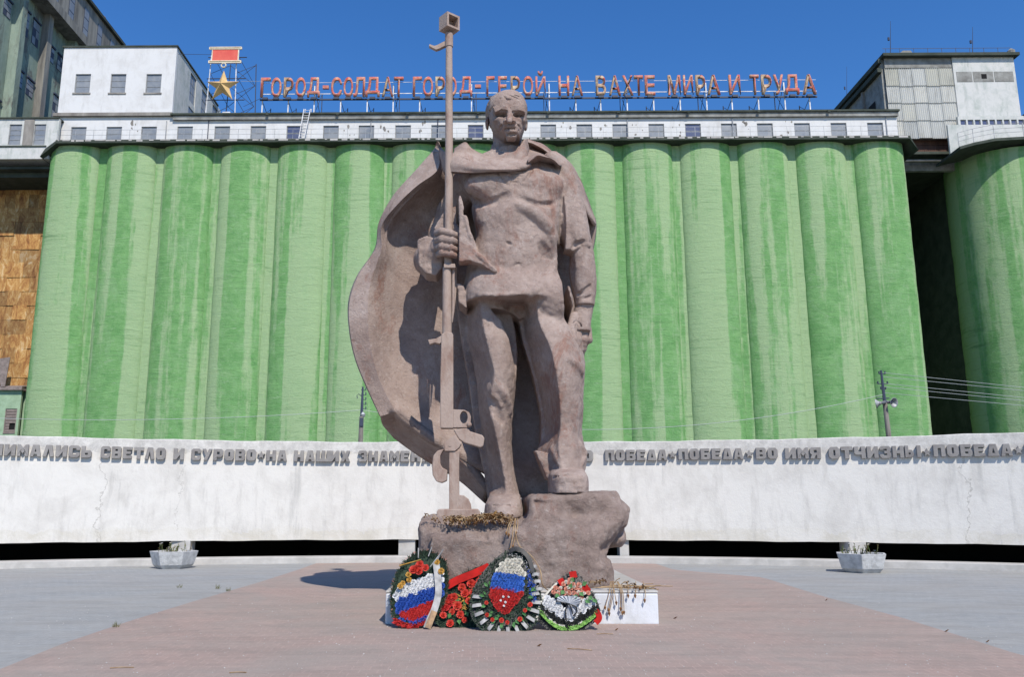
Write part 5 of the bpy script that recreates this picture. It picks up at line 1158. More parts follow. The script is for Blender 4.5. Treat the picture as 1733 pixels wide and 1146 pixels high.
# ---------------------------------------------------------------- gripping hand on the rifle, hanging hand
G_ = Field((-1.15, 15.95, 6.5), (-0.1, 17.15, 8.4), 0.0125)
YR = 16.42                                                             # rifle axis depth
G_.chain([pp(742, 440, 16.85), pp(745, 425, 16.68), pp(748, 412, 16.60)], [.22, .20, .19], 0.05)          # wrist and heel of the hand behind the stock
G_.box(pp(745, 410, 16.56), (.12, .17, .24), 0.05, rd=0.08)
for i, (ya, yb, r0, x1) in enumerate(((392, 398, .072, 774), (405, 409, .076, 773), (417, 422, .072, 772), (428, 432, .062, 771))):
    a, b, c_, d_ = pp(740 + i * 0.8, ya + 2, 16.42), pp(748, ya, 16.24), pp(763, (ya + yb) / 2, 16.215), pp(x1, yb + 1, 16.30)
    G_.chain([a, b, c_, d_], [r0 * 1.05, r0 * 1.08, r0 * 1.02, r0 * 0.85], 0.012)
    G_.cap(d_, pp(x1 - 3, yb + 2, 16.46), r0 * 0.8, r0 * 0.6, 0.01)
G_.chain([pp(744, 398, 16.60), pp(752, 386, 16.60), pp(770, 386, 16.50), pp(778, 396, 16.40)], [.10, .09, .075, .055], 0.03)   # thumb crossing behind and over
G_.slab([(735, 386), (740, 376), (752, 358), (758, 352), (771, 349), (772, 386), (760, 392), (740, 392)], 16.50, 16.66, 0.02)
for (ya, yb) in ((399, 403), (411, 415.5), (423.5, 427.5)): G_.stroke([(744, ya), (756, ya + 1.5), (772, yb)], 0.013, 0.008, 'cut')
G_.rough(0.0025, 4, 21)
gV = G_.surf(); del G_
K_ = Field((1.35, 16.0, 4.7), (2.75, 17.5, 6.75), 0.0125)
K_.loft([(516, 975, 1005, 16.8, .26, 2.3), (528, 970, 1003, 16.78, .24, 2.3), (545, 966, 1000, 16.75, .24, 2.4), (562, 967, 999, 16.72, .23, 2.4)], 0.03)
for i, (x0, x1, yb, Y_) in enumerate(((970, 975, 596, 16.50), (978, 981, 604, 16.56), (987, 986, 602, 16.66), (994, 990, 592, 16.80))):
    K_.chain([pp(x0, 558, Y_ + 0.1), pp(x0 - 1 + i, 575, Y_ - 0.02), pp(x1, yb - 12, Y_ + 0.06), pp(x1 - 2, yb, Y_ + 0.2)], [.085, .08, .07, .055], 0.012)
K_.chain([pp(972, 535, 16.62), pp(966, 555, 16.52), pp(972, 575, 16.46), pp(978, 584, 16.48)], [.09, .08, .065, .045], 0.02)
K_.stroke([(968, 548), (976, 543), (988, 556), (994, 566)], 0.02, 0.015, 'cut')
K_.rough(0.0025, 4, 31)
kV = K_.surf(); del K_
me = mesh_np('sailor_figure', [bV, hV, gV, kV], SO)
me.materials.append(M['stone']); fig = bpy.data.objects.new('sailor_figure', me); col.objects.link(fig); fig.parent = statue

# ---------------------------------------------------------------- cloak
def cr(p0, p1, p2, p3, f): return 0.5 * (2 * p1 + (p2 - p0) * f + (2 * p0 - 5 * p1 + 4 * p2 - p3) * f * f + (3 * p1 - p0 - 3 * p2 + p3) * f ** 3)
def patch(rows, nu=6, nv=6, sharp=(), rsharp=(), jit=0.0, seed=1):     # rows of (px,py,Y) -> dense point grid; sharp = columns kept as edges
    A = np.array([[tuple(P(*q)) for q in r] for r in rows]); nr, nc = A.shape[:2]
    def dense(A, n, sh):
        out = []
        for i in range(len(A) - 1):
            p1, p2 = A[i], A[i + 1]; p0 = A[i - 1] if i > 0 and i not in sh else 2 * p1 - p2; p3 = A[i + 2] if i + 2 < len(A) and (i + 1) not in sh else 2 * p2 - p1
            for j in range(n): out.append(cr(p0, p1, p2, p3, j / n))
        out.append(A[-1]); return np.array(out)
    A = dense(A, nv, rsharp); A = dense(A.transpose(1, 0, 2), nu, sharp).transpose(1, 0, 2)
    if jit:
        g = np.random.default_rng(seed); N = g.standard_normal((A.shape[0] // 4 + 3, A.shape[1] // 4 + 3))
        iy = np.arange(A.shape[0]) / 4; ix = np.arange(A.shape[1]) / 4; a, b = iy.astype(int), ix.astype(int); fy = (iy - a)[:, None]; fx = (ix - b)[None, :]
        n_ = (N[a][:, b] * (1 - fx) + N[a][:, b + 1] * fx) * (1 - fy) + (N[a + 1][:, b] * (1 - fx) + N[a + 1][:, b + 1] * fx) * fy
        A[:, :, 1] += n_ * jit
    return A
def sheet_obj(name, grids, parent, thick=0.12, m=None, offset=-1.0, angle=32):
    mb = MB()
    for A in grids: mb.grid([Vector(p) for p in A.reshape(-1, 3)], A.shape[1], A.shape[0])
    me = mb.mesh(name, root_loc(parent)); b = bmesh.new(); b.from_mesh(me); bmesh.ops.remove_doubles(b, verts=b.verts, dist=0.004); bmesh.ops.recalc_face_normals(b, faces=b.faces)
    if sum(f.normal.y * f.calc_area() for f in b.faces) > 0: bmesh.ops.reverse_faces(b, faces=b.faces)
    b.to_mesh(me); b.free(); me.materials.append(m or M['stone']); me.shade_smooth(); me.set_sharp_from_angle(angle=R(angle))
    o = bpy.data.objects.new(name, me); col.objects.link(o); o.parent = parent
    s_ = o.modifiers.new('thickness', 'SOLIDIFY'); s_.thickness = thick; s_.offset = offset; s_.use_even_offset = False
    return o
C = [ # outer back edge, front rim outer, rim inner edge, hollow, middle, behind the body, right of the body, right edge
 [(736,249,17.75),(737,250,17.35),(744,256,17.15),(754,256,17.4),(790,262,17.7),(850,266,17.8),(910,258,17.8),(952,274,17.7)],
 [(733,254,17.8),(732,256,17.3),(740,288,16.95),(752,305,17.5),(790,310,17.85),(850,310,18.0),(915,300,18.0),(968,290,17.7)],
 [(703,288,17.95),(702,290,17.35),(706,314,17.05),(722,335,17.75),(770,350,18.05),(850,350,18.15),(925,340,18.15),(996,345,17.85)],
 [(666,330,18.05),(665,331,17.45),(673,346,17.10),(694,366,17.85),(750,390,18.1),(850,390,18.2),(925,385,18.2),(1007,378,17.85)],
 [(641,376,18.1),(641,377,17.5),(646,382,17.30),(676,408,17.90),(735,432,18.15),(850,430,18.2),(925,425,18.2),(1001,428,17.95)],
 [(634,420,18.1),(635,421,17.5),(645,424,17.35),(674,448,17.92),(730,475,18.15),(850,475,18.2),(925,470,18.2),(988,480,18.05)],
 [(603,468,18.1),(605,469,17.5),(628,474,17.38),(668,490,17.92),(725,515,18.15),(850,515,18.2),(925,515,18.2),(982,520,18.1)],
 [(589,513,18.1),(591,514,17.5),(622,518,17.38),(668,533,17.95),(722,555,18.12),(850,560,18.2),(920,560,18.2),(968,560,18.1)],
 [(591,562,18.1),(593,563,17.5),(624,565,17.40),(674,578,17.97),(724,598,18.1),(850,610,18.2),(910,610,18.2),(955,610,18.1)],
 [(600,606,18.1),(602,607,17.5),(632,609,17.42),(682,624,17.97),(728,640,18.05),(850,660,18.15),(905,660,18.15),(945,665,18.1)],
 [(617,650,18.1),(619,650,17.5),(645,650,17.45),(694,668,17.92),(735,688,18.0),(848,720,18.05),(900,725,18.1),(938,740,18.0)],
 [(642,704,18.1),(644,705,17.5),(669,697,17.48),(713,733,17.72),(748,757,17.75),(842,812,17.8),(890,845,17.9),(932,870,17.9)]]
A = patch(C, 6, 6, sharp=(1, 2), jit=0.012)
F_line = C[-1][1:5] + [(790, 795, 17.75), (822, 838, 17.75)]
Bq = [[(644,705,17.5),(669,697,17.48),(713,733,17.72),(748,757,17.75),(790,790,17.78),(824,836,17.8)],
      [(646,716,17.9),(668,712,17.95),(710,745,18.1),(745,770,18.15),(784,803,18.15),(822,843,18.1)],
      [(649,722,18.25),(666,742,18.45),(703,769,18.55),(738,791,18.55),(778,815,18.5),(821,853,18.4)]]
A2 = patch(Bq, 6, 4, sharp=(1,), rsharp=(0,))
fin = patch([[(748,757,17.75),(790,790,17.78),(824,836,17.8)],[(760,757,17.77),(800,785,17.8),(842,812,17.8)]], 4, 3)
sheet_obj('cloak', [A, A2], statue, 0.16)
# flap of the cloak over the right shoulder
D = [[(925,262,17.3),(948,272,17.55),(958,276,17.9)],[(930,285,16.9),(972,303,17.35),(982,302,17.9)],[(945,296,16.62),(990,338,17.3),(996,342,17.9)],[(972,317,16.55),(1003,365,17.2),(1004,364,17.9)],[(1008,379,16.9),(1009,380,17.2),(1009,381,17.9)]]
sheet_obj('cloak_flap', [patch(D, 5, 5, rsharp=())], statue, 0.06)
# the cloak gathered across the chest and neck
sash = [[(742,249,16.95),(752,256,16.6),(766,259,16.42),(800,273,16.22),(835,280,16.12),(865,282,16.1),(893,284,16.3),(900,292,16.9)],
        [(745,268,16.9),(754,274,16.5),(766,276,16.30),(800,283,16.10),(835,286,16.04),(865,286,16.03),(893,286,16.3),(900,294,16.9)],
        [(750,291,17.0),(756,291,16.5),(766,290,16.32),(800,292,16.14),(838,290,16.08),(866,289,16.06),(893,288,16.35),(900,296,16.9)],
        [(752,296,17.4),(758,296,16.9),(768,294,16.8),(800,295,16.6),(838,293,16.5),(866,291,16.4),(893,290,16.5),(900,298,17.0)]]
sheet_obj('cloak_sash', [patch(sash, 6, 5, rsharp=(2,), jit=0.008)], statue, 0.05, angle=50)
fold = [[(768,251,17.1),(787,240,17.0),(799,251,16.9),(815,259,16.75),(832,264,16.6),(862,265,16.45),(884,266,16.45),(894,262,16.6)],
        [(768,256,16.7),(787,254,16.65),(801,264,16.5),(817,270,16.42),(834,273,16.32),(862,274,16.26),(884,274,16.26),(896,270,16.4)],
        [(766,262,16.5),(786,268,16.4),(802,276,16.28),(818,280,16.2),(836,282,16.15),(862,284,16.12),(886,282,16.12),(898,277,16.2)]]
sheet_obj('neck_fold', [patch(fold, 6, 5, jit=0.008)], statue, 0.07, angle=50)
coll = [[(833,243,16.85),(839,250,16.72),(847,257,16.6),(866,257,16.5),(874,253,16.5),(882,244,16.55),(889,235,16.75),(893,238,17.1)],
        [(829,256,16.75),(838,261,16.62),(848,264,16.5),(866,264,16.42),(876,262,16.42),(886,258,16.5),(893,253,16.7),(896,252,17.1)],
        [(826,268,16.7),(836,272,16.5),(848,276,16.4),(866,277,16.35),(878,277,16.35),(888,280,16.4),(894,283,16.6),(898,278,17.1)]]
sheet_obj('shirt_collar', [patch(coll, 5, 5)], statue, 0.05, angle=50)
hood = [[(893,234,17.5),(904,238,17.6),(918,243,17.6),(934,255,17.55),(944,266,17.5),(951,277,17.4)],
        [(893,240,17.1),(903,243,17.0),(916,250,16.95),(930,260,16.9),(941,269,16.9),(949,279,17.0)],
        [(894,252,17.15),(903,253,17.2),(914,257,17.2),(927,264,17.1),(938,272,17.0),(947,281,17.0)],
        [(893,276,16.15),(902,268,16.12),(912,262,16.12),(926,266,16.12),(938,271,16.18),(950,282,16.4)],
        [(892,285,16.75),(903,287,16.85),(914,285,16.9),(925,283,16.9),(936,281,16.85),(948,284,16.85)],
        [(892,292,17.3),(904,292,17.3),(916,290,17.3),(926,288,17.3),(936,286,17.3),(947,288,17.3)]]
sheet_obj('hood_fold', [patch(hood, 5, 4, rsharp=(1, 3), jit=0.012)], statue, 0.05, angle=45)

# ---------------------------------------------------------------- anti tank rifle, part of the same sculpture
def flat(poly, Y0, Y1, M_=None):                                      # outline at depth Y0 extruded straight back
    return MB().prism([P(x, y, Y0) for x, y in poly], (0, Y1 - Y0, 0))
rifle = put('rifle', MB().tube([pp(760, 56, YR), pp(760, 120, YR), pp(760, 250, YR), pp(759.5, 380, YR), pp(759, 452, YR)], [.068, .075, .082, .085, .088], 18), M['rifle'], statue, auto=True)
def rp(name, mb, **k):
    o = put(name, mb, M['rifle'], rifle, **k); return o
def off_rp(name, mb, **k): return rp(name, mb, **k)
root_loc_rifle = None
# muzzle brake: square tube turned half towards the viewer
c0 = P(760.5, 40, YR); s1 = 0.165
Rm = Matrix.Rotation(R(38), 3, 'Z')
mz = MB()
for (bx0, bx1, bz0_, bz1_) in ((-s1, s1, s1 - .045, s1), (-s1, s1, -s1, -s1 + .045), (-s1, -s1 + .045, -s1 + .045, s1 - .045), (s1 - .045, s1, -s1 + .045, s1 - .045)):
    q = MB().box(bx0, bx1, -0.15, 0.15, bz0_, bz1_); mz.add([c0 + Rm @ v for v in q.v], q.f)
q = MB().box(-s1 + .046, s1 - .046, 0.05, 0.14, -s1 + .046, s1 - .046); mz.add([c0 + Rm @ v for v in q.v], q.f)
rp('muzzle_brake', mz)
rp('barrel_ring', MB().tube([pp(760, 57, YR), pp(760, 79, YR)], .085, 16), auto=True)
rp('front_sight', MB().prism([P(754, 68, YR), P(741, 75, YR), P(735, 77, YR), P(727, 74, YR), P(726, 77, YR), P(738, 83, YR), P(744, 81, YR), P(754, 76, YR)], (0, 0.10, 0)))
rp('clamp_ball', MB().tube([pp(759, 438, YR - .02), pp(759, 441, YR - .02), pp(759, 447, YR - .02)], [.035, .055, .06], 12), auto=True)
rp('barrel_clamp', flat([(751, 446), (770, 446), (771, 453), (751, 453)], YR - .12, YR + .1), bevel=.012)
rp('lower_barrel', MB().tube([pp(756.5, 453, YR), pp(756.5, 500, YR), pp(756.5, 566, YR)], [.088, .092, .094], 16), auto=True)
rp('bipod_leg', MB().tube([pp(767.5, 452, YR), pp(767, 520, YR), pp(765.5, 546, YR)], [.030, .028, .008], 8), auto=True)
rp('bipod_leg', MB().tube([pp(771.5, 452, YR + .1), pp(770, 500, YR + .1), pp(768, 530, YR + .1)], [.026, .024, .008], 8), auto=True)
rp('receiver', flat([(747, 566), (752, 562), (764, 562), (767, 566), (767, 693), (788, 695), (795, 700), (796, 716), (793, 723), (766, 725), (745, 725), (745, 640)], YR - .12, YR + .14).box(0, 0.001, 0, 0.001, 0, 0.001) if False else MB().prism([P(x, y, YR - .12) for x, y in [(747, 566), (752, 562), (764, 562), (767, 566), (767, 725), (745, 725), (745, 640)]], (0, .26, 0)), bevel=.018)
# trigger housing with a real opening
ho = [(767, 694), (786, 695), (794, 699), (797, 706), (796, 720), (790, 725), (767, 725)]
hi_ = [(785 + 6.5 * math.cos(a), 707.5 + 10.5 * math.sin(a)) for a in [i * math.pi / 8 for i in range(16)]]
cu = bpy.data.curves.new('o', 'CURVE'); cu.dimensions = '2D'; cu.fill_mode = 'BOTH'; cu.extrude = .11
for lp in (ho, hi_):
    s_ = cu.splines.new('POLY'); s_.points.add(len(lp) - 1); s_.use_cyclic_u = True
    for q, (x, y) in zip(s_.points, lp): w = P(x, y, YR); q.co = (w.x, w.z, 0, 1)
o = bpy.data.objects.new('tmp', cu); col.objects.link(o); th = bpy.data.meshes.new_from_object(o.evaluated_get(bpy.context.evaluated_depsgraph_get())); bpy.data.objects.remove(o)
b = bmesh.new(); b.from_mesh(th); bmesh.ops.remove_doubles(b, verts=b.verts, dist=1e-4)
for v in b.verts: v.co = Vector((v.co.x, YR - v.co.z, v.co.y)) - root_loc(rifle)
bmesh.ops.recalc_face_normals(b, faces=b.faces); b.to_mesh(th); b.free(); rp('trigger_housing', th, norm=False, bevel=.012)
rp('housing_knob', MB().tube([pp(794, 719, YR - .16), pp(794, 719, YR - .12), pp(794, 719, YR - .02)], [.02, .05, .05], 12), auto=True)
rp('side_lever', flat([(724, 575), (738, 573), (750, 566), (752, 574), (744, 582), (736, 580), (727, 583)], YR - .1, YR + .05), bevel=.01)
rp('pistol_grip', flat([(767, 727), (776, 726), (792, 724), (795, 730), (817, 737), (820, 742), (818, 755), (813, 758), (786, 750), (777, 744)], YR - .10, YR + .10), bevel=.02)
rp('stock_hinge', flat([(751, 750), (770, 736), (781, 751), (777, 758), (770, 764), (752, 764)], YR - .13, YR + .12), bevel=.015)
rp('hinge_pin', MB().tube([pp(761.5, 754, YR - .14), pp(761.5, 754, YR - .125)], .028, 10), auto=True)
rp('shoulder_guard', flat([(752, 760), (740, 763), (733, 772), (731, 790), (732, 804), (738, 815), (747, 818), (756, 814), (757, 796), (749, 792), (745, 786), (745, 772), (748, 766)], YR - .15, YR + .12), bevel=.02)
rp('stock_post', flat([(760, 764), (777, 764), (777, 838), (785, 839), (793, 845), (797, 854), (798, 863), (760, 863)], YR - .10, YR + .12), bevel=.015)
rp('butt_plate', flat([(742, 862), (809, 862), (813, 867), (813, 878), (739, 878), (739, 866)], YR - .22, YR + .35), bevel=.02)

# ---------------------------------------------------------------- rock and plinth
K = Field((-1.6, 14.9, 0.35), (3.7, 20.4, 2.6), 0.03)
def wb(px0, px1, py0, py1, Y, Y1, k=0.15, rot=None, rd=0.12, op='add'):
    a, b = P(px0, py1, Y), P(px1, py0, Y); K.box(((a.x + b.x) / 2, (Y + Y1) / 2, (a.z + b.z) / 2), ((b.x - a.x) / 2, (Y1 - Y) / 2, (b.z - a.z) / 2), k, op, rot, rd)
wb(707, 905, 878, 990, 15.75, 19.0); wb(720, 880, 905, 1000, 15.35, 18.0, 0.3)
wb(896, 1054, 835, 905, 15.55, 19.2, 0.12, Matrix.Rotation(R(-2), 3, 'Y')); wb(890, 1040, 885, 1000, 15.35, 19.0, 0.25); wb(1000, 1062, 850, 925, 15.9, 19.0, 0.15, Matrix.Rotation(R(6), 3, 'Y'))
wb(860, 1010, 900, 1000, 15.2, 18.0, 0.35)
K.box(pp(1075, 985, 16.6), (.34, 2.6, .42), 0.12, 'cut', Matrix.Rotation(R(24), 3, 'Y'), 0.05); K.box(pp(1062, 935, 15.6), (.28, .5, .30), 0.15, 'cut', Matrix.Rotation(R(35), 3, 'Y'), 0.05)
K.stroke([(732, 908), (752, 912), (772, 922), (790, 918)], 0.025, 0.03, 'cut'); K.stroke([(985, 905), (1010, 895), (1035, 880)], 0.05, 0.08, 'add')
K.stroke([(760, 940), (800, 945), (845, 932)], 0.03, 0.16, 'cut'); K.stroke([(1000, 930), (1015, 955), (1020, 990)], 0.08, 0.12, 'add')
K.plane(pp(1042, 905, 15.75), (.75, -.45, -.48), (.25, .6, .30), 0.03); K.plane(pp(1050, 850, 15.7), (.6, -.6, .5), (.15, .4, .25), 0.03); K.plane(pp(960, 870, 15.42), (-.25, -.93, .25), (.15, .6, .22), 0.04)
K.plane(pp(715, 900, 15.7), (-.7, -.7, .1), (.2, .35, .4), 0.03); K.plane(pp(780, 900, 15.5), (.15, -.9, .4), (.12, .45, .16), 0.03); K.plane(pp(905, 930, 15.1), (-.35, -.93, -.05), (.12, .4, .3), 0.04)
K.stroke([(712, 930), (728, 925), (738, 936), (756, 934), (770, 944)], 0.02, 0.015, 'cut'); K.stroke([(868, 892), (862, 915), (872, 940), (866, 965)], 0.022, 0.02, 'cut'); K.stroke([(930, 900), (950, 912), (972, 905), (990, 920)], 0.018, 0.015, 'cut')
K.rough(0.022, 16, 41).rough(0.020, 8, 42).rough(0.010, 3, 43)
kv = K.surf(); del K
bo = P(870, 990, 15.6); 
rock = mesh_np('hewn_rock', [kv], (bo.x, 17.5, 0.5)); rock.materials.append(M['rock'])
ro = bpy.data.objects.new('hewn_rock', rock); col.objects.link(ro); ro.location = (bo.x, 17.5, 0.5)
tag(ro, 'rough reddish boulder under the statue, stepped up to the right and cracked in front', 'rock')
M['plinth'] = white_wall('whitewashed_plinth', (0.62, 0.63, 0.65, 1), (0.40, 0.40, 0.37, 1), 21, 0.75)
pl = thing('plinth', 'low broad whitewashed plinth beneath the boulder and statue', 'plinth', (0.7, 17.7, 0))
pa, pb = G(650, 1060), G(1118, 1058); ptz = 0.53
px0_, px1_ = P(652, 1040, 14.75).x, P(1115, 1040, 14.75).x
mb = MB().box(px0_, px1_, 14.75, 19.95, -0.02, ptz - 0.03); o = put('plinth_body', mb, M['plinth'], pl, bevel=0.03)
put('plinth_top', MB().box(px0_ - 0.0, px1_ + 0.004, 14.746, 19.97, ptz - 0.028, ptz + 0.01), M['kerb'], pl, bevel=0.015)
# ================================================================ wreaths, planters, dry flowers, litter
def cmat(name, c, rough=0.7, c2=None, sc_=25, spec=0.3): return simple(name, c, rough, c2 or tuple(x * 0.6 for x in c[:3]) + (1,), sc_, spec=spec)
M['p_white'] = cmat('white_petals', (0.72, 0.72, 0.72, 1)); M['p_cream'] = cmat('cream_petals', (0.66, 0.62, 0.52, 1)); M['p_blue'] = cmat('royal_blue_petals', (0.02, 0.075, 0.36, 1)); M['p_sky'] = cmat('bright_blue_petals', (0.04, 0.14, 0.52, 1))
M['p_red'] = cmat('red_petals', (0.48, 0.02, 0.018, 1)); M['p_rose'] = cmat('red_rose_petals', (0.55, 0.035, 0.02, 1), 0.6); M['p_pink'] = cmat('salmon_petals', (0.62, 0.25, 0.17, 1)); M['p_black'] = cmat('black_petals', (0.018, 0.02, 0.018, 1))
M['p_lime'] = cmat('lime_green_trim', (0.24, 0.48, 0.10, 1)); M['p_gold'] = cmat('golden_flowers', (0.52, 0.28, 0.05, 1)); M['fir'] = cmat('artificial_fir', (0.010, 0.024, 0.015, 1), 0.8, (0.035, 0.06, 0.035, 1), 12); M['leafg'] = cmat('green_plastic_leaf', (0.05, 0.15, 0.05, 1), 0.6, (0.12, 0.26, 0.09, 1), 9)
M['ribbon'] = simple('grey_white_ribbon', (0.42, 0.41, 0.39, 1), 0.6, (0.20, 0.195, 0.19, 1), 5, spec=0.2); M['ribbon_dark'] = cmat('black_ribbon', (0.02, 0.02, 0.022, 1), 0.45); M['ribbon_red'] = cmat('red_ribbon', (0.42, 0.015, 0.012, 1), 0.8, (0.26, 0.01, 0.008, 1), 6, spec=0.1)
M['ribbon_old'] = simple('striped_old_ribbon', (0.42, 0.26, 0.13, 1), 0.6, (0.12, 0.08, 0.05, 1), 8); M['sheer'] = simple('silver_gauze', (0.42, 0.44, 0.47, 1), 0.4, (0.62, 0.63, 0.66, 1), 6, spec=0.5); M['peach'] = cmat('salmon_cloth_edge', (0.60, 0.40, 0.32, 1))
M['straw'] = simple('dry_straw', (0.42, 0.30, 0.17, 1), 0.9, (0.20, 0.12, 0.06, 1), 6); M['withered'] = simple('withered_flower', (0.10, 0.045, 0.025, 1), 0.9, (0.30, 0.15, 0.05, 1), 9); M['ochre'] = simple('ochre_leaf', (0.45, 0.26, 0.05, 1), 0.9, (0.25, 0.10, 0.03, 1), 9)
q = random.Random(77)
def rose_mesh(name, r, m, petals=11):                                  # small rosette: rings of cupped petals round a bud
    mb = MB(); 
    for ring, (n, rr, tilt, h) in enumerate(((3, 0.28, 0.2, 0.55), (4, 0.55, 0.55, 0.38), (5, 0.9, 0.95, 0.12))):
        for k in range(n):
            a = 2 * math.pi * (k + ring * 0.37) / n; w = math.pi / n * 1.15
            c0 = Vector((0, 0, 0)); tip = lambda da, f, z: Vector((math.cos(a + da) * rr * f * r, math.sin(a + da) * rr * f * r, z * r))
            mb.add([tip(0, 0.15, 0), tip(-w, 0.75, h * 0.6), tip(-w * 0.5, 1.0, h + 0.05), tip(w * 0.5, 1.0, h), tip(w, 0.75, h * 0.6)], [(0, 1, 2, 3, 4)])
    me = mb.mesh(name); me.materials.append(m); return me
class Disc:                                                            # local frame of a wreath: outline px on a leaning board
    def __init__(s, px, py, Yb, lean, turn=0):
        s.c = P(px, py, Yb); s.n = Vector((math.sin(turn), -math.cos(turn) * math.cos(lean), math.sin(lean))).normalized()
        s.u = Vector((math.cos(turn), math.sin(turn), 0)); s.v = s.n.cross(s.u) * -1; s.v = s.v if s.v.z > 0 else -s.v
    def at(s, px, py, h=0.0):                                          # ray through the photo pixel meets the board, lifted by h
        d = ray(px, py); o = Vector((0, 0, CAMZ)); p0 = s.c + s.n * h; t = (p0 - o).dot(s.n) / d.dot(s.n); return o + d * t
def inside(poly, x, y):
    r_ = False; n = len(poly)
    for i in range(n):
        (x1, y1), (x2, y2) = poly[i], poly[(i + 1) % n]
        if (y1 > y) != (y2 > y) and x < (x2 - x1) * (y - y1) / (y2 - y1) + x1: r_ = not r_
    return r_
def smooth_poly(pts, n=8, closed=True):
    out = []; N = len(pts)
    for i in range(N if closed else N - 1):
        p = [np.array(pts[(i + k) % N] if closed else pts[min(max(i + k, 0), N - 1)], float) for k in (-1, 0, 1, 2)]
        for j in range(n): out.append(tuple(cr(p[0], p[1], p[2], p[3], j / n)))
    if not closed: out.append(tuple(pts[-1]))
    return out
def board(D, outline, parent, name, m, h0=-0.06, h1=0.0):
    o = smooth_poly(outline, 6); a = [D.at(x, y, h0) for x, y in o]; b = [D.at(x, y, h1) for x, y in o]; n = len(o)
    mb = MB(); mb.add(a + b, [tuple(range(n - 1, -1, -1)), tuple(range(n, 2 * n))] + [(i, (i + 1) % n, n + (i + 1) % n, n + i) for i in range(n)]); return put(name, mb, m, parent)
def needles(D, poly, parent, name, m, count, ln=0.06, h=0.02, wd=0.008, hole=None, out=0.6, edge=False):
    mb = MB(); xs = [p[0] for p in poly]; ys = [p[1] for p in poly]; k = 0; tries = 0; cxp, cyp = sum(xs) / len(xs), sum(ys) / len(ys)
    while k < count and tries < count * 12:
        tries += 1; x, y = q.uniform(min(xs) - 1, max(xs) + 1), q.uniform(min(ys) - 1, max(ys) + 1)
        if not inside(poly, x, y) or (hole and inside(hole, x, y)): continue
        p = D.at(x, y, h); r_ = Vector((x - cxp, 0, cyp - y)).normalized()
        d = (r_ * out + D.n * q.uniform(0.2, 1.0) + Vector((q.uniform(-1, 1), q.uniform(-1, 1), q.uniform(-1, 1))) * 0.8).normalized() * ln * q.uniform(0.6, 1.3)
        w = d.cross(D.n).normalized() * wd if d.cross(D.n).length > 1e-4 else Vector((wd, 0, 0))
        mb.add([p - w, p + w, p + d], [(0, 1, 2)]); k += 1
    return put(name, mb, m, parent, norm=False, kind='stuff')
def fill_blooms(D, poly, parent, name, m, step, r0, h=0.03, kind='stuff', keep=None, single=False, lab=None):   # close packed rosettes inside a px outline
    xs = [p[0] for p in poly]; ys = [p[1] for p in poly]; src = rose_mesh(name, r0, m); y = min(ys); row_ = 0; bmv = MB(); objs = []
    zax = Vector((0, 0, 1))
    if single and max(xs) - min(xs) < step: y = sum(ys) / len(ys)
    while y <= max(ys):
        x = min(xs) + (step / 2 if row_ % 2 else 0) if max(xs) - min(xs) >= step else sum(xs) / len(xs)
        while x <= max(xs):
            xx, yy = x + q.uniform(-.18, .18) * step, y + q.uniform(-.18, .18) * step
            if inside(poly, xx, yy) and (keep is None or keep(xx, yy)):
                p = D.at(xx, yy, h + q.uniform(-0.006, 0.012)); nn = (D.n + Vector((q.uniform(-.3, .3), q.uniform(-.3, .3), q.uniform(-.3, .3)))).normalized()
                R3 = zax.rotation_difference(nn).to_matrix() @ Matrix.Rotation(q.uniform(0, 6.28), 3, 'Z'); s_ = q.uniform(0.85, 1.15)
                if single:
                    o = bpy.data.objects.new(name, src); col.objects.link(o); o.parent = parent; o.location = p - root_loc(parent); o.rotation_euler = R3.to_euler(); o.scale = (s_, s_, s_); objs.append(o)
                else: bmv.add([p + R3 @ (Vector(v.co) * s_) for v in src.vertices], [tuple(f.vertices) for f in src.polygons])
            x += step
        y += step * 0.86; row_ += 1
    return objs if single else put(name, bmv, m, parent, norm=False, kind=kind)
def band(D, pts, w, parent, name, m, h=0.05, arch=0.0):                 # flat ribbon strip along px points
    pts = smooth_poly(pts, 4, False); P3 = []
    for i, (x, y) in enumerate(pts): P3.append(D.at(x, y, h + arch * math.sin(math.pi * i / (len(pts) - 1))))
    mb = MB(); vs = []
    for i, p in enumerate(P3):
        t = (P3[min(i + 1, len(P3) - 1)] - P3[max(i - 1, 0)]).normalized(); s_ = t.cross(D.n).normalized() * w / 2; vs += [p - s_, p + s_, p - s_ - D.n * 0.008, p + s_ - D.n * 0.008]
    fs = []
    for i in range(len(P3) - 1):
        a = i * 4; b = a + 4; fs += [(a, a + 1, b + 1, b), (a + 2, b + 2, b + 3, a + 3), (a, b, b + 2, a + 2), (a + 1, a + 3, b + 3, b + 1)]
    mb.add(vs, fs); return put(name, mb, m, parent)
def leaf(D, x, y, dx, dy, parent, m=None, ln=0.11, w=0.035, h=0.05):
    p = D.at(x, y, h); t = D.at(x + dx, y + dy, h + 0.03); d = (t - p).normalized() * ln; s_ = d.cross(D.n).normalized() * w
    mb = MB().add([p, p + d * 0.45 + s_ + D.n * 0.02, p + d, p + d * 0.45 - s_ + D.n * 0.02, p + d * 0.5 - D.n * 0.005], [(0, 1, 4), (1, 2, 4), (2, 3, 4), (3, 0, 4)]); return put('leaf', mb, m or M['leafg'], parent, norm=False)
LEAN = R(24)
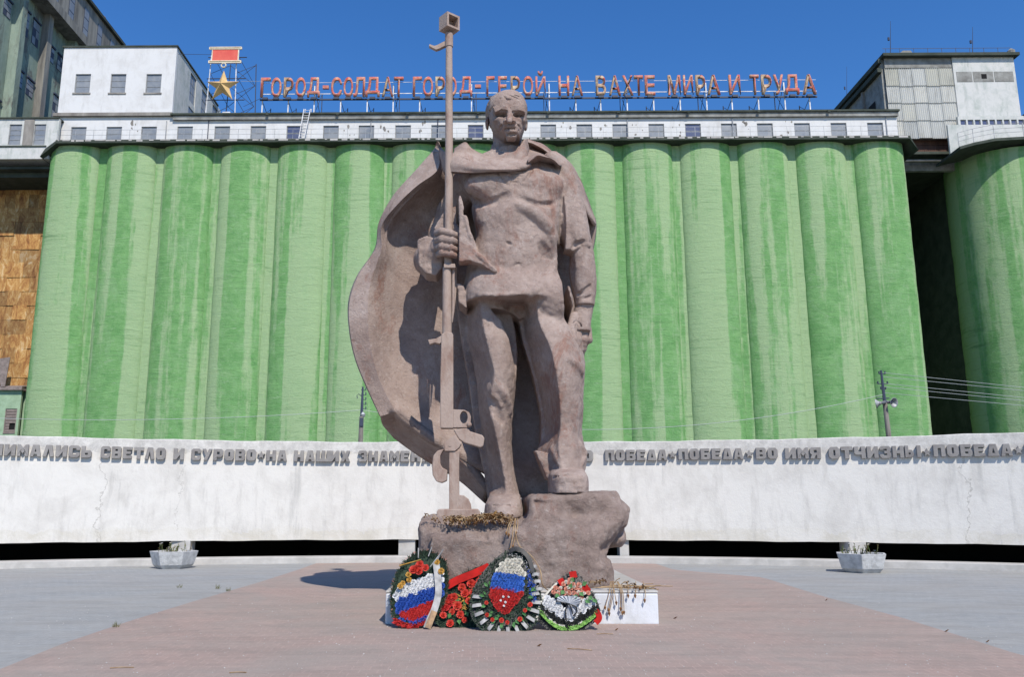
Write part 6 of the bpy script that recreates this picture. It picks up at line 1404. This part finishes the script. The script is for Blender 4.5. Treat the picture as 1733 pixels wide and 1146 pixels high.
# --- first wreath, tilted, tricolour with a fir rim
w1 = thing('memorial_wreath', 'oval wreath with a slanted white, blue and red tricolour, leftmost of the four', 'wreath', tuple(G(702, 1064)), 'memorial wreaths leaning on the plinth')
D = Disc(704, 1060, 14.25, LEAN)
O1 = [(735, 937), (752, 950), (758, 975), (756, 1005), (745, 1030), (728, 1050), (705, 1062), (680, 1060), (666, 1045), (662, 1020), (665, 990), (675, 965), (693, 944), (715, 935)]
board(D, O1, w1, 'backing', M['fir'])
o1 = smooth_poly(O1, 6); cx1, cy1 = 710, 1000
rim = lambda f: [(cx1 + (x - cx1) * f, cy1 + (y - cy1) * f) for x, y in o1]
needles(D, rim(1.02), w1, 'fir_rim', M['fir'], 1500, 0.055, hole=rim(0.86)); needles(D, rim(0.9), w1, 'fir_filling', M['fir'], 500, 0.05, h=0.0)
needles(D, rim(1.04), w1, 'purple_tinsel', M['p_pink'], 160, 0.035, hole=rim(0.97), wd=0.006)
inn = rim(0.84)
def above(x, y, off): return y < 1012 - 0.36 * (x - 680) + off
fill_blooms(D, inn, w1, 'white_flower_band', M['p_white'], 6.2, .062, keep=lambda x, y: above(x, y, 0) and not above(x, y, -19))
fill_blooms(D, inn, w1, 'blue_flower_band', M['p_blue'], 6.2, .062, keep=lambda x, y: above(x, y, 22) and not above(x, y, 1))
fill_blooms(D, [p for p in rim(0.80)], w1, 'red_flower_band', M['p_red'], 3.6, .036, keep=lambda x, y: not above(x, y, 24))
for (x, y, s_) in ((703, 962, 7), (712, 957, 7), (719, 963, 6), (708, 968, 5), (698, 966, 5)): fill_blooms(D, [(x - 3, y - 3), (x + 3, y - 3), (x + 3, y + 3), (x - 3, y + 3)], w1, 'red_bow_flower', M['p_rose'], 9, .075, h=0.13, single=True)
for (x, y) in ((690, 972), (694, 981), (682, 988), (678, 993), (741, 952), (747, 968)): fill_blooms(D, [(x - 3, y - 3), (x + 3, y - 3), (x + 3, y + 3), (x - 3, y + 3)], w1, 'golden_flower', M['p_gold'], 9, .06, h=0.12, single=True)
band(D, [(738, 953), (741, 980), (742, 1005), (736, 1030), (727, 1050), (722, 1064)], .11, w1, 'pale_ribbon', M['ribbon'], 0.11)
band(D, [(735, 1035), (729, 1050), (724, 1064)], .10, w1, 'old_ribbon', M['ribbon_old'], 0.125)
needles(D, [(668, 1047), (690, 1056), (715, 1052), (730, 1040), (733, 1046), (716, 1059), (690, 1064), (666, 1056)], w1, 'red_fringe', M['p_red'], 260, 0.05, h=0.05, wd=0.014)
needles(D, [(676, 1046), (700, 1052), (722, 1042), (722, 1047), (700, 1057), (676, 1051)], w1, 'violet_fringe', M['p_blue'], 90, 0.04, h=0.06, wd=0.012)
for (a, b) in (((708, 945), (708, 928)), ((725, 942), (731, 926)), ((739, 950), (750, 930)), ((676, 958), (712, 948)), ((728, 960), (748, 934))):
    put('stick', MB().tube([D.at(*a, 0.10), D.at(*b, 0.16)], .010, 5), M['ribbon'] if a[0] != 676 else M['p_gold'], w1)
# --- second, mostly roses, half hidden
w2 = thing('memorial_wreath', 'low wreath of red roses squeezed behind the two tricolour wreaths', 'wreath', tuple(G(770, 1068)), 'memorial wreaths leaning on the plinth')
D2 = Disc(775, 1066, 14.32, LEAN)
O2 = [(830, 958), (836, 975), (830, 1010), (818, 1045), (800, 1065), (770, 1071), (745, 1062), (735, 1045), (742, 1015), (760, 985), (790, 968), (815, 958)]
board(D2, O2, w2, 'backing', M['fir']); o2 = smooth_poly(O2, 6)
needles(D2, o2, w2, 'fir_filling', M['fir'], 1500, 0.06)
band(D2, [(757, 992), (775, 982), (800, 972), (822, 962), (829, 958)], .13, w2, 'red_ribbon', M['ribbon_red'], 0.09, 0.03)
fill_blooms(D2, [(741, 1033), (764, 1003), (762, 1026), (757, 1033)], w2, 'red_cloth_fold', M['p_red'], 5, .07, h=0.05)
for (x, y, r_) in ((815, 976, .07), (797, 988, .085), (782, 995, .08), (787, 1005, .085), (768, 1012, .085), (774, 1026, .09), (750, 1042, .07), (765, 1036, .06), (779, 1041, .075), (786, 1050, .055), (762, 1056, .075), (800, 1003, .07), (804, 990, .06), (793, 1018, .07), (808, 1002, .06), (756, 1020, .06), (810, 984, .06)):
    me = rose_mesh('rose', r_, M['p_rose']); o = bpy.data.objects.new('rose', me); col.objects.link(o); o.parent = w2; o.location = D2.at(x, y, 0.08) - root_loc(w2)
    o.rotation_euler = (Vector((0, 0, 1)).rotation_difference((D2.n + Vector((q.uniform(-.3, .3), 0, q.uniform(-.2, .3)))).normalized())).to_euler()
for (x, y, dx, dy) in ((759, 1048, 3, -8), (776, 1048, 2, 10), (784, 1026, 4, -6), (768, 1042, -3, -6), (788, 1036, 3, 6), (745, 1028, -3, 4), (800, 1012, 4, 4), (779, 1014, -5, 2)): leaf(D2, x, y, dx, dy, w2)
needles(D2, [(765, 1010), (800, 985), (820, 975), (800, 1030), (775, 1034)], w2, 'gold_leaf_fringe', M['p_gold'], 120, 0.07, h=0.05, wd=0.012)
# --- third, tall drop shape
w3 = thing('memorial_wreath', 'tall drop shaped wreath edged with grey ribbon bars, biggest of the four', 'wreath', tuple(G(856, 1074)), 'memorial wreaths leaning on the plinth')
D3 = Disc(856, 1076, 13.95, LEAN)
O3 = [(880, 930), (896, 944), (906, 966), (914, 995), (917, 1025), (908, 1055), (885, 1072), (852, 1078), (820, 1070), (800, 1050), (795, 1025), (800, 1000), (815, 972), (838, 946), (862, 930)]
board(D3, O3, w3, 'backing', M['ribbon_dark']); o3 = smooth_poly(O3, 6)
sc3 = lambda f, c=(857, 1006): [(c[0] + (x - c[0]) * f, c[1] + (y - c[1]) * f) for x, y in o3]
needles(D3, sc3(0.99), w3, 'fir_filling', M['fir'], 2600, 0.055); needles(D3, sc3(0.62, (858, 1000)), w3, 'fir_ring', M['fir'], 900, 0.07, h=0.05)
C3 = [(868, 945), (880, 950), (886, 972), (886, 1000), (876, 1018), (862, 1036), (850, 1040), (838, 1028), (830, 1010), (831, 990), (840, 970), (854, 952)]
fill_blooms(D3, C3, w3, 'white_flower_block', M['p_cream'], 6.5, .062, h=0.07, keep=lambda x, y: y < 971 + (x - 858) * 0.12)
fill_blooms(D3, C3, w3, 'blue_flower_block', M['p_sky'], 5.6, .056, h=0.065, keep=lambda x, y: 971 + (x - 858) * 0.12 <= y < 998 + (x - 858) * 0.14)
fill_blooms(D3, C3, w3, 'red_flower_block', M['p_red'], 4.6, .048, h=0.06, keep=lambda x, y: y >= 998 + (x - 858) * 0.14)
fill_blooms(D3, [(838, 1003), (866, 1003), (860, 1028), (846, 1028)], w3, 'white_speck', M['p_white'], 9, .02, h=0.10, keep=lambda x, y: q.random() < 0.7)
for k in range(13):                                                     # pale folded bars of ribbon round the lower edge
    a = R(-18 + k * 17.5); ex, ey = 56 * math.cos(a), 52 * math.sin(a)
    x0, y0 = 857 + ex * 0.76, 1020 + ey * 0.80; x1, y1 = 857 + ex * 1.04, 1021 + ey * 1.04
    tx_, ty_ = -math.sin(a) * 0, 0
    band(D3, [(x0, y0), ((x0 + x1) / 2, (y0 + y1) / 2), (x1, y1)], .055, w3, 'ribbon_bar', M['ribbon'], 0.05, 0.03)
for (y, x) in ((960, 905), (973, 909), (985, 912), (998, 915)): band(D3, [(x - 8, y), (x, y - 1), (x + 3, y + 1)], .05, w3, 'ribbon_bar', M['ribbon'], 0.05, 0.02)
for (x, y, dx, dy) in [(833, 1040, -9, 5), (838, 1050, -7, 8), (850, 1056, -3, 10), (868, 1055, 3, 9), (880, 1046, 8, 7), (890, 1030, 9, 3), (893, 1012, 10, -1), (823, 1026, -9, 2), (820, 1010, -9, -2), (872, 1050, 8, 9), (884, 1036, 6, 8), (844, 1046, -8, 4), (898, 1002, 6, -6), (826, 994, -6, -6)]:
    leaf(D3, x, y, dx, dy, w3, None, .10, .03, .07); leaf(D3, x + 3, y - 2, dx * .6 - dy * .5, dy * .6 + dx * .5, w3, None, .08, .022, .06)
for (x, y) in ((823, 1022), (835, 1050), (858, 1054), (879, 1050), (889, 1035), (826, 1043), (848, 1052), (897, 1025)): fill_blooms(D3, [(x - 3, y - 3), (x + 3, y - 3), (x + 3, y + 3), (x - 3, y + 3)], w3, 'red_flower', M['p_rose'], 9, .045, h=0.11, single=True)
needles(D3, [(892, 960), (904, 990), (908, 1020), (898, 1015), (892, 985)], w3, 'violet_sprigs', M['p_blue'], 90, 0.05, h=0.07, wd=0.010)
needles(D3, [(884, 938), (902, 965), (912, 1000), (902, 1000), (890, 965), (860, 938)], w3, 'silver_tinsel', M['ribbon'], 130, 0.035, h=0.06, wd=0.006)
band(D3, [(862, 934), (874, 929), (888, 936), (897, 950), (902, 970)], .07, w3, 'black_ribbon', M['ribbon_dark'], 0.07, 0.03)
# --- fourth, small heart shape with gauze
w4 = thing('memorial_wreath', 'small wreath with salmon buds, silver gauze bow and lime border, rightmost of the four', 'wreath', tuple(G(958, 1072)), 'memorial wreaths leaning on the plinth')
D4 = Disc(958, 1074, 14.0, LEAN)
O4 = [(972, 968), (990, 985), (1005, 1008), (1015, 1030), (1012, 1048), (990, 1066), (958, 1077), (930, 1068), (908, 1050), (906, 1040), (917, 1015), (930, 998), (950, 978)]
board(D4, O4, w4, 'backing', M['ribbon_dark']); needles(D4, smooth_poly(O4, 6), w4, 'black_fringe', M['p_black'], 900, 0.05)
V = lambda x, y: abs(x - 962) * 0.62 + y
fill_blooms(D4, [(925, 1008), (962, 1020), (1003, 1012), (1008, 1030), (960, 1060), (918, 1034)], w4, 'white_flower_band', M['p_white'], 6.0, .055, h=0.06, keep=lambda x, y: V(x, y) > 1034 and V(x, y) < 1052)
fill_blooms(D4, [(915, 1010), (962, 1030), (1010, 1015), (1013, 1035), (960, 1070), (914, 1040)], w4, 'black_flower_band', M['p_black'], 5.0, .05, h=0.05, keep=lambda x, y: 1052 <= V(x, y) < 1066)
G4 = [(914, 1030), (925, 1042), (940, 1054), (958, 1060), (980, 1055), (1002, 1040), (1009, 1030)]
band(D4, [(x, y + 5) for x, y in G4], .07, w4, 'lime_border', M['p_lime'], 0.055); band(D4, G4, .035, w4, 'cream_border', M['p_cream'], 0.06); band(D4, [(908, 1052), (912, 1030), (918, 1015), (930, 1000), (945, 985)], .03, w4, 'pale_border', M['p_cream'], 0.06)
needles(D4, [(x, y + 2) for x, y in G4] + [(x, y + 9) for x, y in G4[::-1]], w4, 'lime_fringe', M['p_lime'], 260, 0.03, h=0.07, wd=0.010)
fill_blooms(D4, [(960, 982), (978, 984), (1000, 1008), (985, 1012), (962, 1006), (940, 1010), (932, 1000)], w4, 'salmon_bud', M['p_pink'], 8.5, .05, h=0.09, single=True)
fill_blooms(D4, [(970, 975), (990, 1000), (1002, 1016), (985, 1020), (940, 1018), (945, 995)], w4, 'cream_bud', M['p_cream'], 11, .035, h=0.10)
for (x, y, dx, dy) in ((955, 1000, -5, 6), (967, 988, 2, -7), (980, 1003, 6, 5), (995, 1010, 7, 5), (990, 1016, 6, 4), (947, 1006, -6, 5), (972, 1006, 3, 8), (963, 998, 3, -6), (1003, 1014, 5, 5), (985, 992, 5, -4)): leaf(D4, x, y, dx, dy, w4, None, .11, .04, .10)
for a, b in (((964, 974), (976, 972)), ((946, 988), (955, 983)), ((988, 992), (996, 1002))): band(D4, [a, b], .11, w4, 'red_ribbon', M['ribbon_red'], .10)
gz = patch([[tuple([0, 0, 0])] * 2] * 2, 1, 1) if False else None
def fan(D, c, pts, parent, name, m, h0, h1):
    mb = MB(); n = len(pts); vs = [D.at(c[0], c[1], h0)]
    for i, (x, y) in enumerate(pts): vs.append(D.at(x, y, h1 + (0.03 if i % 2 else -0.02)))
    mb.add(vs, [(0, i + 1, i + 2) for i in range(n - 1)]); o = put(name, mb, m, parent, norm=False); s_ = o.modifiers.new('thickness', 'SOLIDIFY'); s_.thickness = 0.006; return o
fan(D4, (963, 1022), smooth_poly([(943, 1018), (943, 1012), (952, 1009), (962, 1010), (972, 1009), (981, 1013), (982, 1020), (975, 1026)], 3, False), w4, 'gauze_bow', M['sheer'], .09, .14)
fan(D4, (962, 1020), smooth_poly([(958, 1046), (964, 1048), (972, 1042), (979, 1034)], 3, False), w4, 'gauze_tail', M['sheer'], .10, .10)
for pts in ([(963, 1022), (958, 1030), (957, 1046), (960, 1050)], [(963, 1022), (967, 1032), (969, 1040)], [(966, 1024), (975, 1028), (975, 1038), (970, 1043)]):
    put('black_cord', MB().tube([D4.at(x, y, .15) for x, y in smooth_poly(pts, 4, False)], .012, 5), M['ribbon_dark'], w4)
band(D4, [(1008, 1034), (1013, 1040), (1014, 1048), (1008, 1055)], .09, w4, 'dark_red_bow', M['ribbon_red'], .07)

# --- octagonal planters
def planter(pxc, py_b, s, label, turn, seed):
    b = G(pxc, py_b); Yc = b.y + 0.45
    t = thing('planter', label, 'planter', (b.x, Yc, 0), 'concrete planters along the kerb')
    prof = [(0.50, 0.0), (0.62, 0.12), (0.73, 0.50), (0.74, 0.53), (0.66, 0.53), (0.64, 0.40)]
    mb = MB(); n = 6; pts = []
    for r_, z in prof:
        for k in range(n):
            a = turn + 2 * math.pi * k / n; pts.append((b.x + r_ * s * 1.0 * math.cos(a), Yc + r_ * s * math.sin(a), z * s))
    mb.grid(pts, n, len(prof), closed=True); mb.add([pts[i] for i in range(n)], [tuple(range(n - 1, -1, -1))])
    bowl = put('bowl', mb, simple('planter_concrete', (0.56, 0.56, 0.55, 1), 0.85, (0.33, 0.33, 0.325, 1), 4.5, 0.5), t, bevel=0.012)
    put('soil', MB().prism([(b.x + 0.61 * s * math.cos(turn + k * math.pi / 3), Yc + 0.61 * s * math.sin(turn + k * math.pi / 3), 0.42 * s) for k in range(6)], (0, 0, 0.04)), M['soil'], t)
    g_ = random.Random(seed); lv = MB(); fl = MB()
    for i in range(26):
        a = g_.uniform(0, 6.28); r_ = g_.uniform(0, 0.5) * s; x, y = b.x + r_ * math.cos(a), Yc + r_ * math.sin(a); h = g_.uniform(0.10, 0.36)
        top = Vector((x + g_.uniform(-.1, .1), y + g_.uniform(-.1, .1), 0.44 * s + h)); lv.tube([(x, y, 0.43 * s), top], .008, 4)
        for j in range(7):
            f = g_.uniform(0.2, 1); p = Vector((x, y, 0.44 * s)).lerp(top, f); d = Vector((g_.uniform(-1, 1), g_.uniform(-1, 1), g_.uniform(-.2, .9))).normalized() * g_.uniform(.05, .09); w = d.cross(Vector((0, 0, 1))).normalized() * .022
            lv.add([p, p + d * .5 + w, p + d, p + d * .5 - w], [(0, 1, 2, 3)])
        if g_.random() < 0.55:
            for k in range(5):
                a2 = k * 1.2566; d = Vector((math.cos(a2), math.sin(a2) * .6 - .3, .5)) * .035; w = Vector((-math.sin(a2), math.cos(a2), 0)) * .016; fl.add([top, top + d + w, top + d * 1.3, top + d - w], [(0, 1, 2, 3)])
    put('foliage', lv, cmat('planter_leaves', (0.10, 0.17, 0.055, 1), 0.7, (0.20, 0.13, 0.06, 1), 7), t, norm=False, kind='stuff')
    put('blossoms', fl, cmat('pale_blossoms', (0.62, 0.55, 0.40, 1), 0.7, (0.6, 0.6, 0.62, 1), 9), t, norm=False, kind='stuff')
planter(284, 964, 1.0, 'six sided concrete planter with thin flowering plants near the left end of the kerb', R(12), 1)
planter(1471, 971, 1.04, 'six sided concrete planter with sparse flowering plants near the right end of the kerb', R(8), 2)

# --- dried flowers on the rock and plinth
def dry(name, label, pts, n, ln, z_of, m=M['withered'], spread=0.1, heads=True, droop=True, seed=1, cat='dried flowers'):
    g_ = random.Random(seed); mb = MB(); hb = MB()
    for i in range(n):
        t = g_.random() * (len(pts) - 1); k = int(t); a, b = pts[k], pts[min(k + 1, len(pts) - 1)]; p = Vector(a).lerp(Vector(b), t - k)
        p += Vector((g_.uniform(-spread, spread), g_.uniform(-spread, spread) * .5, g_.uniform(0, 0.05)))
        d = Vector((g_.uniform(-1, 1), g_.uniform(-1, 0.1), g_.uniform(-0.9, 0.25) if droop else g_.uniform(-.1, .3))).normalized() * ln * g_.uniform(.5, 1.2)
        mb.tube([p, p + d * .5 + Vector((0, 0, 0.02)), p + d], .007, 4, caps=False)
        if heads and g_.random() < 0.7:
            e = p + d
            for j in range(4):
                v = Vector((g_.uniform(-1, 1), g_.uniform(-1, 1), g_.uniform(-1, 1))).normalized() * .035; w = v.cross(Vector((.3, .5, .8))).normalized() * .018; hb.add([e, e + v * .6 + w, e + v, e + v * .6 - w], [(0, 1, 2, 3)])
    o = put(name, mb, M['straw'], None, norm=False, kind='stuff'); tag(o, label, cat)
    if hb.v: put('withered_heads', hb, m, o, norm=False, kind='stuff') 
    return o
YF = 15.6
dry('dried_flowers', 'crust of withered carnations on the low ledge of the boulder', [P(770, 882, YF), P(800, 880, YF), P(830, 877, YF), P(862, 880, YF)], 240, .13, None, spread=.14, seed=3)
dry('fallen_leaves', 'small ochre leaf heap beside the toe of the standing boot', [P(824, 876, YF), P(842, 874, YF)], 120, .06, None, m=M['ochre'], spread=.08, seed=4, cat='leaves')
dry('dried_flowers', 'few withered stalks scattered around the rifle butt plate', [P(722, 876, YF + .1), P(765, 879, YF), P(770, 881, YF)], 40, .10, None, spread=.1, seed=5)
dry('dried_flowers', 'dried bouquet lying along the right front edge of the plinth top', [P(1000, 990, 15.0), P(1030, 988, 14.95), P(1075, 998, 14.85), P(1095, 1000, 14.85)], 36, .13, None, spread=.12, droop=False, seed=6)
def stems(name, label, lines, r=.009):
    mb = MB(); hb = MB()
    for pts in lines:
        mb.tube(smooth_poly(pts, 4, False), r, 5)
        e = Vector(pts[-1]); hb.tube([e + Vector((0, 0, .02)), e, e - Vector((0, 0, .05))], [.008, .024, .006], 6)
    o = put(name, mb, M['straw'], None, norm=False, kind='stuff'); tag(o, label, 'dried flowers'); put('withered_heads', hb, M['withered'], o, norm=False, kind='stuff')
stems('dried_stems', 'four long pale stems hanging from the boulder ledge to the tip of the tall wreath',
      [[tuple(P(872, 878, 15.55)), tuple(P(868, 900, 15.2)), tuple(P(866, 918, 15.0)), tuple(P(863, 930, 14.9))], [tuple(P(870, 880, 15.55)), tuple(P(872, 905, 15.2)), tuple(P(868, 925, 15.0))],
       [tuple(P(873, 878, 15.55)), tuple(P(872, 900, 15.2)), tuple(P(880, 926, 14.95)), tuple(P(898, 940, 14.8)), tuple(P(914, 965, 14.6)), tuple(P(918, 990, 14.5)), tuple(P(930, 1002, 14.6))], [tuple(P(876, 878, 15.55)), tuple(P(876, 888, 15.3)), tuple(P(874, 902, 15.2))],
       [tuple(P(865, 880, 15.55)), tuple(P(860, 892, 15.3)), tuple(P(857, 902, 15.2))], [tuple(P(868, 879, 15.55)), tuple(P(862, 895, 15.3)), tuple(P(861, 905, 15.2))]])
stems('dried_stems', 'long dried stems dangling over the plinth front, right of the small wreath',
      [[tuple(P(a, 985, 14.9)), tuple(P(b, 1003, 14.70)), tuple(P(c_, d_, 14.68))] for a, b, c_, d_ in ((1034, 1035, 1030, 1032), (1036, 1038, 1031, 1038), (1033, 1031, 1024, 1028), (1037, 1040, 1043, 1020), (1045, 1052, 1053, 1037), (1046, 1054, 1056, 1036), (1044, 1050, 1050, 1030), (1062, 1063, 1063, 1008), (1076, 1076, 1075, 1008), (1088, 1092, 1091, 1016))], .007)
# long dry stems lying on the plinth top
g_ = random.Random(9); mb = MB()
for i in range(15):
    x0 = g_.uniform(1000, 1095); p = P(x0, g_.uniform(984, 1000), 15.1); p.z = 0.55 + g_.uniform(0, .06); p.y = g_.uniform(14.78, 15.4); a = g_.uniform(-.4, .4)
    d = Vector((math.cos(a), math.sin(a) * .5, g_.uniform(-.05, .12))) * g_.uniform(.15, .5); mb.tube([p, p + d], .007, 4)
o = put('dried_stems', mb, M['straw'], None, norm=False, kind='stuff'); tag(o, 'loose straw coloured stems scattered over the right front of the plinth top', 'dried flowers')

M['weedg'] = cmat('dusty_weed', (0.10, 0.12, 0.05, 1), 0.8, (0.16, 0.13, 0.07, 1), 9)
# --- twigs, leaves and weeds on the paving
def litter(px, py, kind_, label, size=.06):
    p = G(px, py); p.z = 0.012
    if kind_ == 'twig':
        a = q.uniform(-.5, .5); d = Vector((math.cos(a), math.sin(a), 0)) * size; o = put('twig', MB().tube([p, p + d * .5 + Vector((0, 0, .006)), p + d], .006, 5), M['straw']); tag(o, label, 'twig')
    elif kind_ == 'leaf':
        s_ = size; o = put('fallen_leaf', MB().add([p, p + Vector((s_, .3 * s_, .02)), p + Vector((1.6 * s_, 0, .03)), p + Vector((s_ * .9, -.5 * s_, .035)), p + Vector((s_ * .8, 0, .0))], [(0, 1, 4), (1, 2, 4), (2, 3, 4), (3, 0, 4)]), M['withered'], norm=False); tag(o, label, 'leaf')
    else:
        mb = MB(); g = random.Random(int(px))
        for i in range(14):
            d = Vector((g.uniform(-1, 1), g.uniform(-1, 1), g.uniform(.8, 2.2))).normalized() * size * g.uniform(.6, 1.4); b0 = p + Vector((g.uniform(-.05, .05), g.uniform(-.05, .05), 0)); mb.add([b0 - Vector((.006, 0, 0)), b0 + Vector((.006, 0, 0)), b0 + d], [(0, 1, 2)])
        o = put('weed', mb, M['weedg'], None, norm=False); tag(o, label, 'weed')
litter(908, 1096, 'leaf', 'dark curled leaf on the pink paving in front of the small wreath', .05)
litter(1139, 1049, 'leaf', 'dark leaf on the paving just right of the plinth', .05)
litter(1040, 1069, 'leaf', 'small pale brown leaf on the paving below the right half of the plinth', .04)
litter(960, 1100, 'twig', 'thin pale twig lying below the small wreath', .35); litter(1010, 1075, 'twig', 'short twig lying between the small wreath and the plinth corner', .25)
litter(186, 1133, 'twig', 'long bleached twig on the pink paving at the lower left', .28); litter(388, 1141, 'twig', 'dark twig on the paving near the bottom edge, left of centre', .2)
litter(196, 1063, 'weed', 'small weed growing on the pink paving border at the far left', .09); litter(368, 998, 'weed', 'grassy weed tuft left of the statue shadow', .11); litter(387, 1002, 'weed', 'thin weed just right of the larger tuft', .10); litter(303, 996, 'weed', 'low flat weed on the grey paving near the left planter', .08)
litter(1396, 1018, 'leaf', 'tiny pale scrap on the paving border right of the plinth', .04); litter(1598, 1071, 'leaf', 'brown leaf on the grey paving at the lower right', .05); litter(1668, 1089, 'leaf', 'small brown leaf at the lower right corner', .04)
litter(523, 940, 'weed', 'tiny weed on top of the kerb left of the statue', .06)
# coarse grit and flecks over the near paving
g_ = np.random.default_rng(4); mb = MB()
for i in range(2600):
    y = 8.5 + 20 * g_.random() ** 1.6; x = g_.uniform(-0.62, 0.70) * y; s_ = 0.004 + 0.009 * g_.random() ** 3; a = g_.random() * 6.28
    c_, d_ = math.cos(a) * s_, math.sin(a) * s_; mb.add([(x + c_, y + d_, .006), (x - d_, y + c_, .006), (x - c_, y - d_, .006), (x + d_, y - c_, .006), (x, y, .006 + s_)], [(0, 1, 4), (1, 2, 4), (2, 3, 4), (3, 0, 4)])
put('grit', mb, M['kerb'], None, norm=False, kind='stuff')
